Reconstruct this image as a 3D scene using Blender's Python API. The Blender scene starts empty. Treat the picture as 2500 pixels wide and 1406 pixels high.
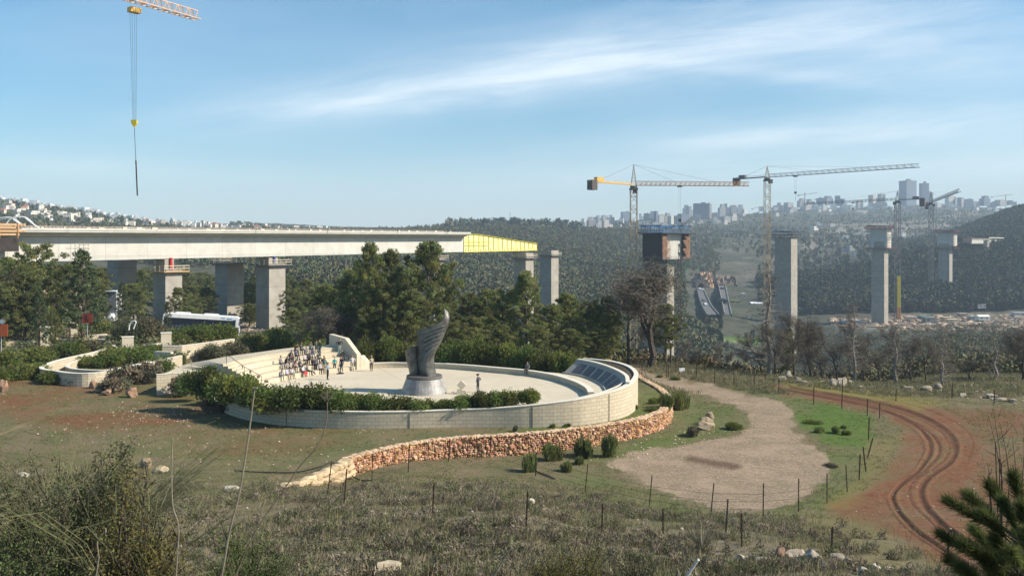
import bpy, math, random
import numpy as np
from mathutils import Vector, Matrix
random.seed(7); rng = np.random.default_rng(7)
SC = bpy.context.scene; COL = SC.collection
# ------------------------------------------------------------------ camera
F = 2150.0; HZ = 600.0; CH = 14.0          # focal length in photo pixels, horizon row, eye height over the plaza
cam_d = bpy.data.cameras.new('camera'); cam = bpy.data.objects.new('camera', cam_d); COL.objects.link(cam)
cam.location = (0, 0, CH); cam.rotation_euler = (math.pi/2, 0, 0)
cam_d.sensor_width = 36; cam_d.lens = 36*F/2500; cam_d.shift_y = -(703-HZ)/2500
cam_d.clip_start = 0.2; cam_d.clip_end = 30000
SC.camera = cam
# ------------------------------------------------------------------ light
SUN_EL = 36.0; SUN_AZ = -8.0               # azimuth measured from +X towards +Y
sd = bpy.data.lights.new('sun', 'SUN'); so = bpy.data.objects.new('sun', sd); COL.objects.link(so)
sd.energy = 5.0; sd.angle = math.radians(0.6); sd.color = (1.0, 0.91, 0.77)
sv = Vector((math.cos(math.radians(SUN_EL))*math.cos(math.radians(SUN_AZ)), math.cos(math.radians(SUN_EL))*math.sin(math.radians(SUN_AZ)), math.sin(math.radians(SUN_EL))))
so.rotation_euler = sv.to_track_quat('Z', 'Y').to_euler(); so.location = (60, 0, 120)
world = bpy.data.worlds.new('World'); SC.world = world; world.use_nodes = True
SC.view_settings.view_transform = 'Standard'; SC.view_settings.look = 'None'
SC.view_settings.exposure = 0.55; SC.view_settings.gamma = 1.0
SC.cycles.volume_bounces = 0; SC.cycles.max_bounces = 5; SC.cycles.diffuse_bounces = 2; SC.cycles.transparent_max_bounces = 12
SC.cycles.use_adaptive_sampling = True; SC.cycles.adaptive_threshold = 0.02

class NT:
    def __init__(s, tree): s.t = tree; s.n = tree.nodes; s.l = tree.links
    def new(s, typ, **kw):
        n = s.n.new(typ)
        for k, v in kw.items():
            if k == 'inp':
                for a, b in v.items():
                    if hasattr(b, 'is_linked') or isinstance(b, bpy.types.NodeSocket): s.l.new(b, n.inputs[a])
                    else: n.inputs[a].default_value = b
            else: setattr(n, k, v)
        return n
    def math(s, op, a, b=0.0, c=0.0, clamp=False):
        n = s.n.new('ShaderNodeMath'); n.operation = op; n.use_clamp = clamp
        for i, v in enumerate((a, b, c)):
            if isinstance(v, bpy.types.NodeSocket): s.l.new(v, n.inputs[i])
            else: n.inputs[i].default_value = v
        return n.outputs[0]
    def mix(s, f, a, b, mode='MIX'):
        n = s.n.new('ShaderNodeMix'); n.data_type = 'RGBA'; n.blend_type = mode
        for i, v in ((0, f), (6, a), (7, b)):
            if isinstance(v, bpy.types.NodeSocket): s.l.new(v, n.inputs[i])
            else: n.inputs[i].default_value = v if i == 0 else (v[0], v[1], v[2], 1)
        return n.outputs[2]
    def noise(s, vec, scale, detail=3, rough=.55, dist=0.0):
        n = s.n.new('ShaderNodeTexNoise')
        if vec is not None: s.l.new(vec, n.inputs['Vector'])
        n.inputs['Scale'].default_value = scale; n.inputs['Detail'].default_value = detail
        n.inputs['Roughness'].default_value = rough; n.inputs['Distortion'].default_value = dist
        return n.outputs['Fac']
    def ramp(s, f, a, b):
        n = s.n.new('ShaderNodeMapRange'); n.interpolation_type = 'SMOOTHSTEP'
        s.l.new(f, n.inputs[0]); n.inputs[1].default_value = a; n.inputs[2].default_value = b
        return n.outputs[0]

def build_world():
    t = NT(world.node_tree); bg = t.n['Background']
    sky = t.new('ShaderNodeTexSky', sky_type='NISHITA'); sky.sun_disc = False
    sky.sun_elevation = math.radians(SUN_EL); sky.sun_rotation = math.radians(90-SUN_AZ)
    sky.altitude = 700; sky.air_density = 1.0; sky.dust_density = 1.3; sky.ozone_density = 1.6
    tc = t.new('ShaderNodeTexCoord'); sp = t.new('ShaderNodeSeparateXYZ', inp={0: tc.outputs['Generated']})
    yy = t.math('MAXIMUM', sp.outputs[1], 0.05)
    u = t.math('DIVIDE', sp.outputs[0], yy); v = t.math('DIVIDE', sp.outputs[2], yy)
    # thin cirrus, streaks nearly level and climbing to the right
    def rot(a, sx, sy, ox=0, oy=0):
        ca, sa = math.cos(a), math.sin(a)
        uu = t.math('MULTIPLY', t.math('ADD', t.math('MULTIPLY', u, ca), t.math('MULTIPLY', v, sa)), sx)
        vv = t.math('MULTIPLY', t.math('SUBTRACT', t.math('MULTIPLY', v, ca), t.math('MULTIPLY', u, sa)), sy)
        return t.new('ShaderNodeCombineXYZ', inp={0: t.math('ADD', uu, ox), 1: t.math('ADD', vv, oy)}).outputs[0]
    w1 = t.noise(rot(.16, 1.6, 11, 3.1, 1.7), 1.5, 6, .62, .9)
    w2 = t.noise(rot(.10, 3.2, 26, 1.1, 5.7), 1.6, 6, .65, .5)
    w3 = t.noise(rot(-.03, 0.9, 3.6, 7.1, 2.7), 1.4, 4, .5, .3)
    def blob(cu, cv, ru, rv, a):
        ca, sa = math.cos(a), math.sin(a)
        du = t.math('SUBTRACT', u, cu); dv = t.math('SUBTRACT', v, cv)
        p = t.math('DIVIDE', t.math('ADD', t.math('MULTIPLY', du, ca), t.math('MULTIPLY', dv, sa)), ru)
        q = t.math('DIVIDE', t.math('SUBTRACT', t.math('MULTIPLY', dv, ca), t.math('MULTIPLY', du, sa)), rv)
        d = t.math('ADD', t.math('POWER', t.math('ABSOLUTE', p), 2), t.math('POWER', t.math('ABSOLUTE', q), 2))
        return t.math('POWER', 2.718, t.math('MULTIPLY', d, -1.0))
    def B(px, py, rx, ry, a, k):
        return t.math('MULTIPLY', blob((px-1250)/F, (HZ-py)/F, rx/F, ry/F, a), k)
    bl = B(1400, 150, 680, 88, .17, .40)
    for args in ((1000, 225, 560, 52, .12, .40), (1950, 60, 680, 95, .13, .46), (2200, 300, 520, 45, .06, .58), (1900, 335, 380, 24, .05, .40),
                 (2300, 160, 460, 90, .10, .34), (2300, 420, 700, 75, .02, .60), (1500, 430, 600, 60, .03, .25), (400, 420, 330, 30, -.05, .16), (120, 400, 200, 30, -.06, .25), (1900, 180, 300, 20, -.10, .30), (900, 260, 400, 20, .03, .2)):
        bl = t.math('ADD', bl, B(*args))
    tex = t.math('ADD', t.math('ADD', t.math('MULTIPLY', t.ramp(w1, .25, .78), .50), t.math('MULTIPLY', t.ramp(w2, .32, .7), .30)), .28)
    base = t.math('MULTIPLY', t.ramp(w3, .35, .75), .20)
    m = t.math('ADD', t.math('MULTIPLY', bl, tex), base, clamp=True)
    m = t.math('MULTIPLY', m, t.ramp(v, -.02, .03))
    m = t.math('MINIMUM', m, .85)
    hs = t.new('ShaderNodeHueSaturation', inp={'Hue': .488, 'Saturation': SKY_SAT, 'Value': SKY_VAL, 'Color': sky.outputs[0]})
    col = t.mix(m, hs.outputs[0], CLOUD)
    hzn = t.math('MULTIPLY', t.math('POWER', 2.718, t.math('MULTIPLY', t.math('MAXIMUM', v, 0.0), -9.0)), .55)
    col = t.mix(hzn, col, HORIZ)
    t.l.new(col, bg.inputs[0]); bg.inputs[1].default_value = SKY_STR
SKY_SAT = 1.50; SKY_VAL = 1.0; CLOUD = (7.4, 8.0, 8.4); HORIZ = (4.2, 5.6, 6.4); SKY_STR = .10
build_world()

# ------------------------------------------------------------------ pixel <-> place
def W(px, py, z):
    Y = (CH-z)*F/(py-HZ); return Vector(((px-1250)*Y/F, Y, z))
def WD(px, py, Y): return Vector(((px-1250)*Y/F, Y, CH-(py-HZ)*Y/F))

def _h(ix, iy, s):
    n = (ix.astype(np.int64)*374761393 + iy.astype(np.int64)*668265263 + s*1442695041) & 0x7fffffff
    n = ((n ^ (n >> 13))*1274126177) & 0x7fffffff
    return ((n ^ (n >> 16)) & 0xffff)/65535.0
def vn(x, y, s=0):
    x = np.asarray(x, float); y = np.asarray(y, float)
    ix = np.floor(x).astype(np.int64); iy = np.floor(y).astype(np.int64); fx = x-ix; fy = y-iy
    fx = fx*fx*(3-2*fx); fy = fy*fy*(3-2*fy)
    a = _h(ix, iy, s); b = _h(ix+1, iy, s); c = _h(ix, iy+1, s); d = _h(ix+1, iy+1, s)
    return (a*(1-fx)+b*fx)*(1-fy)+(c*(1-fx)+d*fx)*fy
def fbm(x, y, s=0, o=4):
    r = 0; a = .5; t = 0
    for i in range(o): r = r + a*vn(x, y, s+i*17); t += a; a *= .5; x = x*2.03+5.1; y = y*2.03+1.7
    return r/t

# ------------------------------------------------------------------ terrain heights
NEAR_L = [(.4, 12.35), (6, 10.6), (12, 8.7), (20, 6.0), (28, 3.75), (34, 3.0), (43, 1.4), (52, -.4), (58, -.9)]
NEAR_M = [(.4, 12.35), (6, 10.6), (12, 8.7), (20, 6.1), (28, 4.1), (34, 3.3), (39, 2.5), (45, 1.1), (50, 0), (60, -2.0), (68, -2.4)]
NEAR_R = [(.4, 12.35), (6, 10.6), (12, 8.7), (20, 6.0), (28, 3.75), (34, 2.6), (40, 1.2), (46, -.3), (53, -1.7), (64, -2.4)]
TC = {
 -600: NEAR_L+[(90, 0), (110, .6), (130, 1.5), (180, 8), (300, 18), (600, 25), (900, 75), (1000, 80), (1500, 40), (3600, 0)],
 0:    NEAR_L+[(90, -.7), (108, -.3), (130, .2), (160, 1.5), (180, 3.0), (230, 4.5), (400, 5), (600, 14), (900, 52), (990, 62), (1100, 60), (1500, 50), (2500, 40), (3600, 0)],
 200:  NEAR_L+[(90, -.9), (108, -.4), (130, .3), (160, 1.0), (180, 2.0), (220, 2.5), (400, 0), (600, 8), (900, 38), (1050, 52), (1150, 52), (1500, 45), (2500, 40), (3600, 0)],
 300:  NEAR_L+[(90, -1.0), (108, -.8), (118, .4), (130, .9), (145, -.5), (180, -1), (250, -2), (400, -3), (600, 4), (950, 33), (1100, 44), (1200, 44), (1500, 42), (2500, 40), (3600, 0)],
 450:  NEAR_L+[(90, -1.0), (108, -1.1), (118, .5), (132, .5), (146, -.3), (158, -3), (200, -5), (300, -5), (450, -4), (700, 5), (1100, 34), (1400, 53), (1700, 52), (2500, 42), (3600, 0)],
 700:  NEAR_L+[(90, -1.0), (110, -1.2), (150, -3), (200, -5), (300, -9), (450, -4), (600, 0), (900, 10), (1300, 32), (1800, 58), (2200, 62), (3600, 0)],
 850:  NEAR_M[:-3]+[(51, -.6), (56, -1.7), (62, -2.2), (70, -2.2), (110, -1.4), (150, -3.5), (200, -7), (300, -12), (450, -8), (600, -2), (900, 11), (1300, 31), (1750, 51), (2200, 52), (3600, 0)],
 950:  NEAR_M[:-2]+[(60, -1.6), (68, -2.2), (110, -1.5), (150, -4), (200, -9), (300, -16), (450, -12), (600, -4), (900, 12), (1300, 34), (1700, 50), (2200, 48), (3600, 0)],
 1250: NEAR_M+[(105, -2.2), (130, -4), (200, -18), (300, -28), (400, -28), (550, -13), (700, -6), (1000, 20), (1250, 44), (1350, 46), (1600, 36), (2200, 40), (3600, 0)],
 1500: NEAR_R+[(105, -2.0), (122, -2.0), (150, -6), (250, -30), (400, -38), (550, -32), (750, -18), (1100, 12), (1400, 36), (1900, 62), (2300, 62), (3600, 10)],
 1700: NEAR_R+[(105, -2.2), (119, -2.2), (135, -6), (200, -24), (320, -40), (480, -42), (560, -40), (640, -36), (800, -33), (950, -28), (1000, -22), (1100, -3), (1500, 34), (2200, 84), (2500, 88), (3600, 30)],
 1900: NEAR_R+[(100, -2.2), (110, -2.2), (130, -6), (200, -27), (350, -50), (520, -57), (620, -46), (700, -43), (800, -36), (1000, -20), (1300, 5), (1700, 38), (2300, 92), (2700, 126), (3100, 126), (3600, 80)],
 2100: NEAR_R+[(98, -2.3), (106, -2.5), (130, -7), (250, -23), (400, -34), (550, -42), (640, -43.5), (690, -42), (760, -34), (860, -22), (980, -16), (1200, -2), (1700, 36), (2300, 88), (2800, 140), (3200, 140), (3600, 90)],
 2300: NEAR_R+[(98, -2.5), (110, -3), (130, -5), (250, -19), (400, -29), (550, -38), (600, -42), (690, -42), (730, -36), (800, -25), (950, 4), (1050, 16), (1300, 16), (1700, 38), (2300, 92), (2800, 144), (3200, 144), (3600, 90)],
 2500: NEAR_R+[(98, -2.5), (110, -3), (130, -5), (250, -18), (400, -29), (550, -38), (600, -41.5), (690, -40), (720, -35), (800, -19), (900, -1), (1100, 36), (1300, 73), (1450, 76), (1800, 60), (2800, 130), (3600, 90)],
 3100: NEAR_R+[(110, -3), (130, -4), (250, -16), (400, -27), (600, -36), (720, -25), (900, 10), (1100, 50), (1300, 90), (1500, 95), (2800, 120), (3600, 90)],
}
TX = np.linspace(-600, 3100, 371); TL = np.linspace(math.log(.4), math.log(3600), 900)
_cols = sorted(TC)
_prof = np.array([np.interp(TL, np.log([p[0] for p in TC[c]]), [p[1] for p in TC[c]]) for c in _cols])
_tab = np.array([[0.0]]) if 0 else np.stack([np.interp(TX, _cols, _prof[:, j]) for j in range(len(TL))], 1)
def _blur(a, n, ax):
    k = np.hanning(2*n+3)[1:-1]; k /= k.sum()
    pad = [(0, 0), (0, 0)]; pad[ax] = (n, n); b = np.pad(a, pad, mode='edge')
    return np.apply_along_axis(lambda r: np.convolve(r, k, 'valid'), ax, b)
_b1 = _blur(_tab, 14, 0); _b2 = _blur(_b1, 7, 1)
_far = np.clip((np.exp(TL)-115)/60, 0, 1)[None, :]
_mid = _blur(_blur(_tab, 10, 0), 3, 1)
_tab = _mid*(1-_far)+_b2*_far

# the stone terrace wall, photo pixels of its top edge; the terrace inside stands at z = -0.9
SW_PX = [(690, 1204), (760, 1170), (840, 1128), (900, 1108), (1000, 1086), (1100, 1073), (1200, 1067), (1300, 1060), (1400, 1050), (1500, 1036), (1570, 1022), (1615, 1005), (1632, 985), (1630, 968), (1612, 950), (1585, 935), (1562, 922), (1540, 906), (1515, 893), (1480, 880)]
TZ = -.9
def smooth_poly(pts, n=6):
    """Catmull-Rom through the points"""
    P = [Vector(p) for p in pts]; out = []
    for i in range(len(P)-1):
        a = P[max(i-1, 0)]; b = P[i]; c = P[i+1]; d = P[min(i+2, len(P)-1)]
        for k in range(n):
            t = k/n; out.append(.5*((2*b)+(c-a)*t+(2*a-5*b+4*c-d)*t*t+(3*b-a-3*c+d)*t**3))
    out.append(P[-1]); return out
SW = smooth_poly([W(x, y, TZ) for x, y in SW_PX], 6)
TERR = [(p.x, p.y) for p in SW]+[(2, 104), (-10, 112), (-30, 118), (-42, 112), (-40, 60), (-22, 57)]
def in_poly(X, Y, poly):
    ins = np.zeros(np.shape(X), bool); n = len(poly); j = n-1
    for i in range(n):
        xi, yi = poly[i]; xj, yj = poly[j]
        if yi != yj:
            c = ((yi > Y) != (yj > Y)) & (X < (xj-xi)*(Y-yi)/(yj-yi)+xi); ins ^= c
        j = i
    return ins
def zbase(X, Y):
    X = np.asarray(X, float); Y = np.maximum(np.asarray(Y, float), .4)
    px = np.clip(1250+X/Y*F, -600, 3099.9); l = np.clip(np.log(Y), TL[0], TL[-1]-1e-6)
    a = (px+600)/10.0; i = np.minimum(a.astype(int), 369); fa = a-i
    b = (l-TL[0])/(TL[1]-TL[0]); j = np.minimum(b.astype(int), 898); fb = b-j
    z = (_tab[i, j]*(1-fa)+_tab[i+1, j]*fa)*(1-fb)+(_tab[i, j+1]*(1-fa)+_tab[i+1, j+1]*fa)*fb
    return z
def zg(X, Y):
    X = np.asarray(X, float); Y = np.asarray(Y, float)
    z = zbase(X, Y)
    ins = in_poly(X, Y, TERR)
    z = np.where(ins, np.maximum(z, TZ) if True else z, z)
    z = np.where(ins & (Y > 64), TZ, z)
    amp = np.where(Y < 60, .10+.12*np.clip((45-Y)/15, 0, 1), .04)
    amp = np.where(Y > 125, np.clip((Y-125)/120, 0, 1)*1.5+.05, amp)
    amp = np.where(Y > 500, 1.5+np.clip((Y-500)/800, 0, 1)*5, amp)
    sc = np.where(Y < 125, .55, np.where(Y < 500, .09, .017))
    near = (fbm(X*.55, Y*.55, 3)-.5)*np.where(Y < 130, amp, 0)
    mid = (fbm(X*.07, Y*.07, 5)-.5)*np.where(Y >= 130, np.minimum(amp, 2.2), 0)
    far = (fbm(X*.012, Y*.012, 9)-.5)*np.where(Y > 500, amp*2, 0)*np.clip((Y-500)/300, 0, 1)
    flat = np.where((Y > 590) & (Y < 700) & (X > 190), .2, 1.0)
    return z+near+(mid+far)*flat
_RY = np.exp(np.linspace(math.log(2), math.log(3500), 2600))
def G(px, py, ymin=2, ymax=3500):
    """first place where the ray through a photo pixel meets the ground"""
    Y = _RY[(_RY >= ymin) & (_RY <= ymax)]; X = (px-1250)*Y/F; zr = CH-(py-HZ)*Y/F; g = zg(X, Y)
    k = np.nonzero(zr <= g)[0]
    i = k[0] if len(k) else len(Y)-1
    return Vector((X[i], Y[i], float(g[i])))
def gz(x, y): return float(zg(np.array([x]), np.array([y]))[0])

# ------------------------------------------------------------------ mesh helpers
def tag(o, label=None, cat=None, group=None, kind=None):
    if label: o['label'] = ' '.join(label.split()[:16]).rstrip(',')
    if cat: o['category'] = cat
    if group: o['group'] = group
    if kind: o['kind'] = kind
    return o
def thing(name, label, cat, loc=(0, 0, 0), group=None, rz=0):
    o = bpy.data.objects.new(name, None); COL.objects.link(o); o.location = loc; o.rotation_euler = (0, 0, rz)
    o.empty_display_size = .2
    return tag(o, label, cat, group)
def V3(p): return np.array([p[0], p[1], p[2]], float)
class MB:
    def __init__(s): s.v = []; s.f = []; s.m = []; s.uv = {}
    def add(s, vs, fs, mi=0, uvs=None):
        o = len(s.v); s.v.extend([tuple(map(float, p)) for p in vs])
        for k, f in enumerate(fs):
            s.f.append(tuple(i+o for i in f)); s.m.append(mi)
            if uvs: s.uv[len(s.f)-1] = uvs[k]
        return s
    def box(s, c, d, rz=0, mi=0):
        cx, cy, cz = c; hx, hy, hz = d[0]/2, d[1]/2, d[2]/2; ca, sa = math.cos(rz), math.sin(rz); vs = []
        for z in (-hz, hz):
            for x, y in ((-hx, -hy), (hx, -hy), (hx, hy), (-hx, hy)): vs.append((cx+x*ca-y*sa, cy+x*sa+y*ca, cz+z))
        return s.add(vs, [(3, 2, 1, 0), (4, 5, 6, 7), (0, 1, 5, 4), (1, 2, 6, 5), (2, 3, 7, 6), (3, 0, 4, 7)], mi)
    def prism(s, poly, z0, z1, mi=0, uv=False):
        """poly: ccw xy; z0/z1 numbers or lists"""
        n = len(poly); a = z0 if hasattr(z0, '__len__') else [z0]*n; b = z1 if hasattr(z1, '__len__') else [z1]*n
        vs = [(p[0], p[1], a[i]) for i, p in enumerate(poly)]+[(p[0], p[1], b[i]) for i, p in enumerate(poly)]
        return s.add(vs, [tuple(range(n-1, -1, -1)), tuple(range(n, 2*n))]+[(i, (i+1) % n, n+(i+1) % n, n+i) for i in range(n)], mi)
    def beam(s, a, b, w, h=None, mi=0):
        h = h or w; a = Vector(a); b = Vector(b); d = b-a
        if d.length < 1e-6: return s
        d.normalize(); up = Vector((0, 0, 1)) if abs(d.z) < .95 else Vector((0, 1, 0))
        x = d.cross(up).normalized()*w/2; y = x.cross(d).normalized()*h/2
        vs = [a-x-y, a+x-y, a+x+y, a-x+y, b-x-y, b+x-y, b+x+y, b-x+y]
        return s.add(vs, [(0, 1, 2, 3), (7, 6, 5, 4), (0, 4, 5, 1), (1, 5, 6, 2), (2, 6, 7, 3), (3, 7, 4, 0)], mi)
    def tube(s, pts, r, n=6, mi=0, cap=True):
        P = [Vector(p) for p in pts]; rs = r if hasattr(r, '__len__') else [r]*len(P); vs = []; fs = []
        for i, p in enumerate(P):
            d = (P[min(i+1, len(P)-1)]-P[max(i-1, 0)])
            d = d.normalized() if d.length > 1e-9 else Vector((0, 0, 1))
            up = Vector((0, 0, 1)) if abs(d.z) < .9 else Vector((1, 0, 0))
            x = d.cross(up).normalized(); y = d.cross(x).normalized()
            for k in range(n):
                t = 2*math.pi*k/n; vs.append(p+(x*math.cos(t)+y*math.sin(t))*rs[i])
        for i in range(len(P)-1):
            for k in range(n): a = i*n+k; b = i*n+(k+1) % n; fs.append((a, a+n, b+n, b))
        if cap: fs.append(tuple(range(n))); fs.append(tuple(range(len(P)*n-1, len(P)*n-n-1, -1)))
        return s.add(vs, fs, mi)
    def lathe(s, c, prof, n=32, mi=0, sx=1, sy=1):
        vs = []; fs = []
        for r, z in prof:
            for k in range(n): t = 2*math.pi*k/n; vs.append((c[0]+r*sx*math.cos(t), c[1]+r*sy*math.sin(t), c[2]+z))
        for i in range(len(prof)-1):
            for k in range(n): a = i*n+k; b = i*n+(k+1) % n; fs.append((a, b, b+n, a+n))
        fs.append(tuple(range(n-1, -1, -1))); fs.append(tuple(range((len(prof)-1)*n, len(prof)*n)))
        return s.add(vs, fs, mi)
    def ribbon(s, pts, z0, z1, th, mi=0, side=1):
        """upright wall along an open line; pts xy(z), th to the left (side=1) or right (-1) of travel; uv in metres"""
        n = len(pts); P = [Vector((p[0], p[1])) for p in pts]
        a = z0 if hasattr(z0, '__len__') else [z0]*n; b = z1 if hasattr(z1, '__len__') else [z1]*n; Q = []; L = [0]
        for i in range(n):
            d = (P[min(i+1, n-1)]-P[max(i-1, 0)]).normalized(); Q.append(P[i]+Vector((-d.y, d.x))*th*side)
            if i: L.append(L[-1]+(P[i]-P[i-1]).length)
        vs = []; fs = []; uv = []
        for i in range(n): vs += [(P[i].x, P[i].y, a[i]), (P[i].x, P[i].y, b[i]), (Q[i].x, Q[i].y, b[i]), (Q[i].x, Q[i].y, a[i])]
        for i in range(n-1):
            o = i*4; u0, u1 = L[i], L[i+1]
            fs += [(o, o+4, o+5, o+1), (o+1, o+5, o+6, o+2), (o+2, o+6, o+7, o+3)]
            uv += [[(u0, a[i]), (u1, a[i+1]), (u1, b[i+1]), (u0, b[i])], [(u0, 100), (u1, 100), (u1, 100+th), (u0, 100+th)], [(u0, b[i]), (u1, b[i+1]), (u1, a[i+1]), (u0, a[i])]]
        fs += [(0, 1, 2, 3), ((n-1)*4+3, (n-1)*4+2, (n-1)*4+1, (n-1)*4)]
        uv += [[(0, a[0]), (0, b[0]), (th, b[0]), (th, a[0])], [(th, a[-1]), (th, b[-1]), (0, b[-1]), (0, a[-1])]]
        return s.add(vs, fs, mi, uv)
    def build(s, name, mats, parent=None, off=None, smooth=False):
        me = bpy.data.meshes.new(name); me.from_pydata(s.v, [], s.f)
        if not isinstance(mats, (list, tuple)): mats = [mats]
        for m in mats: me.materials.append(m)
        if len(mats) > 1: me.polygons.foreach_set('material_index', s.m)
        if s.uv:
            ul = me.uv_layers.new(name='UVMap'); arr = np.zeros((len(me.loops), 2), np.float32)
            st = np.empty(len(me.polygons), np.int32); me.polygons.foreach_get('loop_start', st)
            for fi, u in s.uv.items():
                for k, c in enumerate(u): arr[st[fi]+k] = c
            ul.data.foreach_set('uv', arr.ravel())
        if smooth: me.polygons.foreach_set('use_smooth', [True]*len(me.polygons))
        ob = bpy.data.objects.new(name, me); COL.objects.link(ob)
        if off is None and parent is not None: off = wloc(parent)
        if off is not None and parent is None: ob.location = off
        if off is not None: me.transform(Matrix.Translation(-Vector(off)))
        if parent is not None: ob.parent = parent
        me.validate(); me.update(); return ob
def wloc(o):
    v = Vector(o.location)
    while o.parent: o = o.parent; v = v+Vector(o.location)
    return v
def np_mesh(name, verts, tris, mats, tint=None, matidx=None, smooth=False, parent=None, loc=None, link=True):
    """big triangle mesh from numpy arrays; tint = per-vertex albedo factor colour"""
    me = bpy.data.meshes.new(name); nv = len(verts); nf = len(tris); k = tris.shape[1]
    me.vertices.add(nv); me.vertices.foreach_set('co', np.ascontiguousarray(verts, np.float32).ravel())
    me.loops.add(nf*k); me.loops.foreach_set('vertex_index', np.ascontiguousarray(tris, np.int32).ravel())
    me.polygons.add(nf); me.polygons.foreach_set('loop_start', np.arange(0, nf*k, k, dtype=np.int32))
    try: me.polygons.foreach_set('loop_total', np.full(nf, k, np.int32))
    except Exception: pass
    if not isinstance(mats, (list, tuple)): mats = [mats]
    for m in mats: me.materials.append(m)
    if matidx is not None: me.polygons.foreach_set('material_index', np.asarray(matidx, np.int32))
    me.polygons.foreach_set('use_smooth', np.full(nf, smooth, bool))
    me.update(calc_edges=True)
    if tint is not None:
        for nm, arr in (tint.items() if isinstance(tint, dict) else [('tint', tint)]):
            ca = me.color_attributes.new(nm, 'FLOAT_COLOR', 'POINT')
            c4 = np.ones((nv, 4), np.float32); c4[:, :3] = arr; ca.data.foreach_set('color', c4.ravel())
    if not link: return me
    ob = bpy.data.objects.new(name, me); COL.objects.link(ob)
    if loc is not None: ob.location = loc
    if parent is not None: ob.parent = parent
    return ob
def dup(root, loc, rz=0, scale=None, label=None, group=None):
    r = root.copy(); COL.objects.link(r); r.location = loc; r.rotation_euler = (0, 0, rz)
    if scale is not None: r.scale = scale if hasattr(scale, '__len__') else (scale,)*3
    if label: r['label'] = label
    if group: r['group'] = group
    for ch in root.children:
        c = ch.copy(); COL.objects.link(c); c.parent = r
        for g in ch.children: d = g.copy(); COL.objects.link(d); d.parent = c
    return r

# ------------------------------------------------------------------ materials
def mat(name, rough=.9, spec=.2):
    m = bpy.data.materials.new(name); m.use_nodes = True; t = NT(m.node_tree); b = t.n['Principled BSDF']
    b.inputs['Roughness'].default_value = rough; b.inputs['Specular IOR Level'].default_value = spec
    return m, t, b
def m_noise(name, c1, c2, scale=3, rough=.9, spec=.2, metal=0, bump=0, c3=None, obj=False, bscale=None, detail=4):
    m, t, b = mat(name, rough, spec); b.inputs['Metallic'].default_value = metal
    if obj: vec = t.new('ShaderNodeTexCoord').outputs['Object']
    else: vec = t.new('ShaderNodeNewGeometry').outputs['Position']
    n = t.noise(vec, scale, detail, .6); f = t.ramp(n, .3, .7); col = t.mix(f, c1, c2)
    if c3 is not None: col = t.mix(t.ramp(t.noise(vec, scale*.23, 3), .5, .7), col, c3)
    t.l.new(col, b.inputs[0])
    if bump:
        bn = t.new('ShaderNodeBump', inp={'Strength': bump, 'Distance': .05, 'Height': t.noise(vec, bscale or scale*3, 4)}); t.l.new(bn.outputs[0], b.inputs['Normal'])
    return m
def m_tint(name, base, rough=.85, spec=.15, trans=0.0, var=.25, scale=1.5):
    """colour = base * tint attribute * small noise, for leaves, grass and stones"""
    m, t, b = mat(name, rough, spec); a = t.new('ShaderNodeAttribute', attribute_name='tint')
    oi = t.new('ShaderNodeObjectInfo')
    c = t.mix(1.0, a.outputs['Color'], base, 'MULTIPLY')
    vec = t.new('ShaderNodeNewGeometry').outputs['Position']
    n = t.noise(vec, scale, 3); k = t.math('ADD', t.math('MULTIPLY', n, var*2), 1-var)
    k2 = t.math('MULTIPLY', k, t.math('ADD', t.math('MULTIPLY', oi.outputs['Random'], .35), .82))
    c = t.mix(1.0, c, t.new('ShaderNodeCombineColor', inp={0: k2, 1: k2, 2: k2}).outputs[0], 'MULTIPLY')
    t.l.new(c, b.inputs[0])
    if trans:
        tr = t.new('ShaderNodeBsdfTranslucent'); t.l.new(c, tr.inputs[0]); mx = t.new('ShaderNodeMixShader'); mx.inputs[0].default_value = trans
        out = t.n['Material Output']; t.l.new(b.outputs[0], mx.inputs[1]); t.l.new(tr.outputs[0], mx.inputs[2]); t.l.new(mx.outputs[0], out.inputs[0])
    return m
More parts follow.
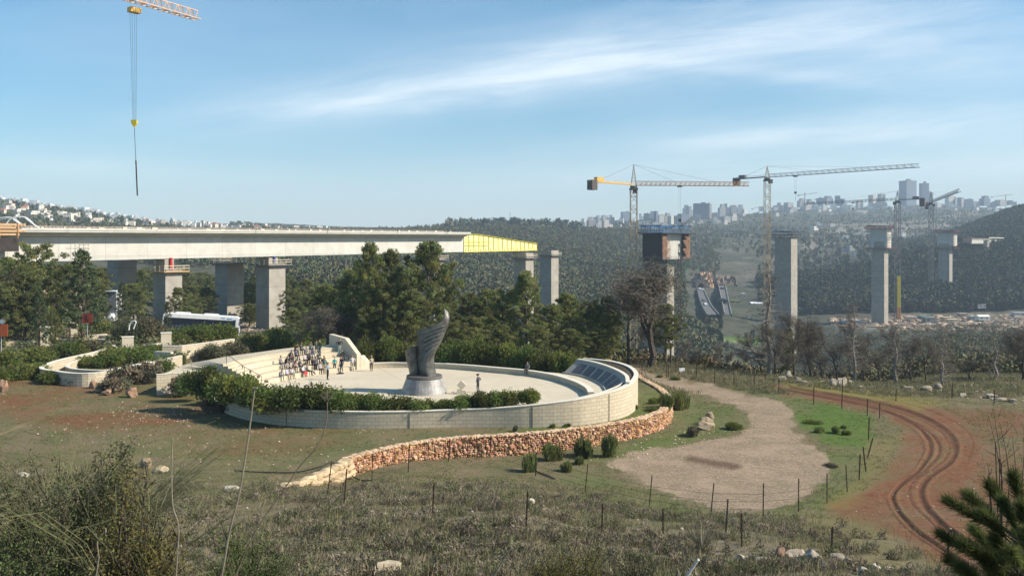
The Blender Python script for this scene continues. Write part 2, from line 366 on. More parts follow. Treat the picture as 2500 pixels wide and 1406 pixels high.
def m_concrete(name, c1, c2, lift=4.0, stain=.35):
    m, t, b = mat(name, .9, .15); vec = t.new('ShaderNodeNewGeometry').outputs['Position']
    sp = t.new('ShaderNodeSeparateXYZ', inp={0: vec})
    n = t.noise(vec, .5, 5, .65); n2 = t.noise(vec, 4, 4, .6)
    col = t.mix(t.ramp(n, .3, .7), c1, c2); col = t.mix(t.math('MULTIPLY', t.ramp(n2, .4, .8), .3), col, [x*.75 for x in c1])
    zz = t.math('FRACT', t.math('DIVIDE', sp.outputs[2], lift)); ln = t.math('LESS_THAN', zz, .022)
    col = t.mix(t.math('MULTIPLY', ln, .55), col, [x*.45 for x in c1])
    sv_ = t.new('ShaderNodeCombineXYZ', inp={0: t.math('MULTIPLY', sp.outputs[0], 1.6), 1: t.math('MULTIPLY', sp.outputs[1], 1.6), 2: t.math('MULTIPLY', sp.outputs[2], .18)}).outputs[0]
    st = t.ramp(t.noise(sv_, 1.0, 5, .7), .55, .8); col = t.mix(t.math('MULTIPLY', st, stain), col, [x*.5 for x in c1])
    fl = t.math('FLOOR', t.math('DIVIDE', sp.outputs[2], lift)); k = t.math('FRACT', t.math('MULTIPLY', fl, .377)); col = t.mix(t.math('MULTIPLY', k, .25), col, [x*.72 for x in c1])
    jt = t.math('FRACT', t.math('DIVIDE', t.math('ADD', t.math('MULTIPLY', sp.outputs[0], .5335), t.math('MULTIPLY', sp.outputs[1], .8458)), 9.0)); col = t.mix(t.math('MULTIPLY', t.math('LESS_THAN', jt, .012), .45), col, [x*.4 for x in c1])
    pt = t.math('FLOOR', t.math('DIVIDE', t.math('ADD', t.math('MULTIPLY', sp.outputs[0], .5335), t.math('MULTIPLY', sp.outputs[1], .8458)), 9.0)); kp = t.math('FRACT', t.math('MULTIPLY', t.math('ABSOLUTE', pt), .618)); col = t.mix(t.math('MULTIPLY', kp, .22), col, [x*.7 for x in c1])
    t.l.new(col, b.inputs[0]); return m
def m_block(name, c1, c2, mortar, bw=.62, bh=.3, ms=.008):
    m, t, b = mat(name, .85, .2); uv = t.new('ShaderNodeUVMap').outputs[0]; br = t.n.new('ShaderNodeTexBrick'); t.l.new(uv, br.inputs['Vector'])
    for k, v in (('Color1', (*c1, 1)), ('Color2', (*c2, 1)), ('Mortar', (*mortar, 1)), ('Scale', 1), ('Mortar Size', ms), ('Mortar Smooth', .1), ('Brick Width', bw), ('Row Height', bh), ('Bias', -.3)): br.inputs[k].default_value = v
    vec = t.new('ShaderNodeNewGeometry').outputs['Position']; n = t.noise(vec, .9, 5, .65); n2 = t.noise(vec, 9, 3)
    col = t.mix(t.math('MULTIPLY', t.ramp(n, .45, .8), .35), br.outputs[0], [x*.62 for x in c1]); col = t.mix(t.math('MULTIPLY', t.ramp(n2, .35, .8), .18), col, [x*.7 for x in c2])
    t.l.new(col, b.inputs[0]); return m
def m_plain(name, c, rough=.6, metal=0, spec=.4, var=.12, scale=6):
    return m_noise(name, [x*(1-var) for x in c], [min(1, x*(1+var)) for x in c], scale, rough, spec, metal)
M = {}
M['conc'] = m_concrete('concrete_pale', (.50, .49, .44), (.60, .585, .53))  # paler concrete base tone for girder, deck and pier heads
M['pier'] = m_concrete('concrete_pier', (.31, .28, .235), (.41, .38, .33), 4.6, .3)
M['block'] = m_block('limestone_blocks', (.52, .45, .33), (.60, .53, .39), (.22, .17, .12), .62, .3, .012)
M['stoneslab'] = m_noise('limestone_slabs', (.54, .47, .35), (.62, .55, .42), 1.2, c3=(.56, .49, .38), bump=.1)
M['cap'] = m_noise('limestone_coping', (.66, .61, .50), (.72, .67, .56), 3)
M['grey_stone'] = m_block('grey_stone_panel', (.36, .33, .28), (.42, .39, .33), (.18, .16, .14), .9, .35)
M['plaque'] = m_plain('dark_plaque', (.12, .11, .11), .6, .0)
M['soil'] = m_noise('planter_soil', (.06, .045, .03), (.11, .085, .06), 4, bump=.5)
M['bronze'] = m_noise('grey_bronze', (.06, .06, .055), (.17, .17, .15), 1.5, .5, .5, .35, bump=.25, c3=(.07, .055, .045), bscale=6)
M['bronze_line'] = m_plain('pale_bronze_line', (.34, .31, .24), .5, .3)
M['pedestal'] = m_noise('brushed_grey_stone', (.25, .24, .225), (.37, .355, .335), 2.2, .45, .4, .05, c3=(.19, .18, .17))
M['pedestal_dark'] = m_plain('dark_rim', (.11, .10, .09), .6)
M['steel_dark'] = m_plain('dark_steel', (.045, .04, .038), .6, .5)
M['rust'] = m_noise('rusty_post', (.05, .03, .022), (.10, .055, .035), 8, .8)
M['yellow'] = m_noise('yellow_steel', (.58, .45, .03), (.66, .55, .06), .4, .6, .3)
M['yellow_pale'] = m_noise('pale_yellow_plate', (.78, .72, .26), (.84, .80, .36), .5, .6, .3)  # paler yellow base tone of the nose web plates
M['crane_y'] = m_plain('crane_yellow', (.62, .36, .07), .6)
M['crane_w'] = m_plain('crane_cream', (.46, .31, .16), .6)
M['crane_g'] = m_plain('crane_grey', (.16, .155, .15), .6)
M['crane_o'] = m_plain('crane_orange', (.50, .24, .08), .6)
M['crane_s'] = m_plain('crane_salmon', (.56, .36, .22), .6)
M['cw'] = m_plain('counterweight', (.10, .08, .07), .9)
M['white'] = m_plain('white_paint', (.78, .78, .76), .4)
M['glass'] = m_plain('dark_glass', (.018, .025, .04), .12, 0, .6)
M['black'] = m_plain('black_rubber', (.02, .02, .02), .7)
M['blue'] = m_plain('blue_steel', (.025, .10, .22), .5)
M['bluejack'] = m_plain('blue_jack', (.03, .07, .26), .5)
M['red'] = m_plain('red_steel', (.50, .03, .03), .5)
M['signred'] = m_plain('sign_red', (.30, .045, .02), .7)
M['signorange'] = m_plain('sign_orange', (.42, .09, .025), .7)
M['wood'] = m_noise('timber_boards', (.42, .25, .12), (.55, .36, .2), 5)
M['formply'] = m_noise('orange_formwork', (.17, .085, .05), (.30, .18, .11), .8)
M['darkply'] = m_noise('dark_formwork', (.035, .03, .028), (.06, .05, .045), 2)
M['rail'] = m_plain('scaffold_rail', (.55, .48, .36), .7)
M['net'] = None
M['bark'] = m_noise('pine_bark', (.07, .05, .038), (.14, .11, .085), 5, bump=.4, obj=True)
M['palebark'] = m_noise('pale_dead_bark', (.20, .17, .14), (.34, .30, .26), 5, obj=True)
M['darkbark'] = m_noise('dark_dead_bark', (.055, .043, .035), (.10, .08, .065), 5, obj=True)
M['pine'] = m_tint('pine_needles', (.175, .20, .078), trans=.5)
M['leaf'] = m_tint('shrub_leaves', (.135, .18, .045), trans=.45)
M['olive'] = m_tint('olive_leaves', (.125, .135, .075), trans=.3)
M['dry'] = m_tint('dry_grass', (.27, .25, .165), trans=.3, var=.4, scale=.8)
M['twig'] = m_tint('dry_twigs', (.23, .205, .16), trans=.2, var=.3)
M['farwood'] = m_tint('far_wood', (.092, .106, .060), var=.3, scale=.02)
M['rock'] = m_tint('limestone_rock', (.38, .33, .27), rough=.9, var=.35, scale=6)
M['rubble'] = m_tint('rubble_stone', (.60, .36, .21), rough=.9, var=.3, scale=7)
M['road'] = m_noise('asphalt', (.11, .11, .11), (.15, .148, .14), .3)
M['roadline'] = m_plain('road_edge', (.26, .25, .23), .8)
M['metalsheet'] = m_plain('galvanised_sheet', (.5, .51, .52), .4, .4)
# ------------------------------------------------------------------ ground sheet
def poly_mask(PX, PY, poly, soft=8, ys=2.2, wob=10, seed=1, yr=None, Y=None):
    """soft inside-mask of a photo-pixel outline"""
    xs = [p[0] for p in poly]; ys_ = [p[1] for p in poly]; pad = soft*2+wob*2
    sel = (PX > min(xs)-pad) & (PX < max(xs)+pad) & (PY > min(ys_)-pad) & (PY < max(ys_)+pad)
    if yr is not None: sel &= (Y > yr[0]) & (Y < yr[1])
    out = np.zeros(PX.shape); 
    if not sel.any(): return out
    x = PX[sel]; y = PY[sel]
    n1 = fbm(x/40, y/14, seed, 3)-.5; n2 = fbm(x/40+9, y/14+4, seed+5, 3)-.5
    x = x+n1*wob*3; y = y+n2*wob*1.3
    ins = in_poly(x, y, poly); d = np.full(x.shape, 1e9)
    for i in range(len(poly)):
        ax, ay = poly[i]; bx, by = poly[(i+1) % len(poly)]; dx = bx-ax; dy = (by-ay)*ys; L = dx*dx+dy*dy+1e-9
        t = np.clip(((x-ax)*dx+(y-ay)*ys*dy)/L, 0, 1); d = np.minimum(d, np.hypot(x-ax-t*dx, (y-ay)*ys-t*dy))
    sd = np.where(ins, d, -d); out[sel] = np.clip(.5+sd/(2*soft), 0, 1); return out
def line_mask(PX, PY, pts, w, ys=2.0, soft=2, yr=None, Y=None):
    pad = w*3+10; xs = [p[0] for p in pts]; ys_ = [p[1] for p in pts]
    sel = (PX > min(xs)-pad) & (PX < max(xs)+pad) & (PY > min(ys_)-pad) & (PY < max(ys_)+pad)
    if yr is not None: sel &= (Y > yr[0]) & (Y < yr[1])
    out = np.zeros(PX.shape)
    if not sel.any(): return out
    x = PX[sel]; y = PY[sel]; d = np.full(x.shape, 1e9)
    pts = [(p.x, p.y) for p in smooth_poly([(p[0], p[1], 0) for p in pts], 5)]
    for i in range(len(pts)-1):
        ax, ay = pts[i]; bx, by = pts[i+1]; dx = bx-ax; dy = (by-ay)*ys; L = dx*dx+dy*dy+1e-9
        t = np.clip(((x-ax)*dx+(y-ay)*ys*dy)/L, 0, 1); d = np.minimum(d, np.hypot(x-ax-t*dx, (y-ay)*ys-t*dy))
    out[sel] = np.clip((w-d)/soft, 0, 1); return out
GRAVEL = [(1535, 895), (1600, 913), (1700, 930), (1800, 953), (1880, 973), (1935, 1000), (1950, 1030), (1935, 1052), (1995, 1090), (2035, 1130), (2020, 1175), (1960, 1222), (1880, 1246), (1760, 1245), (1660, 1215), (1580, 1180), (1505, 1142), (1480, 1125), (1540, 1105), (1620, 1092), (1720, 1078), (1800, 1064), (1840, 1046), (1822, 1010), (1790, 987), (1700, 962), (1650, 950), (1600, 932), (1560, 915)]
TRACK = [(1860, 936), (2000, 948), (2150, 970), (2280, 990), (2350, 1020), (2395, 1080), (2385, 1150), (2360, 1200), (2400, 1270), (2480, 1340), (2520, 1420), (2330, 1420), (2240, 1350), (2150, 1290), (2060, 1270), (2010, 1235), (2125, 1190), (2180, 1130), (2210, 1062), (2160, 1008), (2050, 985), (1930, 960)]
def build_ground():
    us = np.linspace(-620, 3160, 940)
    ls = np.concatenate([np.linspace(math.log(.5), math.log(24), 90, endpoint=False), np.linspace(math.log(24), math.log(128), 560, endpoint=False), np.linspace(math.log(128), math.log(3550), 480)])
    Ys = np.exp(ls); U, Yg = np.meshgrid(us, Ys); X = (U-1250)/F*Yg
    X = np.where(Yg < 70, (U-1250)/F*(Yg+(70-Yg)*.45), X)      # wider close to the camera
    Z = zg(X, Yg); PX = 1250+X/Yg*F; PY = HZ+(CH-Z)*F/Yg
    near = (Yg > 20) & (Yg < 135)
    # wheel ruts are real grooves
    r1 = [(1900, 948), (1990, 965), (2090, 985), (2180, 1010), (2250, 1052), (2272, 1095), (2245, 1145), (2190, 1190), (2180, 1225), (2225, 1285), (2310, 1345), (2400, 1400)]
    r2 = [(1930, 945), (2050, 965), (2150, 985), (2235, 1010), (2300, 1045), (2330, 1085), (2315, 1130), (2262, 1170), (2248, 1215), (2290, 1270), (2360, 1320), (2470, 1380)]
    r3 = [(x+20-(y-1000)*.06+8*math.sin(y*.03), y+3) for x, y in r1]; r4 = [(x-20+9*math.sin(y*.025), y+2) for x, y in r2]
    rut = np.zeros(PX.shape)
    for r, w in ((r1, 7), (r2, 8), (r3, 5), (r4, 4), ([(x+46, y-4) for x, y in r2[:7]], 3), ([(x-14, y+2) for x, y in r1[5:]], 3)): rut = np.maximum(rut, line_mask(PX+10*(fbm(PX/60, PY/30, 71, 3)-.5), PY, r, w, 1.6, 5, (20, 130), Yg)*np.clip(.35+1.3*fbm(PX/35, PY/22, 73+w, 3), 0, 1))
    berm = np.zeros(PX.shape)
    for r in ([(x-12, y) for x, y in r1], [(x+14, y) for x, y in r2], [(x+10, y) for x, y in r1]): berm = np.maximum(berm, line_mask(PX, PY, r, 5, 1.6, 4, (20, 130), Yg))
    Z = Z-rut*.08+berm*.05*(1-rut); PY = HZ+(CH-Z)*F/Yg
    def pm(poly, k=1.0, **kw):
        a = dict(yr=(20, 135)); a.update(kw); return poly_mask(PX, PY, poly, Y=Yg, **a)*k
    grav = pm(GRAVEL, soft=20, wob=16); track = pm(TRACK, soft=18, wob=16, seed=5)
    nz = fbm(X*.35, Yg*.35, 31, 4); nz2 = fbm(X*.12+3, Yg*.12, 37, 3)
    green = np.maximum.reduce([pm([(1880, 972), (2000, 978), (2128, 1012), (2135, 1075), (2110, 1095), (2040, 1092), (1960, 1052), (1930, 1010)], .9, soft=14, seed=9),
        pm([(1640, 962), (1800, 990), (1850, 1040), (1700, 1085), (1560, 1110), (1400, 1140), (1380, 1115), (1550, 1080), (1640, 1050)], .50, soft=18, seed=11),
        pm([(1562, 925), (1634, 975), (1600, 1018), (1500, 1034), (1300, 1058), (1180, 1062), (1250, 1046), (1540, 998)], .55, soft=10, seed=12),
        pm([(640, 1000), (1000, 1052), (1180, 1062), (1000, 1085), (830, 1130), (500, 1160), (350, 1080), (600, 1040)], .18, soft=30, seed=13),
        pm([(2000, 1100), (2120, 1090), (2130, 1150), (2060, 1230), (1900, 1270), (1850, 1250), (1990, 1210)], .45, soft=16, seed=14),
        pm([(1400, 1140), (1560, 1190), (1760, 1260), (1700, 1290), (1480, 1240), (1350, 1180)], .40, soft=20, seed=15),
        pm([(1600, 915), (1900, 955), (1900, 975), (1650, 935)], .35, soft=8, seed=16),
        pm([(300, 960), (560, 960), (620, 1000), (420, 985), (280, 975)], .6, soft=10, seed=17),
        pm([(0, 900), (220, 925), (420, 960), (200, 945), (0, 925)], .5, soft=10, seed=18)])
    green = green*(.45+.9*np.clip((nz-.25)*2, 0, 1)); green = np.clip(green, 0, 1)
    red = np.maximum.reduce([track, pm([(2280, 985), (2560, 1005), (2560, 1300), (2450, 1320), (2350, 1150)], .85, soft=25, seed=6), pm([(-60, 915), (200, 932), (520, 975), (600, 1005), (520, 1050), (250, 1060), (-60, 1000)], .95, soft=30, seed=21),
        pm([(1560, 905), (1760, 925), (1880, 945), (1800, 950), (1600, 925)], .35, soft=8, seed=22), pm([(460, 1000), (900, 1060), (760, 1110), (420, 1110)], .5, soft=20, seed=23)])
    red = red*np.where(track > .3, np.clip(.25+1.15*nz+.5*rut, 0, 1), np.clip((nz2*.5+nz*.5-.3)*3, 0, 1))
    yel = np.maximum.reduce([pm([(1860, 926), (2050, 943), (2180, 962), (2330, 985), (2240, 998), (2100, 972), (1950, 952)], .95, soft=10, seed=25),
        pm([(2120, 1080), (2200, 1060), (2160, 1150), (2080, 1240), (2000, 1250), (2100, 1150)], .5, soft=20, seed=26),
        pm([(1900, 1250), (2100, 1260), (2300, 1370), (2400, 1420), (2050, 1400), (1900, 1330)], .42, soft=25, seed=27)])
    yel = yel*(.4+nz)
    pale = np.zeros(PX.shape)
    def ln(pts, w, k, yr): 
        nonlocal pale; pale = np.maximum(pale, line_mask(PX, PY, pts, w, 2.2, 3, yr, Yg)*k)
    ln([(815, 624), (835, 632), (880, 648)], 5, .9, (200, 1600)); ln([(700, 642), (800, 640), (880, 645)], 3, .7, (200, 1600)); ln([(700, 658), (880, 655)], 3, .5, (200, 1600))
    ln([(1690, 815), (1720, 822), (1830, 840)], 3, 1, (330, 700)); ln([(1500, 722), (1545, 727)], 3, .6, (300, 900))
    ln([(1960, 606), (2100, 585), (2250, 570), (2400, 548)], 6, .8, (1000, 3400)); ln([(2040, 548), (2200, 545), (2380, 522)], 9, .6, (1400, 3400))
    ln([(1980, 600), (2000, 575), (2150, 560), (2300, 552)], 20, .7, (1200, 3400)); ln([(1660, 582), (1800, 576), (1870, 566)], 3, .5, (900, 3400))
    [ln([(1690, y0), (1780, y0+4), (1880, y0-4)], 1.5, .28, (1000, 3000)) for y0 in (575, 584, 592, 600, 609, 617, 626)]; ln([(2250, 540), (2380, 520)], 14, .5, (1400, 3400))
    pale = np.maximum(pale, pm([(2180, 770), (2500, 762), (2520, 795), (2400, 815), (2200, 812), (2050, 800)], .55, soft=10, wob=12, yr=(520, 760)))
    pale = np.maximum(pale, pm([(1860, 655), (1960, 665), (2020, 700), (1930, 720), (1780, 680)], .30, soft=14, wob=14, yr=(700, 1300)))
    pale = np.maximum(pale, pm([(90, 690), (190, 660), (180, 760), (60, 760), (60, 740)], .9, soft=8, wob=8, yr=(140, 420)))
    pale = np.maximum(pale, pm([(540, 760), (660, 780), (640, 830), (540, 820)], .5, soft=8, wob=8, yr=(118, 230)))
    for k in range(46):   # stony outcrops and dry patches on the hills
        px = rng.uniform(900, 2350); py = rng.uniform(575, 650) if px > 1500 else rng.uniform(560, 640); w = rng.uniform(12, 50)
        pale = np.maximum(pale, pm([(px-w, py), (px, py-3), (px+w, py-1), (px+w*.3, py+4)], rng.uniform(.2, .5), soft=6, wob=9, seed=60+k, yr=(600, 3000)))
    farm = np.clip((Yg-120)/60, 0, 1); veryfar = np.clip((Yg-700)/600, 0, 1)
    grn2 = pm([(1735, 822), (1850, 822), (1860, 842), (1790, 838)], 1, soft=4, wob=4, yr=(330, 700)); green = np.maximum(green, grn2)
    scrub = np.clip((42-Yg)/10, 0, 1)*(Yg < 60)          # where dry scrub covers the soil
    A = np.stack([grav, green, np.clip(red, 0, 1)], -1); B = np.stack([np.clip(yel, 0, 1), np.clip(rut+.0, 0, 1), np.clip(pale, 0, 1)], -1); C3 = np.stack([farm, veryfar, scrub], -1)
    char = line_mask(PX, PY, [(1690, 1120), (1740, 1130), (1790, 1138)], 26, 2.2, 22, (45, 90), Yg)*(.5+nz*.6); B[..., 1] = np.maximum(B[..., 1], np.clip(char*1.5, 0, 1)*.95)
    nr, nc = PX.shape; idx = np.arange(nr*nc).reshape(nr, nc)
    quads = np.stack([idx[:-1, :-1], idx[:-1, 1:], idx[1:, 1:], idx[1:, :-1]], -1).reshape(-1, 4)
    V = np.stack([X, Yg, Z], -1).reshape(-1, 3); A = A.reshape(-1, 3); B = B.reshape(-1, 3); C3 = C3.reshape(-1, 3)
    fc = quads[:, 0]; yq = V[fc, 1]; cls = np.zeros(len(quads), int)
    cls[(A[fc, 0] > .5)] = 1; cls[(track.reshape(-1)[fc] > .5) & (cls == 0)] = 2; cls[(yq > 300)] = 3
    m = ground_mat()
    for k, nm, lb, ct in ((0, 'ground', 'grassy stony ground round the memorial', 'ground'), (1, 'gravel_path', 'pale gravel path and turning circle beside the stone terrace', 'path'), (2, 'dirt_track', 'rutted red earth track curving at the right', 'track'), (3, 'hillside', 'distant wooded hillsides across the valley', 'hills')):
        q = quads[cls == k]; used, inv = np.unique(q, return_inverse=True)
        o = np_mesh(nm, V[used], inv.reshape(-1, 4), m, {'mA': A[used], 'mB': B[used], 'mC': C3[used]}, smooth=True); tag(o, lb, ct, kind='structure')
def ground_mat():
    m, t, b = mat('ground_soil', .95, .1); vec = t.new('ShaderNodeNewGeometry').outputs['Position']
    def at(n): return t.new('ShaderNodeSeparateColor', inp={0: t.new('ShaderNodeAttribute', attribute_name=n).outputs['Color']}).outputs
    A = at('mA'); B = at('mB'); C = at('mC')
    n1 = t.noise(vec, .35, 5, .65); n2 = t.noise(vec, 2.2, 5, .7); n3 = t.noise(vec, 9, 4, .7); nf = t.noise(vec, .012, 6, .65); nm = t.noise(vec, .07, 5, .65)
    c = t.mix(t.ramp(n1, .35, .65), (.185, .14, .085), (.118, .115, .055)); c = t.mix(t.math('MULTIPLY', t.ramp(n2, .45, .75), .6), c, (.17, .135, .09)); c = t.mix(t.math('MULTIPLY', t.ramp(n3, .5, .8), .5), c, (.055, .06, .03))
    # soil under the dry scrub
    c = t.mix(C[2], c, t.mix(t.ramp(n2, .35, .7), (.20, .165, .115), (.12, .11, .068)))
    gr = t.mix(t.ramp(n2, .3, .7), (.062, .105, .022), (.105, .155, .035)); c = t.mix(A[1], c, gr)
    rd = t.mix(t.ramp(n2, .3, .72), (.135, .055, .028), (.22, .105, .054)); rd = t.mix(t.math('MULTIPLY', t.ramp(n3, .45, .7), .45), rd, (.085, .045, .028)); rd = t.mix(t.math('MULTIPLY', t.ramp(n1, .5, .68), .5), rd, (.15, .125, .06)); c = t.mix(A[2], c, rd)
    ye = t.mix(t.ramp(n2, .35, .7), (.20, .18, .045), (.17, .13, .06)); c = t.mix(B[0], c, ye)
    pebv = t.new('ShaderNodeTexVoronoi', feature='F1'); t.l.new(vec, pebv.inputs['Vector']); pebv.inputs['Scale'].default_value = 5.0
    gv = t.mix(t.ramp(pebv.outputs['Distance'], .1, .55), (.42, .32, .235), (.23, .175, .12)); gv = t.mix(t.math('MULTIPLY', t.ramp(n1, .4, .7), .7), gv, (.40, .295, .21)); gv = t.mix(t.math('MULTIPLY', t.ramp(n2, .46, .68), .55), gv, (.22, .175, .115)); gv = t.mix(t.math('MULTIPLY', t.ramp(t.noise(vec, 1.1, 5, .7), .52, .68), .5), gv, (.15, .15, .07))
    ga = t.ramp(t.math('ADD', A[0], t.math('MULTIPLY', t.math('SUBTRACT', t.math('ADD', t.math('MULTIPLY', n1, .6), t.math('MULTIPLY', n2, .5)), .55), 1.5)), .35, .7); c = t.mix(t.math('MULTIPLY', ga, .93), c, gv)
    c = t.mix(t.math('MULTIPLY', B[1], .72), c, (.062, .032, .02))
    # hills
    fc = t.mix(t.ramp(nf, .38, .62), (.055, .064, .045), (.095, .092, .066)); fc = t.mix(t.math('MULTIPLY', t.ramp(nm, .45, .62), .65), fc, (.035, .045, .024)); fc = t.mix(t.math('MULTIPLY', t.ramp(t.noise(vec, .22, 5, .7), .52, .68), .5), fc, (.13, .12, .085))
    sp = t.new('ShaderNodeSeparateXYZ', inp={0: vec}); zz = t.math('ADD', sp.outputs[2], t.math('MULTIPLY', nf, 9)); tr = t.math('SINE', t.math('MULTIPLY', zz, 1.05))
    fc = t.mix(t.math('MULTIPLY', t.math('MULTIPLY', t.ramp(tr, .5, 1.0), C[1]), .45), fc, (.13, .13, .10))
    c = t.mix(C[0], c, fc); c = t.mix(t.math('MULTIPLY', t.math('MULTIPLY', C[0], A[1]), 1), c, (.08, .13, .035))
    c = t.mix(B[2], c, t.mix(t.ramp(nm, .35, .7), (.30, .26, .21), (.20, .17, .13)))
    t.l.new(c, b.inputs[0])
    bn = t.new('ShaderNodeBump', inp={'Strength': .7, 'Distance': .08, 'Height': t.math('ADD', n2, t.math('MULTIPLY', n3, .6))}); t.l.new(bn.outputs[0], b.inputs['Normal'])
    return m
build_ground()
# ------------------------------------------------------------------ memorial plaza
def P3(l, n=5): return smooth_poly(l, n)
def wpts(l, n=4):
    """[(px,py,z)] -> smooth world points"""
    return smooth_poly([W(*p) for p in l], n)
def rib(name, pts, zb, th, m, parent=None, side=1, cap=None, capm=None, cov=.05):
    mb = MB(); mb.ribbon(pts, [zb]*len(pts) if not hasattr(zb, '__len__') else zb, [p.z for p in pts], th, side=side); o = mb.build(name, m, parent)
    return o
def offset_pts(pts, d):
    out = []
    for i, p in enumerate(pts):
        t = pts[min(i+1, len(pts)-1)]-pts[max(i-1, 0)]; t = Vector((t.x, t.y, 0)).normalized(); out.append(Vector((p.x-t.y*d, p.y+t.x*d, p.z)))
    return out
OUT = [(548, 972, .42), (590, 984, .45), (640, 993, .45), (700, 1000, .45), (800, 1005, .45), (900, 1006.5, .45), (1000, 1005.5, .45), (1100, 1002, .5), (1200, 998, .62), (1300, 990, .9), (1400, 978, 1.2), (1460, 966, 1.4), (1510, 952, 1.6), (1543, 936, 1.75), (1557, 918, 1.85), (1553, 905, 1.9), (1535, 893, 1.9), (1500, 883, 1.9), (1450, 877, 1.9), (1425, 875.5, 1.9)]
outw = wpts(OUT, 4)
ow = thing('retaining_wall', 'long pale limestone block wall curving round the front of the plaza', 'wall', (outw[24].x, outw[24].y, -1))
rib('wall', outw, -1.5, .32, M['block'], ow)
cp = offset_pts(outw, -.04); mb = MB(); mb.ribbon(cp, [p.z+.003 for p in cp], [p.z+.07 for p in cp], .42); mb.build('coping', M['cap'], ow)
mb = MB()
for i in (36, 46, 12, 24):
    p = offset_pts(outw, -.02)[i]; mb.box((p.x, p.y, p.z/2-.6), (.05, .05, p.z+1.0))
mb.build('joint', M['grey_stone'], ow)
# planter soil inside the wall
inner = offset_pts(outw, .33); n_out = len(outw); soil = MB(); kerb = MB()
widths = [2.6 if i < 26 else (2.6-(i-26)*.22 if i < 36 else .55) for i in range(n_out)]
edge = []
for i in range(n_out):
    t = inner[min(i+1, n_out-1)]-inner[max(i-1, 0)]; t = Vector((t.x, t.y, 0)).normalized(); w = max(widths[i], .5); edge.append(Vector((inner[i].x-t.y*w, inner[i].y+t.x*w, inner[i].z)))
vs = []; fs = []
for a, b in zip(inner, edge): vs += [(a.x, a.y, a.z-.10), (b.x, b.y, b.z-.10)]
for i in range(n_out-1): fs.append((2*i, 2*i+2, 2*i+3, 2*i+1))
soil.add(vs, fs); tag(soil.build('planter_soil', M['soil']), 'dark planting soil in the strip behind the outer wall coping', 'soil', kind='structure')
kb = edge[:56]; mb = MB(); mb.ribbon(kb, [0]*len(kb), [p.z-.02 for p in kb], .12, side=1); tag(mb.build('planter_kerb', M['cap']), 'low inner kerb of the planting strip behind the outer wall', 'kerb')
BENCH = [(903, 899, 0), (960, 897.5, 0), (1060, 899, 0), (1130, 903, 0), (1200, 909, 0), (1285, 917, 0), (1349, 928, 0), (1392, 941, 0), (1413, 950, 0), (1430, 961, 0), (1436, 972, 0)]
bl = wpts(BENCH, 5); bl2 = [Vector((p.x, p.y, .52)) for p in bl]
bt = thing('stone_bench', 'long low curved limestone bench wall along the back of the plaza', 'bench', (bl[25].x, bl[25].y, 0))
rib('seat_wall', bl2, -.3, .5, M['block'], bt)
cb = offset_pts(bl2, -.03); mb = MB(); mb.ribbon(cb, [.523]*len(cb), [.59]*len(cb), .56); mb.build('seat_top', M['cap'], bt)
# raised walk and name wall
NB = [W(x, y, .55) for x, y in ((1374, 911), (1413, 917.5), (1445, 928), (1467, 939), (1477, 950), (1483, 962))]
NTp = [W(x, y, 1.9) for x, y in ((1411, 877), (1445, 883), (1477, 892), (1509, 905), (1528, 918), (1531, 934))]
NBs = P3(NB, 6); NTs = P3(NTp, 6)
bo = offset_pts(bl2, .5); bo = [p for p in bo if 1250+p.x/p.y*F > 1318]
poly = [(p.x, p.y) for p in bo]+[(p.x, p.y) for p in reversed(NBs)]
mb = MB()
nn = 14
def resamp(pts, n):
    L = [0]
    for i in range(1, len(pts)): L.append(L[-1]+(pts[i]-pts[i-1]).length)
    out = []
    for k in range(n):
        d = L[-1]*k/(n-1); i = max(j for j in range(len(L)) if L[j] <= d+1e-9); i = min(i, len(pts)-2); out.append(pts[i].lerp(pts[i+1], (d-L[i])/max(L[i+1]-L[i], 1e-9)))
    return out
ra = resamp(bo, nn); rb_ = resamp([Vector((bo[0].x, bo[0].y, 0))+Vector((.05, .05, 0))]+[Vector((p.x, p.y, 0)) for p in NBs], nn); vs = []; fs = []
for a, b in zip(ra, rb_): vs += [(a.x, a.y, .50), (b.x, b.y, .54)]
for i in range(nn-1): fs.append((2*i, 2*i+2, 2*i+3, 2*i+1))
mb.add(vs, fs); tag(mb.build('raised_walk', M['stoneslab']), 'narrow raised limestone walk between bench and name wall', 'walkway', kind='structure')
nw = thing('name_wall', 'sloping grey stone wall carrying seven dark name plaques', 'memorial wall', (NB[2].x, NB[2].y, .5))
vs = []; fs = []; n = len(NBs); uv = []
Lb = [0]
for i in range(1, n): Lb.append(Lb[-1]+(NTs[i]-NTs[i-1]).length)
for i in range(n): vs += [NBs[i], NTs[i], (NTs[i].x, NTs[i].y, -1.2), (NBs[i].x, NBs[i].y, -1.2)]
for i in range(n-1):
    o = i*4; fs += [(o, o+4, o+5, o+1), (o+1, o+5, o+6, o+2), (o+3, o+7, o+4, o)]; uv += [[(Lb[i], 0), (Lb[i+1], 0), (Lb[i+1], 2.3), (Lb[i], 2.3)], [(Lb[i], 2), (Lb[i+1], 2), (Lb[i+1], 0), (Lb[i], 0)], [(Lb[i], 0), (Lb[i+1], 0), (Lb[i+1], 1), (Lb[i], 1)]]
fs += [(0, 1, 2, 3), ((n-1)*4+3, (n-1)*4+2, (n-1)*4+1, (n-1)*4)]; uv += [[(0, 0), (1, 2), (1, 0), (0, 0)]]*2
mb = MB(); mb.add(vs, fs, 0, uv); mb.build('panel_wall', M['grey_stone'], nw)
cp = offset_pts(NTs, -.12); mb = MB(); mb.ribbon(cp, [1.85]*len(cp), [1.97]*len(cp), .35); mb.build('coping', M['cap'], nw)
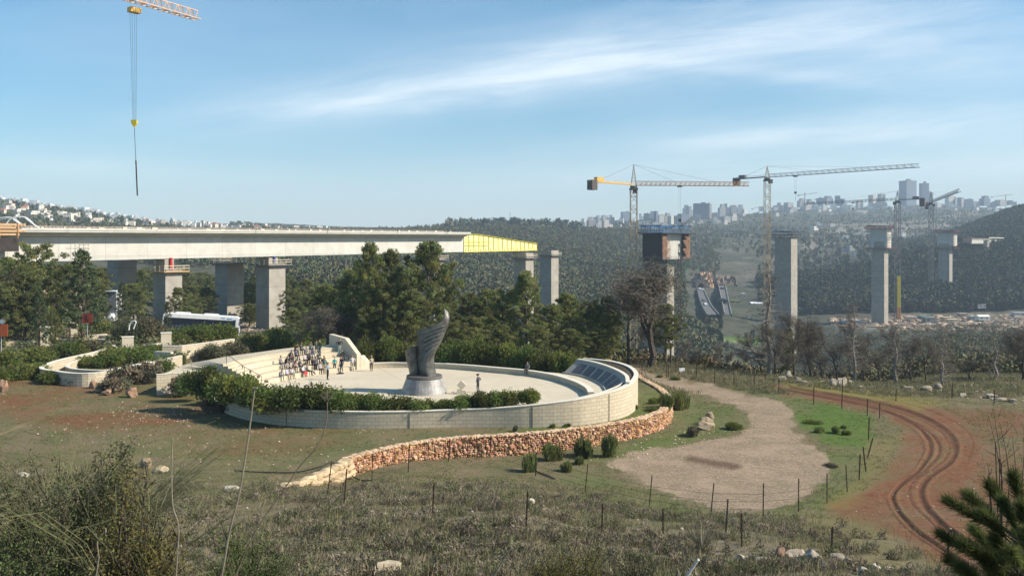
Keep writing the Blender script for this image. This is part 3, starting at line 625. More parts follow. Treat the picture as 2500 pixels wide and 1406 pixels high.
cp = offset_pts(NBs, -.10); mb = MB(); mb.ribbon(cp, [.45]*len(cp), [.70]*len(cp), .10); mb.build('foot_ledge', M['grey_stone'], nw)
def nsurf(s, v, off=0.0):
    s = min(max(s, 0), 1)*(n-1); i = min(int(s), n-2); f = s-i
    b = NBs[i].lerp(NBs[i+1], f); t = NTs[i].lerp(NTs[i+1], f); d = NBs[i+1]-NBs[i]; nr = d.cross(t-b).normalized()
    if nr.z < 0: nr = -nr
    return b.lerp(t, v)+nr*off
for k in range(7):
    a = .10+k*.128; b = a+.088; mb = MB(); c = [nsurf(a, .14, .01), nsurf(b, .14, .01), nsurf(b, .72, .01), nsurf(a, .72, .01)]; d = [nsurf(a, .14, .05), nsurf(b, .14, .05), nsurf(b, .72, .05), nsurf(a, .72, .05)]
    mb.add(c+d, [(3, 2, 1, 0), (4, 5, 6, 7), (0, 1, 5, 4), (1, 2, 6, 5), (2, 3, 7, 6), (3, 0, 4, 7)]); pl = mb.build('plaque', M['plaque'], nw)
    mb = MB()
    for side in (0, 1):
        for r in range(14):
            v = .20+r*.035; x0 = a+.008+side*.042; x1 = x0+.030*(.7+.3*((r*7+k*3+side*5) % 5)/4)
            c = [nsurf(x0, v, .055), nsurf(x1, v, .055), nsurf(x1, v+.012, .055), nsurf(x0, v+.012, .055)]; mb.add(c, [(0, 1, 2, 3)])
    mb.build('lettering', M['crane_g'], pl)
# amphitheatre
AC = Vector((-8, 85)); R0 = 17.0; RD = .95; RH = .45; A0, A1 = 124.5, 167.0
def pol(a, r): return (AC.x+r*math.cos(math.radians(a)), AC.y+r*math.sin(math.radians(a)))
am = thing('amphitheatre', 'curved pale limestone seating steps facing the plaza', 'amphitheatre', (*pol(150, 18), 0))
def arc_block(a0, a1, r0, r1, z0, z1, n=24):
    mb = MB(); vs = []; fs = []; uv = []
    for i in range(n+1):
        a = a0+(a1-a0)*i/n
        for r, z in ((r0, z0), (r0, z1), (r1, z1), (r1, z0)): vs.append((*pol(a, r), z))
    for i in range(n):
        o = i*4; u0 = math.radians(a0+(a1-a0)*i/n)*r0; u1 = math.radians(a0+(a1-a0)*(i+1)/n)*r0
        fs += [(o, o+1, o+5, o+4), (o+1, o+2, o+6, o+5), (o+2, o+3, o+7, o+6)]; uv += [[(u0, 0), (u0, z1-z0), (u1, z1-z0), (u1, 0)], [(u0, 50), (u0, 50+r1-r0), (u1, 50+r1-r0), (u1, 50)], [(u0, 0), (u0, 1), (u1, 1), (u1, 0)]]
    fs += [(3, 2, 1, 0), (n*4, n*4+1, n*4+2, n*4+3)]; uv += [[(0, 0)]*4]*2
    mb.add(vs, fs, 0, uv); return mb
m_step = m_block('limestone_steps', (.55, .48, .35), (.60, .53, .40), (.36, .30, .22), 1.6, 3.0, .006)
for k in range(4): arc_block(A0, A1, R0+RD*k, R0+RD*4+.02, -.3 if k == 0 else RH*k, RH*(k+1), 26).build('seat_row', m_step, am)
for k in range(9): arc_block(A1+.25, 173.0, R0+RD*.44*k, R0+RD*4+.02, -.3 if k == 0 else .225*k, .225*(k+1), 6).build('stair', m_step, am)
rin = [W(382, 915, 1.15), W(444, 910.5, 1.15), W(500, 904, 1.2)]+[Vector((*pol(a, R0+RD*4), 2.25)) for a in (173, 170, 167, 160, 152, 144, 136, 128, 124)]
rout = P3([W(383, 914.4, 1.15), W(407, 909, 1.25), W(454, 889, 1.42), W(506, 879, 1.92), W(560, 869, 2.15), W(620, 861, 2.25), W(700, 850, 2.25), W(760, 844, 2.25), W(806, 842, 2.25)], 4)
ra = resamp(rin, 40); rb2 = resamp(rout, 40); vs = []; fs = []
for a, b in zip(ra, rb2): vs += [(a.x, a.y, -1.2), (a.x, a.y, a.z), (b.x, b.y, b.z), (b.x, b.y, -1.2)]
for i in range(39): o = i*4; fs += [(o, o+4, o+5, o+1), (o+1, o+5, o+6, o+2), (o+2, o+6, o+7, o+3)]
fs += [(0, 1, 2, 3), (159, 158, 157, 156)]
uv = []
for i in range(39):
    u0, u1 = i*.6, i*.6+.6; uv += [[(u0, -1.2), (u1, -1.2), (u1, ra[i+1].z), (u0, ra[i].z)], [(u0, 90), (u1, 90), (u1, 92), (u0, 92)], [(u0, 0), (u1, 0), (u1, 1), (u0, 1)]]
uv += [[(0, 0)]*4]*2
mb = MB(); mb.add(vs, fs, 0, uv); mb.build('upper_terrace', M['block'], am)
mb = MB(); cp = [Vector((p.x, p.y, p.z)) for p in ra[:14]]; cp = offset_pts(cp, -.05); mb.ribbon(cp, [p.z+.004 for p in cp], [p.z+.06 for p in cp], .3); mb.build('coping', M['cap'], am)
# handrail on the stair
hr = thing('handrail', 'thin dark handrail going down the amphitheatre stair', 'handrail', (*pol(171, 19), 1))
hp = []
for r, z in ((17.1, 0.1), (18.9, 1.0), (20.8, 2.25)): x, y = pol(171.5, r); hp.append(Vector((x, y, z)))
for p in hp: mb = MB(); mb.tube([p, p+Vector((0, 0, .95))], .028, 6); mb.build('post', M['steel_dark'], hr)
mb = MB(); mb.tube([p+Vector((0, 0, .95)) for p in hp]+[hp[-1]+Vector((-1.2, .1, .95))], .03, 6); mb.build('rail', M['steel_dark'], hr)
# angled end wall of the seating
ew = thing('end_wall', 'tall angular limestone wall at the right end of the seating steps', 'wall', (-17.6, 99.7, 0))
A = Vector((-17.55, 99.6)); B_ = Vector((-21.5, 103.6)); d = (B_-A).normalized(); nr = Vector((d.y, -d.x))*-.55
q = [(A, -.2), (A, 1.72), (A.lerp(B_, .42), 3.35), (B_, 3.62), (B_, -.2)]
if nr.x < 0: nr = -nr
vs = [(p.x, p.y, z) for p, z in q]+[(p.x+nr.x, p.y+nr.y, z) for p, z in q]
mb = MB(); mb.add(vs, [(0, 1, 2, 3, 4), (9, 8, 7, 6, 5), (1, 0, 5, 6), (2, 1, 6, 7), (3, 2, 7, 8), (4, 3, 8, 9), (0, 4, 9, 5)]); mb.build('slab', M['stoneslab'], ew)
a = Vector((-17.2, 99.9)); b = W(902, 899, 0); mb = MB(); vs = [(a.x, a.y, -.2), (a.x, a.y, 1.55), (b.x, b.y, .5), (b.x, b.y, -.2), (a.x+.3, a.y+.6, -.2), (a.x+.3, a.y+.6, 1.55), (b.x+.2, b.y+.5, .5), (b.x+.2, b.y+.5, -.2)]
mb.add(vs, [(3, 2, 1, 0), (4, 5, 6, 7), (1, 2, 6, 5), (0, 1, 5, 4), (2, 3, 7, 6)]); mb.build('buttress', M['stoneslab'], ew)
# plaza floor
fl = [(p.x, p.y) for p in offset_pts(outw, .2)[:54]]+[(p.x, p.y) for p in reversed(offset_pts(bl2, .25))]+[pol(a, 18) for a in (123, 135, 150, 165, 173)]+[(-29, 84), (-26, 78)]
m_fl, t, b = mat('plaza_paving', .85, .2); vec = t.new('ShaderNodeNewGeometry').outputs['Position']
c = t.mix(t.ramp(t.noise(vec, .25, 5, .6), .3, .7), (.53, .46, .34), (.59, .52, .395)); c = t.mix(t.math('MULTIPLY', t.ramp(t.noise(vec, 3, 4, .7), .45, .8), .25), c, (.50, .43, .32))
spx = t.new('ShaderNodeSeparateXYZ', inp={0: vec}); ang = t.math('ARCTAN2', t.math('SUBTRACT', spx.outputs[1], 84.3), t.math('SUBTRACT', spx.outputs[0], -8.4))
sl = t.math('LESS_THAN', t.math('ABSOLUTE', t.math('SUBTRACT', t.math('FRACT', t.math('MULTIPLY', ang, 8/math.pi*.5)), .5)), .006); c = t.mix(t.math('MULTIPLY', sl, .5), c, (.30, .25, .19)); rr_ = t.math('SQRT', t.math('ADD', t.math('POWER', t.math('SUBTRACT', spx.outputs[0], -8.4), 2), t.math('POWER', t.math('SUBTRACT', spx.outputs[1], 84.3), 2))); rg = t.math('LESS_THAN', t.math('FRACT', t.math('DIVIDE', rr_, 1.2)), .03); c = t.mix(t.math('MULTIPLY', rg, .22), c, (.30, .25, .19)); c = t.mix(t.math('MULTIPLY', t.ramp(t.noise(vec, .7, 6, .75), .5, .75), .3), c, (.42, .36, .27))
t.l.new(c, b.inputs[0])
mb = MB(); mb.add([(x, y, 0) for x, y in fl], [tuple(range(len(fl)))])
po = mb.build('plaza_paving', m_fl); tag(po, 'pale limestone floor of the round memorial plaza', 'plaza', kind='structure')
import bmesh
bm = bmesh.new(); bm.from_mesh(po.data); bmesh.ops.triangulate(bm, faces=bm.faces); 
for f in bm.faces:
    if f.normal.z < 0: f.normal_flip()
bm.to_mesh(po.data); bm.free()
# sculpture
SO = W(1036, 957, 0); K = .00780
sc_ = thing('memorial_sculpture', 'tall grey bronze sculpture of a folded flag rising into a flame', 'sculpture', SO)
mb = MB(); mb.lathe((0, 0, 0), [(2.24, -.02), (2.22, .05), (1.74, 1.36), (1.66, 1.36)], 40); ob = mb.build('pedestal', M['pedestal'], sc_, off=(0, 0, 0))
mb = MB(); mb.lathe((0, 0, 0), [(1.70, 1.362), (1.72, 1.45), (1.70, 1.62), (1.62, 1.65)], 40); mb.build('pedestal_rim', M['pedestal_dark'], sc_, off=(0, 0, 0))
def curve(pts, n):
    pts = P3([(a, 0, b) for a, b in pts], 8); return resamp(pts, n)
def sheet(bot, top, left, right, yf, name, th=.13, nu=36, nv=60):
    b = curve(bot, nu); tp = curve(top, nu); l = curve(left, nv); r = curve(right, nv); g = np.zeros((nv, nu, 3))
    for j in range(nv):
        v = j/(nv-1)
        for i in range(nu):
            u = i/(nu-1)
            p = b[i]*(1-v)+tp[i]*v+l[j]*(1-u)+r[j]*u-(b[0]*(1-u)*(1-v)+b[-1]*u*(1-v)+tp[0]*(1-u)*v+tp[-1]*u*v)
            g[j, i] = (p.x, yf(u, v, p.x), p.z)
    du = np.gradient(g, axis=1); dv = np.gradient(g, axis=0); nr = np.cross(du, dv); nr /= np.linalg.norm(nr, axis=2, keepdims=True)+1e-9
    nr = np.where(nr[..., 1:2] > 0, -nr, nr); f = g+nr*th/2; k = g-nr*th/2
    vs = np.concatenate([f.reshape(-1, 3), k.reshape(-1, 3)]); N = nu*nv; fs = []
    for j in range(nv-1):
        for i in range(nu-1): a = j*nu+i; fs.append((a, a+1, a+nu+1, a+nu)); fs.append((N+a+nu, N+a+nu+1, N+a+1, N+a))
    ed = [j*nu for j in range(nv)], [j*nu+nu-1 for j in range(nv)], list(range(nu)), [(nv-1)*nu+i for i in range(nu)]
    for e in ed:
        for a, c in zip(e[:-1], e[1:]): fs.append((a, c, N+c, N+a))
    mb = MB(); mb.add(vs, fs); o = mb.build(name, M['bronze'], sc_, off=(0, 0, 0), smooth=True); return g, nr, o
yA = lambda u, v, x: .55-1.55*math.sin(math.pi*(.14+.72*u))*(1-.25*v)-.15*v
gA, nA, oA = sheet([(-.26, 1.6), (.4, 1.58), (1.11, 1.6)], [(-.61, 6.0), (.1, 6.12), (.44, 6.26), (1.0, 6.45), (1.4, 6.66), (1.75, 6.9), (1.90, 7.25), (1.92, 7.6), (1.81, 8.07)],
  [(-.26, 1.6), (-.52, 2.4), (-.61, 3.1), (-.61, 4.5), (-.61, 6.0)], [(1.11, 1.6), (.90, 2.3), (.83, 3.1), (1.10, 4.06), (1.58, 5.0), (2.0, 6.0), (2.28, 6.8), (2.37, 7.3), (2.20, 7.75), (1.81, 8.07)], yA, 'flame_sheet')
yB = lambda u, v, x: .75-1.05*math.sin(math.pi*(.05+.85*u))
sheet([(-1.40, 1.6), (-.9, 1.6), (-.2, 1.6)], [(-1.86, 3.85), (-1.72, 4.08), (-1.2, 4.28), (-.45, 4.55)], [(-1.40, 1.6), (-1.55, 2.3), (-1.72, 3.0), (-1.86, 3.85)], [(-.2, 1.6), (-.35, 3.0), (-.45, 4.55)], yB, 'folded_sheet', nu=24, nv=30)
yC = lambda u, v, x: 1.25-.9*math.sin(math.pi*u)
sheet([(-.9, 1.6), (0, 1.6), (1.0, 1.6)], [(-.75, 5.6), (0, 5.9), (1.55, 6.3)], [(-.9, 1.6), (-.8, 3.5), (-.75, 5.6)], [(1.0, 1.6), (.8, 3.2), (1.55, 6.3)], yC, 'back_sheet', nu=20, nv=24)
for (ya, yb, xl) in ((305, 395, 705), (350, 452, 688), (400, 502, 680), (455, 560, 676), (505, 612, 690), (562, 664, 712)):
    zR = (1140-ya)*K; zL = (1140-yb)*K; pts = []
    for k in range(15):
        q = k/14; z = zR+(zL-zR)*(q**.8)*(1-.0*q); xr = np.interp(zR, gA[:, -1, 2], gA[:, -1, 0])-.05; x = xr+((xl-683)*K-xr)*q
        z = z+.10*math.sin(math.pi*q)
        d = (gA[..., 0]-x)**2+(gA[..., 2]-z)**2; j, i = np.unravel_index(np.argmin(d), d.shape); y = gA[j, i, 1]+nA[j, i, 1]*.09; pts.append((x, y, z))
    mb = MB(); mb.tube(pts, .03, 5); mb.build('stripe_line', M['bronze_line'], sc_, off=(0, 0, 0))
mk = thing('marker_stone', 'small tilted square stone marker on a low block beside the sculpture', 'marker', W(1127, 961, 0))
mb = MB(); s = .62
mb.add([(x*.7071*s-z*.7071*s, y, x*.7071*s+z*.7071*s+.82) for y in (-.16, .16) for x, z in ((-.5, -.5), (.5, -.5), (.5, .5), (-.5, .5))], [(0, 1, 2, 3), (7, 6, 5, 4), (0, 4, 5, 1), (1, 5, 6, 2), (2, 6, 7, 3), (3, 7, 4, 0)]); mb.build('tilted_square', M['stoneslab'], mk, off=(0, 0, 0))
mb = MB(); mb.box((0, .05, .19), (.85, .6, .38)); mb.build('base_block', M['stoneslab'], mk, off=(0, 0, 0))
# ------------------------------------------------------------------ ramp walls and gate pillars at the left
def lowwall(label, pts, zb, th=.35, side=1, sm=4, group=None):
    w = smooth_poly([W(*p) for p in pts], sm) if sm > 1 else [W(*p) for p in pts]
    o = thing('low_wall', label, 'wall', (w[0].x, w[0].y, zb), group); rib('wall', w, zb, th, M['block'], o, side)
    c = offset_pts(w, -.04*side); mb = MB(); mb.ribbon(c, [p.z+.003 for p in c], [p.z+.06 for p in c], th+.08, side=side); mb.build('coping', M['cap'], o); return o
RG = 'limestone walls of the ramp at the left'
lowwall('outer rim of the looping ramp, a pale wall curving to a rounded left end', [(262, 851, .8), (238, 859, .75), (149, 879, .65), (112, 893, .6), (107, 899, .55), (116, 902, .55), (139, 905, .55), (174, 910, .55), (216, 911, .55), (270, 905, .55), (323, 893, .6), (388, 879, .7), (440, 868, .9)], -1.3, .4, -1, group=RG)
lowwall('inner curved wall ringing the planted island of the ramp', [(290, 858, .7), (230, 868, .5), (180, 884, .35), (167, 893, .3), (172, 897, .3), (188, 901, .3), (238, 904, .3), (270, 902, .3), (330, 890, .4), (390, 874, .6)], -1.2, .3, -1, group=RG)
lowwall('low shaded wall along the road at the far left edge', [(0, 836, .6), (60, 833, .6), (98, 831, .6)], -1, .4, 1, 1, RG)
lowwall('wall running from the left gate pillar and sloping down beside the steps', [(140, 829, .8), (250, 829, .8), (288, 852, .3)], -1, .4, 1, 1, RG)
lowwall('wall between the second and third gate pillars with a shaded middle', [(190, 819, .9), (205, 820, .9), (262, 816, .9)], -.6, .4, 1, 1, RG)
lowwall('shaded wall stepping toward the third pillar', [(241, 820, .9), (310, 820, .9), (318, 824, .9)], -.6, .4, 1, 1, RG)
lowwall('short pale wall behind the fourth gate pillar', [(352, 843, .8), (395, 838, .8), (446, 822, .9)], -.6, .4, 1, 3, RG)
lowwall('long bright planter wall below the bus, shaded at its left return', [(396, 845, 1.3), (444, 845, 1.25), (500, 838, 1.25), (573, 828, 1.25)], -1.0, .45, 1, 1, RG)
mb = MB(); o = thing('garden_steps', 'short flight of pale steps beside the fourth gate pillar', 'steps', W(410, 868, .3))
for k in range(4): p = W(400+k*7, 858+k*5, 1.0-k*.25); mb.box((p.x, p.y, p.z-.4), (2.4, .5, .8), -.3)
mb.build('step', M['stoneslab'], o)
o = thing('ramp_steps', 'pale steps going down between the third pillar and the sloping wall', 'steps', W(280, 852, .2)); mb = MB()
for k in range(6): p = W(283, 833+k*4.2, .65-k*.15); mb.box((p.x, p.y, p.z-.4), (2.6, .6, .8), .1)
mb.build('step', M['stoneslab'], o)
for x0, x1, yt, yb, lb in ((99, 131, 798, 838, 'first square limestone gate pillar, widest and leftmost'), (169, 190, 788, 821, 'second limestone gate pillar, standing left of the red arrow sign'), (297, 327, 823, 852, 'low third limestone gate pillar beside the ramp steps'), (392, 419, 813, 846, 'fourth limestone gate pillar at the end of the bright planter wall')):
    Y = 13.4*F/(yb-HZ); p = WD((x0+x1)/2, yb, Y); w = (x1-x0)*Y/F/1.15; h = (yb-yt)*Y/F
    o = thing('gate_pillar', lb, 'pillar', (p.x, p.y, p.z-.4), 'gate pillars of the ramp'); mb = MB(); mb.box((0, 0, h/2+.2), (w, w*.55, h+.4), .45); mb.build('shaft', M['stoneslab'], o, off=(0, 0, 0)); 
    mb = MB(); mb.box((0, 0, h+.45), (w+.12, w*.55+.12, .1), .45); mb.build('cap', M['cap'], o, off=(0, 0, 0))
# ------------------------------------------------------------------ viaduct
BD = Vector((.5335, .8458)); BN = Vector((.8458, -.5335))       # along the bridge, and its sunlit side
def BP(s, l=0.0): return Vector((-79.6, 160))+BD*s+BN*(l-2.6)
def bz(s): return 16.75+s*.0074
def sweep(prof, s0, s1, name, m, parent, n=2, zf=None):
    """prof: (lateral, z below deck) closed loop"""
    mb = MB(); vs = []; k = len(prof)
    for i in range(n):
        s = s0+(s1-s0)*i/(n-1)
        for l, z in prof: p = BP(s, l); vs.append((p.x, p.y, bz(s)+z))
    fs = [tuple(range(k)), tuple(range(n*k-1, (n-1)*k-1, -1))]
    for i in range(n-1):
        for j in range(k): a = i*k+j; b = i*k+(j+1) % k; fs.append((a, a+k, b+k, b))
    mb.add(vs, fs); return mb.build(name, m, parent)
vb = thing('railway_viaduct', 'long unfinished concrete box girder viaduct with shaded deck overhang', 'bridge', (*BP(0), 11))
sweep([(-2.6, -5.5), (2.6, -5.5), (2.6, -1.2), (-2.6, -1.2)], -40, 122, 'box_girder', M['conc'], vb)
sweep([(-5.2, -.35), (-2.62, -1.197), (2.62, -1.197), (5.2, -.35), (5.2, -.05), (-5.2, -.05)], -40, 122.01, 'deck_slab', M['conc'], vb)
sweep([(4.95, -.046), (5.32, -.046), (5.32, .36), (4.95, .36)], -40, 122, 'parapet', M['conc'], vb)
sweep([(-5.3, -.046), (-4.95, -.046), (-4.95, .95), (-5.3, .95)], -40, 122, 'far_parapet', M['conc'], vb)
mb = MB()
for i in range(620):
    s = -38+i*.256; p = BP(s, -4.0); mb.beam((p.x, p.y, bz(s)-.04), (p.x, p.y, bz(s)+1.0+.12*math.sin(i*1.7)), .08)
for z in (.4, .75, 1.0): a = BP(-38, -4.0); b = BP(121, -4.0); mb.beam((a.x, a.y, bz(-38)+z), (b.x, b.y, bz(121)+z), .06)
mb.build('reinforcement', M['rust'], vb)
for i in range(34):
    s = -10+i*3.7+rng.uniform(-1, 1); p = BP(s, 5.0); h = rng.uniform(.1, .4); mb = MB(); mb.box((p.x, p.y, bz(s)+.36+h/2), (rng.uniform(.2, 1.2), .3, h), 1.0); mb.build('timber_offcut', M['rail'], vb)
for s in (40, 62, 88, 110): p = BP(s, 5.36); mb = MB(); mb.beam((p.x, p.y, bz(s)-.3), (p.x, p.y, bz(s)+1.6), .05); mb.build('deck_post', M['rust'], vb)
# launching nose
def nose_h(t): return -.25-2.9*t if t > .22 else -.25-.2*t     # top line, t along the nose
NZ0, NZ1 = 122.05, 165.0
ns = thing('launching_nose', 'bright yellow steel launching nose tapering from the end of the girder', 'launching nose', (*BP(NZ0), 12))
topz = lambda t: (-.25 if t < .16 else -.25-3.05*(t-.16)/.84)
for l in (2.55, -2.55):
    mb = MB(); vs = []; N = 12
    for i in range(N+1):
        t = i/N; s = NZ0+(NZ1-NZ0)*t
        for ll in (l-.04, l+.04):
            p = BP(s, ll); vs += [(p.x, p.y, bz(s)-5.45), (p.x, p.y, bz(s)+topz(t))]
    fs = []
    for i in range(N): o = i*4; fs += [(o, o+4, o+5, o+1), (o+2, o+3, o+7, o+6), (o+1, o+5, o+7, o+3), (o, o+2, o+6, o+4)]
    fs += [(0, 1, 3, 2), (N*4, N*4+2, N*4+3, N*4+1)]
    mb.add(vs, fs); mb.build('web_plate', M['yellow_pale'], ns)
    mb = MB()
    for i in range(17):
        t = min(1, (i/16)**1.0); s = NZ0+(NZ1-NZ0)*t; p = BP(s, l+.16); mb.beam((p.x, p.y, bz(s)-5.4), (p.x, p.y, bz(s)+topz(t)-.05), .16)
        p = BP(s+1, l+.14); mb.beam((p.x, p.y, bz(s)-5.4), (p.x, p.y, bz(s)-4.6), .14) if i < 16 else None
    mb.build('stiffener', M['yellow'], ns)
    mb = MB()
    for i in range(N):
        a, b = i/N, (i+1)/N; sa = NZ0+(NZ1-NZ0)*a; sb = NZ0+(NZ1-NZ0)*b; pa = BP(sa, l+.05); pb = BP(sb, l+.05)
        mb.beam((pa.x, pa.y, bz(sa)+topz(a)+.06), (pb.x, pb.y, bz(sb)+topz(b)+.06), .7, .12); mb.beam((pa.x, pa.y, bz(sa)-5.52), (pb.x, pb.y, bz(sb)-5.52), .7, .14)
    a = BP(NZ0+.3, l+.2); b = BP(NZ0+13, l+.2); mb.beam((a.x, a.y, 15.1), (b.x, b.y, 15.2), .12); mb.beam((a.x, a.y, 14.0), (b.x, b.y, 14.1), .12)
    mb.build('flange', M['yellow'], ns)
for i in range(9):
    s = NZ0+1+i*5.1
    for z in (-5.3, -2.9): a = BP(s, -2.5); b = BP(s, 2.5); mb = MB(); mb.beam((a.x, a.y, bz(s)+z), (b.x, b.y, bz(s)+z), .2); mb.build('cross_brace', M['yellow'], ns)
# piers
def rot_box_poly(c, u, v, wu, wv): 
    c = Vector(c); return [tuple(c-u*wu/2-v*wv/2), tuple(c+u*wu/2-v*wv/2), tuple(c+u*wu/2+v*wv/2), tuple(c-u*wu/2+v*wv/2)]
def ccw(p):
    a = sum(p[i][0]*p[(i+1) % len(p)][1]-p[(i+1) % len(p)][0]*p[i][1] for i in range(len(p))); return p if a > 0 else p[::-1]
def pier(lab, c, ztop, wl, wd, ang=None, group='viaduct piers', m=None, zb=None, platform=None, jack=None):
    u = BN; v = BD
    if ang is not None: v = Vector((math.sin(ang), math.cos(ang))); u = Vector((v.y, -v.x))
    c = Vector(c); z0 = (gz(c.x, c.y) if zb is None else zb)-1.5
    o = thing('bridge_pier', lab, 'bridge pier', (c.x, c.y, z0), group)
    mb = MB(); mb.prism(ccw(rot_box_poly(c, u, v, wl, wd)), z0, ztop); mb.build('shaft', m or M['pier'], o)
    if platform:
        zp = platform; pw = wl+2.0; pd = wd+2.0
        mb = MB(); mb.prism(ccw(rot_box_poly(c, u, v, pw, pd)), ztop-zp-.2, ztop-zp); mb.build('platform', M['wood'] if jack == 'red' else M['crane_g'], o)
        mb = MB()
        for a, b in ((-1, -1), (1, -1), (1, 1), (-1, 1)):
            pass
        cor = rot_box_poly(c, u, v, pw-.1, pd-.1)
        for i in range(4):
            a = Vector(cor[i]); b = Vector(cor[(i+1) % 4])
            for z in (.55, 1.1): mb.beam((a.x, a.y, ztop-zp+z), (b.x, b.y, ztop-zp+z), .09, .12)
            for k in range(4): q = a.lerp(b, k/4); mb.beam((q.x, q.y, ztop-zp), (q.x, q.y, ztop-zp+1.2), .08)
        mb.build('guard_rail', M['rail'], o)
    if jack:
        q = c+u*(wl*.18)-v*(wd*.1); mb = MB(); mb.tube([(q.x, q.y, ztop), (q.x, q.y, bz(30)-5.5+.1)], .42, 10); q2 = q+u*.9
        mb.tube([(q2.x, q2.y, ztop), (q2.x, q2.y, bz(30)-5.5+.1)], .3, 10); mb.build('bearing_jack', M['red'] if jack == 'red' else M['bluejack'], o)
        mb = MB(); mb.prism(ccw(rot_box_poly(c-v*.6, u, v, wl*.7, wd*.55)), ztop, 11.3); mb.build('bearing_plinth', M['pier'], o)
    return o
def cen(px, Y): return Vector(((px-1250)*Y/F, Y))
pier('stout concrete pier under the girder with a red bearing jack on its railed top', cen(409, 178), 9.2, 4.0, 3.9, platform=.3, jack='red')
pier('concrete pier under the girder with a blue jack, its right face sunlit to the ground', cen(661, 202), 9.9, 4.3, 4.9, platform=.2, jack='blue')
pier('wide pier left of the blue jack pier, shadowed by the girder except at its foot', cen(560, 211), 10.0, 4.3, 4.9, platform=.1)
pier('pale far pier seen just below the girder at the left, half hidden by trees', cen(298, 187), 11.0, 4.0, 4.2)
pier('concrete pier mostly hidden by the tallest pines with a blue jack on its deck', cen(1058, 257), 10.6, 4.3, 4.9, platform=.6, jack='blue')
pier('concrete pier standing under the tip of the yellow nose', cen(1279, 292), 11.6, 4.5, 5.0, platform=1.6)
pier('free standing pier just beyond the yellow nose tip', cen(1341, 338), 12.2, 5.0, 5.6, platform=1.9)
# tall valley piers
VG = 'tall piers in the valley'
TH = math.radians(32)
def valley_pier(lab, px, Y, ztop, wl, wd, ang, split=0):
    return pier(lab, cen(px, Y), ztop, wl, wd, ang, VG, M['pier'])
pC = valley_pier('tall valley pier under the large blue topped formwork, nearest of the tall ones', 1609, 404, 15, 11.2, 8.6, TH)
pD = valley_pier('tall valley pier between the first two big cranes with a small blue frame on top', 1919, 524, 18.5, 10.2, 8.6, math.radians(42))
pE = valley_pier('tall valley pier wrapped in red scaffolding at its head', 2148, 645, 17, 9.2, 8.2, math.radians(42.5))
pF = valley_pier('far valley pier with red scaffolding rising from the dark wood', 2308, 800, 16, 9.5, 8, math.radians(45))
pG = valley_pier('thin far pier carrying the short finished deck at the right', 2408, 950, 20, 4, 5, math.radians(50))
def ubox(mb, c, u, v, wu, wv, z0, z1, mi=0): mb.prism(ccw(rot_box_poly(c, u, v, wu, wv)), z0, z1, mi)
def head(lab, px, Y, zb, zt, wl, wd, ang, frame_m, cat, netw=True, opened=True):
    """travelling formwork round a pier head: shutters, platforms, rails and the steel frame above"""
    v = Vector((math.sin(ang), math.cos(ang))); u = Vector((v.y, -v.x)); c = cen(px, Y)
    o = thing('pier_formwork', lab, 'formwork', (c.x, c.y, zb), 'formwork heads on the tall piers')
    mb = MB(); ubox(mb, c, u, v, wl*.62, wd*1.0, zb+.3, zt-3.2); mb.build('pier_head', M['conc'], o)
    mb = MB()
    for s in (-1, 1): ubox(mb, c+v*s*wd*.58, u, v, wl*.9, wd*.24, zb+.6, zt-3.5)
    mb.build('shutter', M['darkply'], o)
    mb = MB()
    for k in range(11):
        z = zb+.8+k*(zt-zb-4.6)/11
        for s in (-1, 1):
            a = c+v*s*wd*(.36+.05*((k*3) % 4))+u*wl*.47; b = c+v*s*wd*.72+u*wl*.47; mb.beam((a.x, a.y, z), (b.x, b.y, z+.1), .3, .75)
    mb.build('side_board', M['formply'], o)
    mb = MB(); ubox(mb, c, u, v, wl*1.12, wd*1.6, zb, zb+.3); ubox(mb, c, u, v, wl*1.2, wd*1.75, zt-3.4, zt-3.0); mb.build('platform', M['darkply'], o)
    mb = MB()
    for z0, kw, kd in ((zb+.3, 1.1, 1.58), (zt-3.0, 1.18, 1.72)):
        cor = rot_box_poly(c, u, v, wl*kw, wd*kd)
        for i in range(4):
            a = Vector(cor[i]); b = Vector(cor[(i+1) % 4])
            for z in (.6, 1.2): mb.beam((a.x, a.y, z0+z), (b.x, b.y, z0+z), .12)
            for k in range(7): q = a.lerp(b, k/7); mb.beam((q.x, q.y, z0), (q.x, q.y, z0+1.3), .1)
        if z0 > zb+1:
            for i in range(4): q = Vector(cor[i]); mb.beam((q.x, q.y, zb), (q.x, q.y, zt-3), .14)
    mb.build('guard_rail', M['crane_g'], o)
    mb = MB(); L = wd*.8
    for s in (-1, 0, 1):
        a = c+u*s*wl*.4-v*L; b = c+u*s*wl*.4+v*L; mb.beam((a.x, a.y, zt), (b.x, b.y, zt), .35, .5); mb.beam((a.x, a.y, zt-2.6), (b.x, b.y, zt-2.6), .2, .25)
        for k in range(5):
            p = a.lerp(b, k/5); q = a.lerp(b, (k+1)/5); z = (zt-2.6, zt); mb.beam((p.x, p.y, z[k % 2]), (q.x, q.y, z[(k+1) % 2]), .22); mb.beam((p.x, p.y, zt-2.6), (p.x, p.y, zt+.6*(k % 2)), .2)
    for s in (-1, .4, 1): a = c+v*s*L-u*wl*.5; b = c+v*s*L+u*wl*.5; mb.beam((a.x, a.y, zt+.3), (b.x, b.y, zt+.3), .3, .4)
    mb.build('steel_frame', frame_m, o); return o, c, u, v
o, c, u, v = head('large formwork box with blue steel trusses on the nearest tall pier', 1626, 405, 7.6, 22.8, 12.0, 15.5, math.radians(44), M['blue'], 'x')
m_net, t, b = mat('debris_net', .9, .1); tr = t.new('ShaderNodeBsdfTransparent'); mx = t.new('ShaderNodeMixShader'); mx.inputs[0].default_value = .30; b.inputs[0].default_value = (.05, .11, .08, 1)
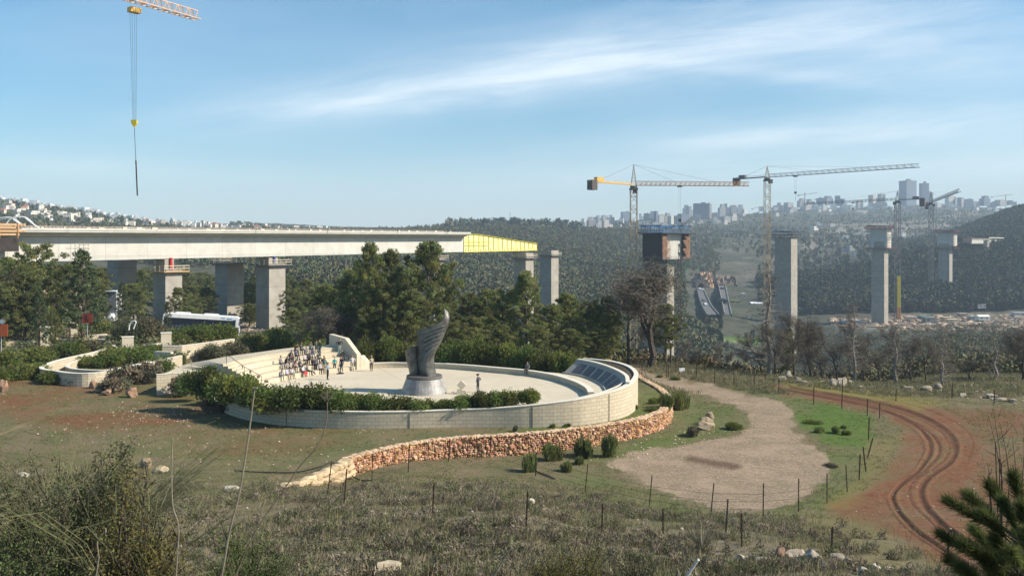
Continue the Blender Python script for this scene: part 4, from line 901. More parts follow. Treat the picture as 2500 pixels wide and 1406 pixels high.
t.l.new(tr.outputs[0], mx.inputs[1]); t.l.new(b.outputs[0], mx.inputs[2]); t.l.new(mx.outputs[0], t.n['Material Output'].inputs[0])
for s, w2 in ((1, .25), (-1, .5)):
    mb = MB(); top = [c+v*s*15.5*.6-u*7.0, c+v*s*15.5*.6+u*7.0, c+v*s*4+u*7.3, c+v*s*4-u*7.3]; bot = [c+v*s*7-u*4, c+v*s*7+u*4, c+v*s*4.2+u*4, c+v*s*4.2-u*4]
    vs = [(p.x, p.y, 7.6) for p in top]+[(p.x, p.y, -3.5) for p in bot]; vs2 = []
    mb.add(vs, [(0, 1, 5, 4), (1, 2, 6, 5), (3, 0, 4, 7), (4, 5, 6, 7)]); mb.build('debris_net', m_net, o)
mb = MB(); q = c+u*8-v*1
for k in range(34):
    for dx in (-.5, .5): mb.beam((q.x+dx, q.y, -38+k*1.5), (q.x-dx, q.y+.6, -36.5+k*1.5), .1)
for dx in (-.6, .6): mb.beam((q.x+dx, q.y, -40), (q.x+dx, q.y, 14), .16)
mb.build('access_tower', M['rust'], o)
def small_head(lab, px, Y, zt, wl, wd, ang, fm, hb=6):
    v = Vector((math.sin(ang), math.cos(ang))); u = Vector((v.y, -v.x)); c = cen(px, Y); o = thing('pier_scaffold', lab, 'scaffold', (c.x, c.y, zt-hb), 'formwork heads on the tall piers')
    mb = MB(); ubox(mb, c, u, v, wl*1.3, wd*1.3, zt-.2, zt+.1); ubox(mb, c, u, v, wl*1.15, wd*1.15, zt-hb-.2, zt-hb)
    mb.build('platform', M['darkply'], o); mb = MB()
    for z0 in (zt, zt-hb):
        cor = rot_box_poly(c, u, v, wl*1.22, wd*1.22)
        for i in range(4):
            a = Vector(cor[i]); b = Vector(cor[(i+1) % 4])
            for z in (.7, 1.4): mb.beam((a.x, a.y, z0+z), (b.x, b.y, z0+z), .18)
            for k in range(5): q = a.lerp(b, k/5); mb.beam((q.x, q.y, z0), (q.x, q.y, z0+1.6), .16)
    mb.build('guard_rail', fm, o); mb = MB()
    for k in range(5):
        q = c+v*(k-2)*wd*.28; a = q-u*wl*.6; b = q+u*wl*.6; mb.beam((a.x, a.y, zt+1.9+.4*(k % 2)), (b.x, b.y, zt+1.7), .3)
        mb.beam((a.x, a.y, zt), (a.x, a.y, zt+2.2+k % 3), .22); mb.beam((b.x, b.y, zt), (b.x, b.y, zt+1.5+k % 2), .22)
    mb.build('steel_frame', fm if fm is not M['crane_g'] else M['blue'], o)
    if hb > 3:
        mb = MB()
        for k in range(7): a = c+u*wl*.52-v*wd*.5; b = c+u*wl*.56-v*wd*.1; z = zt-hb+.7+k*(hb-1.4)/7; mb.beam((a.x, a.y, z), (b.x, b.y, z), .35, .5)
        mb.build('side_board', M['formply'], o)
    return o
M['redscaf'] = m_plain('red_scaffold', (.22, .07, .06), .8)
small_head('small steel platform with blue posts on the second tall pier', 1919, 524, 20.5, 10.4, 9, math.radians(42), M['crane_g'], 1.6)
small_head('red scaffold cage round the head of the third tall pier', 2148, 645, 26.5, 14, 10, math.radians(42.5), M['redscaf'], 15)
small_head('red scaffold cage on the far pier among the dark wood', 2311, 800, 26, 15, 11, math.radians(45), M['redscaf'], 15)
mb = MB(); ubox(mb, cen(2150, 645), Vector((math.cos(.74), -math.sin(.74))), Vector((math.sin(.74), math.cos(.74))), 12.0, 9.0, 12, 26); o = mb.build('concrete_block', M['conc']); tag(o, 'unfinished concrete head block inside the red scaffold of the third tall pier', 'pier head')
mb = MB(); ubox(mb, cen(2312, 800), Vector((math.cos(.78), -math.sin(.78))), Vector((math.sin(.78), math.cos(.78))), 14.0, 10.0, 14, 25.6); o = mb.build('concrete_block', M['conc']); tag(o, 'unfinished concrete head block of the far pier in the dark wood', 'pier head')
fd = thing('far_deck', 'short bright section of finished viaduct deck at the right edge', 'bridge', WD(2410, 590, 950))
a = WD(2366, 590, 940); b = WD(2540, 587, 1180); 
mb = MB(); mb.beam((a.x, a.y, 18.3), (b.x-60, b.y-100, 18.6), 5, 4.2); mb.build('box_girder', M['conc'], fd)
mb = MB(); mb.beam((a.x-4, a.y, 21.5), (b.x+10, b.y, 22), 11, .7); mb.build('deck_slab', M['pier'], fd)
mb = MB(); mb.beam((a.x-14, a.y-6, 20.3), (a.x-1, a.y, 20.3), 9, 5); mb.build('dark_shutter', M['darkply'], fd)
mb = MB(); mb.beam((a.x+18, a.y-6, 22.6), (b.x, b.y-6, 22.9), .4, 1.0); mb.build('parapet', M['conc'], fd)

# ------------------------------------------------------------------ cranes
def lattice(mb, a, b, w, n, t=.16, tb=.09, tri=False):
    a = Vector(a); b = Vector(b); d = (b-a); L = d.length; d.normalize(); up = Vector((0, 0, 1)) if abs(d.z) < .9 else Vector((0, 1, 0))
    x = d.cross(up).normalized(); y = x.cross(d).normalized()
    cs = [(-.5, -.5), (.5, -.5), (.5, .5), (-.5, .5)] if not tri else [(-.5, -.4), (.5, -.4), (0, .6)]
    P = lambda k, q: a+d*(L*q/n)+x*cs[k][0]*w+y*cs[k][1]*w
    for k in range(len(cs)): mb.beam(P(k, 0), P(k, n), t)
    for q in range(n):
        for k in range(len(cs)):
            k2 = (k+1) % len(cs); mb.beam(P(k, q), P(k2, q+1) if q % 2 else P(k2, q), tb)
            if q % 2 == 0: mb.beam(P(k2, q), P(k, q+1), tb)
def crane(lab, base, ztop, apex, jib_tip, cj_tip, mw=2.6, jw=1.7, mj=None, mm=None, ties=True, cab_side=1, hook=None, hookz=None, jn=46, mn=None, cwh=4.2, t=.2, zjib=None, pairm=None):
    """base: ground point; zjib level; jib_tip/cj_tip world points"""
    bx = Vector(base); z0 = gz(bx.x, bx.y)-1; zj = zjib; mj = mj or M['crane_w']; mm = mm or mj
    o = thing('tower_crane', lab, 'crane', (bx.x, bx.y, z0), 'tower cranes')
    mb = MB(); lattice(mb, (bx.x, bx.y, z0), (bx.x, bx.y, zj-2.5), mw, mn or max(10, int((zj-z0)/mw)), t*1.15, t*.8); mb.build('mast', mm, o)
    mb = MB(); mb.box((bx.x, bx.y, zj-2.0), (mw*1.2, mw*1.2, 1.0)); mb.lathe((bx.x, bx.y, zj-1.5), [(mw*.55, 0), (mw*.55, .9)], 12); mb.build('slewing_ring', M['cw'], o)
    T = Vector((bx.x, bx.y, zj)); J = Vector(jib_tip); C_ = Vector(cj_tip); jd = (J-T).normalized()
    mb = MB()
    for dx in (-.5, .5):
        for dy in (-.5, .5): mb.beam((bx.x+dx*mw*.8, bx.y+dy*mw*.8, zj-.6), (bx.x, bx.y, apex), t*.9)
    for k in range(6): z = zj+(apex-zj)*k/6; w = mw*.4*(1-k/6); mb.beam((bx.x-w, bx.y-w, z), (bx.x+w, bx.y-w, z+(apex-zj)/6), t*.6); mb.beam((bx.x+w, bx.y-w, z), (bx.x-w, bx.y+w, z), t*.6)
    mb.build('tower_head', mm, o)
    mb = MB(); lattice(mb, T+jd*1.2+Vector((0, 0, .4)), J, jw, jn, t*.9, t*.6, tri=True); mb.build('jib', mj, o)
    mb = MB(); cd = (C_-T).normalized(); sidev = Vector((-cd.y, cd.x, 0))
    for s in (-.5, .5): mb.beam(T+cd*.8+sidev*s*1.6, C_+sidev*s*1.6, .4, .55)
    for k in range(12): q = (T+cd).lerp(C_, k/11); mb.beam(q-sidev*.8, q+sidev*.8, .25)
    for s in (-.5, .5): mb.beam(T+cd*.8+sidev*s*1.7+Vector((0, 0, 1)), C_+sidev*s*1.7+Vector((0, 0, 1)), .08)
    mb.build('counter_jib', pairm or M['crane_y'], o)
    mb = MB(); q = C_-cd*1.6; mb.box((q.x, q.y, q.z-cwh/2+.6), (3.4, 3.0, cwh), math.atan2(cd.y, cd.x)); mb.build('counterweight', M['cw'], o)
    q = C_-cd*6; mb = MB(); mb.box((q.x, q.y, q.z+1.2), (4.5, 1.8, 1.7), math.atan2(cd.y, cd.x)); mb.build('winch_house', M['crane_y'] if mj is not M['crane_g'] else M['crane_g'], o)
    mb = MB(); s2 = Vector((-jd.y, jd.x, 0))*cab_side; q = T+s2*mw*.7+jd*.8; mb.box((q.x, q.y, zj-2.6), (2.0, 1.6, 2.4), math.atan2(jd.y, jd.x)); mb.build('operator_cab', M['glass'], o)
    if ties:
        mb = MB(); ap = Vector((bx.x, bx.y, apex)); r = .07
        for q in (.36, .72): mb.beam(ap, T.lerp(J, q)+Vector((0, 0, jw*.6)), r)
        mb.beam(ap, C_-cd*4, r*1.4); mb.build('tie_bar', M['crane_g'], o)
    if hook:
        p = T.lerp(J, hook); mb = MB(); mb.box((p.x, p.y, p.z-.9), (2.2, 1.4, .5), math.atan2(jd.y, jd.x)); mb.build('trolley', M['steel_dark'], o)
        mb = MB()
        for dx in (-.4, .4): mb.beam((p.x+dx, p.y, p.z-1), (p.x+dx, p.y, hookz), .05)
        mb.build('hoist_rope', M['steel_dark'], o); hb = MB(); hb.box((p.x, p.y, hookz-.5), (1.2, .5, 1.1)); hb.beam((p.x, p.y, hookz-1), (p.x, p.y, hookz-5), .09); hb.build('hook_block', M['steel_dark'], o)
    return o
def atz(px, py, z): Y = (z-CH)*F/(HZ-py); return Vector(((px-1250)*Y/F, Y, z))
# first large crane
zj = CH+(HZ-451)*398/F; b = cen(1547, 398)
crane('yellow tower crane standing left of the blue topped formwork', b, 0, CH+(HZ-402)*398/F, atz(1829, 450.5, zj), atz(1440, 443, zj), mw=2.9, jw=1.9, mj=M['crane_o'], mm=M['crane_w'], hook=.40, hookz=26, zjib=zj)
zj = CH+(HZ-432)*505/F; b = cen(1873, 505)
crane('dark grey tower crane with the long jib, standing left of the second tall pier', b, 0, CH+(HZ-406)*505/F, atz(2244, 405, zj), atz(1793, 438, zj), mw=3.0, jw=1.9, mj=M['crane_g'], mm=M['crane_w'], hook=.21, hookz=44, zjib=zj, pairm=M['crane_g'])
zj = CH+(HZ-488)*650/F; b = cen(2191, 650)
crane('tower crane behind the third tall pier with its jib pointing left', b, 0, CH+(HZ-466)*650/F, atz(1962, 498, zj), atz(2258, 486, zj), mw=3.2, jw=1.5, mj=M['crane_g'], mm=M['crane_g'], zjib=zj, pairm=M['crane_g'], t=.22, cwh=6, hook=.45, hookz=43)
zj = CH+(HZ-494)*790/F; b = cen(2273, 790)
crane('tower crane with a short steeply foreshortened jib aimed up right', b, 0, CH+(HZ-469)*790/F, atz(2342, 465, zj), atz(2262, 500, zj), mw=3.2, jw=2.2, mj=M['crane_g'], mm=M['crane_g'], zjib=zj, pairm=M['crane_g'], t=.25, cwh=5, jn=26)
for px, py, Y, l, r, lb in ((1965, 470, 2500, 1948, 1995, 'tiny crane on the skyline right of the dark grey crane'), (2001, 480, 2700, 1988, 2031, 'tiny crane on the skyline above the flat block roofs'), (2455, 474, 2900, 2420, 2472, 'pale far crane near the right end of the skyline'), (1853, 503, 2700, 1835, 1862, 'tiny crane on the skyline just left of the dark grey crane')):
    p = WD(px, py+4, Y); o = thing('distant_crane', lb, 'crane', (p.x, p.y, 100), 'small cranes on the far skyline'); mb = MB(); mb.beam((p.x, p.y, gz(p.x, p.y)-2), (p.x, p.y, p.z+4), 1.7); mb.build('mast', M['crane_g'], o)
    a = WD(l, py+7, Y); b2 = WD(r, py+1, Y); mb = MB(); mb.beam(a, b2, 1.3); mb.build('jib', M['crane_g'], o); mb = MB(); mb.beam(a, a+Vector((3, 0, -1)), 4, 3); mb.build('counterweight', M['cw'], o)
# near crane at the upper left, mast outside the frame
tip = WD(483, 40, 155); zj = tip.z; Tm = Vector((-80, 112)); 
jd = (Vector((tip.x, tip.y))-Tm).normalized(); back = Vector((Tm.x, Tm.y))-jd*16
o = crane('orange and cream crane jib reaching in at the top left with a long hanging rope', Tm, 0, zj+9, (tip.x, tip.y, zj), (back.x, back.y, zj), mw=2.2, jw=1.55, mj=M['crane_s'], mm=M['crane_y'], zjib=zj, jn=44, t=.17)
hp = WD(328, 4, 146); mb = MB(); mb.box((hp.x, hp.y, zj-1.4), (1.8, 1.3, .8), .9); mb.build('trolley', M['crane_y'], o)
hz_ = WD(328, 300, 146).z; mb = MB()
for dx in (-.55, -.2, .25, .6): mb.beam((hp.x+dx-.2, hp.y, zj-1.5), (hp.x+dx*.45, hp.y, hz_+.5), .028)
mb.build('hoist_rope', M['steel_dark'], o)
mb = MB(); mb.add([(hp.x+x, hp.y+y, hz_+z) for y in (-.25, .25) for x, z in ((-.5, .45), (.5, .45), (.42, -.15), (0, -.75), (-.42, -.15))], [(0, 4, 3, 2, 1), (5, 6, 7, 8, 9), (0, 1, 6, 5), (1, 2, 7, 6), (2, 3, 8, 7), (3, 4, 9, 8), (4, 0, 5, 9)]); mb.build('hook_block', M['yellow'], o)
z1 = WD(331, 392, 146).z; z2 = WD(334, 478, 146).z
mb = MB(); mb.tube([(hp.x, hp.y, hz_-.7), (hp.x+.25, hp.y, z1)], .045, 5); mb.build('sling', M['steel_dark'], o)
mb = MB(); mb.tube([(hp.x+.25, hp.y, z1), (hp.x+.5, hp.y, z2)], .11, 6); mb.build('hanging_chain', M['steel_dark'], o)
# formwork bay and arched frames at the left end of the deck
o = thing('deck_formwork', 'stack of orange and cream timber formwork boards at the left end of the deck', 'formwork', (*BP(-14), 17))
mb = MB()
for k in range(4): a = BP(-26, 5.8+.1*(k % 2)); b = BP(-11.6+k % 2, 5.8+.1*(k % 2)); z = bz(-14)-.85+k*.55; mb.beam((a.x, a.y, z), (b.x, b.y, z+.12), .25, .34)
mb.build('board', M['wood'], o); mb = MB()
for s in (-22, -18, -15, -12): a = BP(s, 6.1); mb.beam((a.x, a.y, bz(s)-1.4), (a.x, a.y, bz(s)+1.2), .14)
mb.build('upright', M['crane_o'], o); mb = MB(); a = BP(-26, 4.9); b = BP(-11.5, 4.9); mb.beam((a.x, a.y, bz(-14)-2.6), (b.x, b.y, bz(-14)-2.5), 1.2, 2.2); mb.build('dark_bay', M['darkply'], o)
o = thing('arched_frame', 'white arched tube frames of an unroofed tunnel tent standing on the deck', 'tent frame', (*BP(0), 17))
def arch(pts, Y, r): mb = MB(); mb.tube(smooth_poly([WD(x, y, Y) for x, y in pts], 5), r, 6); mb.build('arch_tube', M['white'], o)
arch([(12, 552), (22, 538), (38, 530), (58, 530), (70, 536), (85, 550), (110, 564)], 158, .13); arch([(-10, 536), (10, 531), (28, 532), (40, 541), (60, 554), (85, 564)], 160, .13); arch([(36, 532), (50, 545), (70, 557), (80, 563)], 161, .07); arch([(62, 533), (80, 547), (98, 560), (105, 564)], 159, .07); arch([(-10, 541), (12, 534), (28, 533)], 162, .07)
o = thing('deck_tent', 'long low cream tarpaulin over material on the deck', 'tarpaulin', (*BP(38), 17)); mb = MB(); a = WD(286, 559, 172); b = WD(339, 559, 172)
mb.add([(a.x, a.y, a.z-1), (b.x, b.y, a.z-1), (b.x, b.y+2, a.z-1), (a.x, a.y+2, a.z-1), (a.x+.4, a.y, a.z+.22), (b.x-.3, b.y, a.z+.22), (b.x-.3, b.y+2, a.z+.3), (a.x+.4, a.y+2, a.z+.3)], [(3, 2, 1, 0), (4, 5, 6, 7), (0, 1, 5, 4), (1, 2, 6, 5), (2, 3, 7, 6), (3, 0, 4, 7)])
mb.build('cover', M['cap'], o); mb = MB()
for k in range(9): q = a.lerp(b, k/8); mb.beam((q.x, q.y-.05, a.z-.9), (q.x, q.y-.05, a.z+.15), .08)
mb.build('strap', M['yellow'], o)
o = thing('scaffold_tower', 'slender scaffold tower rising above the trees in front of the girder', 'scaffold', WD(188, 640, 150)); mb = MB()
for px in (173, 183, 194, 205): a = WD(px, 594, 150); mb.beam((a.x, a.y, gz(a.x, a.y)), (a.x, a.y, a.z+(.4 if px > 190 else 0)), .06); mb.beam((a.x, a.y+1.5, gz(a.x, a.y)), (a.x, a.y+1.5, a.z), .06)
for py in (590, 598, 607, 616, 626): a = WD(176 if py > 600 else 190, py, 150); b = WD(208, py, 150); mb.beam(a, b, .06); mb.beam(a+Vector((0, 1.5, 0)), b+Vector((0, 1.5, 0)), .06)
for py in (598, 616): mb.beam(WD(184, py, 150), WD(205, py+18, 150), .05)
mb.build('tube_frame', M['rail'], o); mb = MB(); a = WD(160, 607, 150); b = WD(210, 606, 150); mb.beam(a+Vector((0, .8, 0)), b+Vector((0, .8, 0)), 1.4, .06); mb.build('walk_board', M['wood'], o)
# ------------------------------------------------------------------ stones
ICO_V = None
def ico(sub=1):
    bm = bmesh.new(); bmesh.ops.create_icosphere(bm, subdivisions=sub, radius=1); v = np.array([p.co[:] for p in bm.verts]); f = np.array([[q.index for q in t.verts] for t in bm.faces]); bm.free(); return v, f
IV1, IF1 = ico(1); IV2, IF2 = ico(2)
IV3, IF3 = ico(3)
def facet(r, v, k=13, lo=.55, hi=.95):
    w = v.copy()
    for _ in range(k):
        n_ = r.normal(size=3); n_ /= np.linalg.norm(n_); d_ = r.uniform(lo, hi); w -= n_*np.maximum(0, w @ n_-d_)[:, None]
    return w
def cube_stone(r, n=1):
    v, f = (IV1, IF1) if n == 1 else (IV2, IF2)
    w = v.copy(); w = np.sign(w)*np.abs(w)**.6; w *= 1+r.uniform(-.22, .22, (len(w), 1)); return w, f
def stones(name, items, m, label, cat, kind=None, sub=1, link_parent=None):
    """items: (x,y,z,sx,sy,sz,rot,tint)"""
    Vs = []; Fs = []; T = []; o = 0; r = np.random.default_rng(5)
    for x, y, z, sx, sy, sz, a, tn in items:
        w, f = cube_stone(r, sub); w = w*[sx, sy, sz]; b = r.uniform(-.3, .3); cb, sb = math.cos(b), math.sin(b); w = np.stack([w[:, 0]*cb-w[:, 2]*sb, w[:, 1], w[:, 0]*sb+w[:, 2]*cb], 1)
        ca, sa = math.cos(a), math.sin(a); w = np.stack([w[:, 0]*ca-w[:, 1]*sa+x, w[:, 0]*sa+w[:, 1]*ca+y, w[:, 2]+z], 1)
        Vs.append(w); Fs.append(f+o); o += len(w); T.append(np.tile(np.array(tn), (len(w), 1)))
    ob = np_mesh(name, np.concatenate(Vs), np.concatenate(Fs), m, np.concatenate(T), parent=link_parent)
    if label: tag(ob, label, cat, kind=kind)
    return ob
sw = thing('rubble_wall', 'curved retaining wall of orange rubble stone below the terrace', 'stone wall', (SW[60].x, SW[60].y, -2.4))
it = []; L = 0
sws = resamp(SW, 420); r = np.random.default_rng(11)
for i in range(44, 419):
    p = sws[i]; q = sws[min(i+1, 419)]; t = (q-p).normalized(); nrm = Vector((t.y, -t.x, 0)); zb = min(float(zbase(p.x+nrm.x*.6, p.y+nrm.y*.6)), -1.2)-.15
    h = TZ+.14-zb; nrow = max(2, int(h/.155))
    if i > 330: h = .4; nrow = 3; zb = TZ-.2
    for k in range(nrow):
        for rep in range(1):
            s = r.uniform(.075, .15)*(1.6 if r.random() < .10 else 1); z = zb+(k+.5)*h/nrow+r.uniform(-.03, .03); j = r.uniform(-.05, .05)
            g = r.uniform(.65, 1.25); tn = (g*r.uniform(.9, 1.1), g*r.uniform(.85, 1.1), g*r.uniform(.75, 1.2))
            if r.random() < .13: tn = (1.25*g, 1.5*g, 1.7*g)
            if r.random() < .12: tn = (.5*g, .4*g, .35*g)
            bat = .12*(1-k/nrow)
            it.append((p.x+nrm.x*(.12+bat+r.uniform(-.03, .06))+t.x*j, p.y+nrm.y*(.12+bat+r.uniform(-.03, .06))+t.y*j, z, s, s*.9, s*.72, r.uniform(0, 6), tn))
    for c in range(3):   # cap stones
        s = r.uniform(.10, .19); g = r.uniform(.9, 1.25); it.append((p.x-nrm.x*(c*.2-.12), p.y-nrm.y*(c*.2-.12), TZ+.10+r.uniform(-.02, .04), s, s, s*.45, r.uniform(0, 6), (g, 1.2*g, 1.35*g)))
stones('stonework', it, M['rubble'], None, None, link_parent=None)
ow2 = bpy.data.objects['stonework']; off = wloc(sw); ow2.data.transform(Matrix.Translation(-off)); ow2.parent = sw
mb = MB(); core = sws[50:]; co = offset_pts(core, -.04); mb.ribbon(co, [-3.2]*len(co), [TZ+.06]*len(co), .45); mb.build('core', m_noise('wall_core', (.12, .06, .04), (.2, .11, .07), 6), sw)
def rock(px, py, w, h, tint=(1, 1, 1), label='pale rock', yrange=None, seed=0, mat_=None, grp=None, z=None, deep=.8):
    g = G(px, py, *(yrange or (18, 200))); s = g.y/F; r = np.random.default_rng(seed+int(px)); W2 = w*s/2; H2 = h*s/2
    v = facet(r, IV3, 16, .5, .9); n = fbm(v[:, 0]*3+seed, v[:, 1]*3+v[:, 2]*2.6+px, 3, 4); v *= (.82+.36*n)[:, None]; v /= np.abs(v).max(0); v *= [W2*1.05, W2*deep, H2*1.15]
    tint = np.array(tint)*.92
    o = np_mesh('rock', v, IF3, mat_ or M['rock'], np.tile(np.array(tint), (len(v), 1)), loc=(g.x, g.y, g.z+H2*.55)); tag(o, label, 'rock', grp); return o
PK = (1.0, .72, .58); WH = (1.35, 1.4, 1.45); GY = (.9, .92, .92)
RL = [(8, 957, 24, 36, PK, 'pink boulder cut by the left edge of the field'), (224, 938, 24, 18, (.7, .6, .5), 'small dark rock highest in the boulder row at the field edge'), (229, 948, 28, 24, PK, 'pinkish boulder second in the row at the field edge'), (243, 958, 34, 24, (1.1, 1, .9), 'pale boulder in the middle of the row at the field edge'), (263, 965, 30, 22, (.85, .62, .5), 'brown pink boulder at the right end of the row at the field edge'),
 (323, 970, 36, 28, PK, 'lone squarish pink boulder near the corner of the block wall'), (355, 1142, 34, 28, (1, .85, .72), 'layered brown rock poking up behind the large bush'), (392, 1155, 40, 22, (1.1, 1.02, .85), 'pale slab like rock right of the large bush'), (568, 1200, 58, 20, WH, 'flat white rock low in the dry scrub'), (60, 1168, 30, 22, WH, 'white stone at the left showing through the bush'), (86, 1236, 46, 34, (1.1, 1.05, .95), 'cream boulder inside the big bush at the left'),
 (1295, 1228, 22, 15, WH, 'bright white stone beside a fence stake'), (940, 1404, 92, 40, (1.15, 1.1, .95), 'large pale rock cut by the bottom edge of the photo'), (1130, 1350, 26, 26, GY, 'knobbly grey rock in the scrub'), (1110, 1343, 16, 14, GY, 'small grey rock next to the knobbly one'), (1276, 1372, 24, 12, (1.1, 1, .85), 'small wedge shaped pale rock low in the scrub'), (960, 1306, 14, 14, PK, 'small orange stone in the scrub'), (1250, 1348, 14, 12, WH, 'small white stone near the slanting cane'), 
 (1655, 1354, 22, 10, (1.1, 1.1, .8), 'small yellowish stone left of the dry spiky plant'), (1808, 1368, 26, 22, GY, 'grey rock leftmost of the bottom right boulder group'), (1857, 1380, 30, 30, GY, 'grey rock second in the bottom right boulder group'), (1903, 1358, 26, 32, (1, .72, .6), 'small pinkish rock on top of the bottom right boulder group'), (1943, 1376, 50, 40, (1, .95, .9), 'rounded pale boulder in the bottom right group'), (1984, 1378, 48, 52, GY, 'tallest grey boulder of the bottom right group'), (2012, 1392, 26, 26, GY, 'small boulder right of the tallest one'),
 (2042, 1368, 34, 28, (1, .97, .92), 'pale round boulder right of the tallest one'), (2068, 1382, 26, 26, GY, 'grey boulder between two pale ones at the bottom right'), (2108, 1402, 46, 24, GY, 'wide grey boulder on the bottom edge'), (2138, 1392, 28, 22, WH, 'white boulder near the bottom edge'), (2166, 1400, 32, 26, WH, 'last white boulder on the right of the bottom group'),
 (1723, 1048, 44, 26, (1, .9, .72), 'wide base stone of the small rock pile on the grass'), (1727, 1036, 36, 22, (1.05, .95, .78), 'middle stone of the small rock pile on the grass'), (1731, 1022, 24, 22, (1.1, 1, .85), 'upright top stone of the small rock pile on the grass'), (1715, 1040, 22, 20, (.9, .8, .62), 'left stone of the small rock pile on the grass')]
for i, (px, py, w, h, tn, lb) in enumerate(RL): rock(px, py, w, h, tn, lb, seed=i, yrange=(8.5, 140) if px < 100 and py > 1100 else None, grp='rocks and boulders')
for i, (px, py, w, h) in enumerate([(1838, 899, 14, 8), (1806, 893, 10, 6), (1745, 885, 16, 9), (1762, 886, 10, 7), (1910, 926, 22, 16), (1926, 921, 22, 24), (1946, 930, 26, 16), (1964, 934, 16, 10), (2035, 938, 24, 20), (2055, 938, 26, 26), (2075, 932, 20, 10), (2100, 944, 22, 8), (2215, 948, 30, 12), (2262, 950, 32, 14), (2290, 948, 18, 18), (2350, 964, 22, 9), (2420, 968, 30, 12), (2440, 975, 34, 9), (2470, 978, 26, 10), (1690, 905, 12, 8)]):
    rock(px, py+3, w, h, (1, .98, .92), 'weathered limestone rock in the row beyond the back fence, edge of the valley', yrange=(88, 150), seed=50+i, grp='rocks along the valley edge')
# big blocks closing the left end of the rubble wall
rb2 = np.random.default_rng(17)
for i in range(13):
    t_ = i/12; p = W(694+150*t_, 1203-72*t_, TZ); q = W(694+150*(t_+.05), 1203-72*(t_+.05), TZ); d = (q-p).normalized(); nr_ = Vector((d.y, -d.x, 0)); gnd = float(zbase(p.x+nr_.x*.5, p.y+nr_.y*.5)); nk = 1 if i < 5 else 2 if i < 9 else 3
    for k in range(nk):
        v = facet(rb2, np.sign(IV3)*np.abs(IV3)**.55, 12, .75, 1.05); v /= np.abs(v).max(0); v *= [rb2.uniform(.42, .62), rb2.uniform(.3, .42), rb2.uniform(.20, .27)]; z = max(TZ+.12-.40*k, gnd+.05)
        o = np_mesh('rock', v, IF3, M['rock'], np.tile(np.array((1.3, 1.15, .88))*rb2.uniform(.85, 1.05), (len(v), 1)), loc=(p.x+nr_.x*(.1+.12*k), p.y+nr_.y*(.1+.12*k), z)); o.rotation_euler = (rb2.uniform(-.1, .1), rb2.uniform(-.12, .12), math.atan2(d.y, d.x)+rb2.uniform(-.15, .15)); tag(o, 'large cream limestone block stacked at the left end of the rubble wall', 'rock', 'cream blocks ending the rubble wall')
# scattered small stones on the soil
it = []; r = np.random.default_rng(21)
def scat(poly, n, s0, s1, tn, yr=(20, 130)):
    xs = [p[0] for p in poly]; ys = [p[1] for p in poly]; k = 0
    while k < n:
        px = r.uniform(min(xs), max(xs)); py = r.uniform(min(ys), max(ys))
        if not in_poly(np.array([px]), np.array([py]), poly)[0]: continue
        k += 1; g = G(px, py, *yr); s = r.uniform(s0, s1)**1.0; c = r.uniform(.8, 1.2); it.append((g.x, g.y, g.z+s*.25, s, s*.8, s*.5, r.uniform(0, 6), (tn[0]*c, tn[1]*c, tn[2]*c)))
scat([(0, 960), (560, 1000), (640, 1060), (400, 1120), (0, 1050)], 120, .03, .09, (1.2, 1.1, 1.0)); scat([(260, 990), (480, 1000), (460, 1040), (280, 1025)], 110, .03, .08, (1.2, 1.15, 1.1))
scat([(600, 1010), (1000, 1060), (830, 1130), (480, 1180), (420, 1050)], 90, .03, .09, (1.2, 1.12, 1.0)); scat([(1480, 1120), (1700, 1080), (2030, 1130), (1960, 1225), (1760, 1245), (1600, 1190)], 500, .02, .05, (1.15, 1.05, .95))
scat([(0, 1150), (600, 1160), (1300, 1200), (2000, 1300), (2000, 1400), (0, 1400)], 220, .03, .10, (1.1, 1.05, 1), (24, 60)); scat([(1640, 1040), (1840, 1040), (1600, 1120), (1400, 1140)], 90, .03, .10, (1.3, 1.2, 1.1)); scat([(1600, 880), (2500, 930), (2500, 990), (1700, 900)], 200, .05, .2, (1, .98, .9), (90, 130))
scat([(2060, 1080), (2400, 1000), (2500, 1100), (2400, 1300), (2000, 1260)], 120, .02, .06, (1.2, 1.1, 1.0))
stones('gravel_stones', it, M['rock'], 'small pale stones strewn over the soil and gravel', 'stones', kind='stuff')

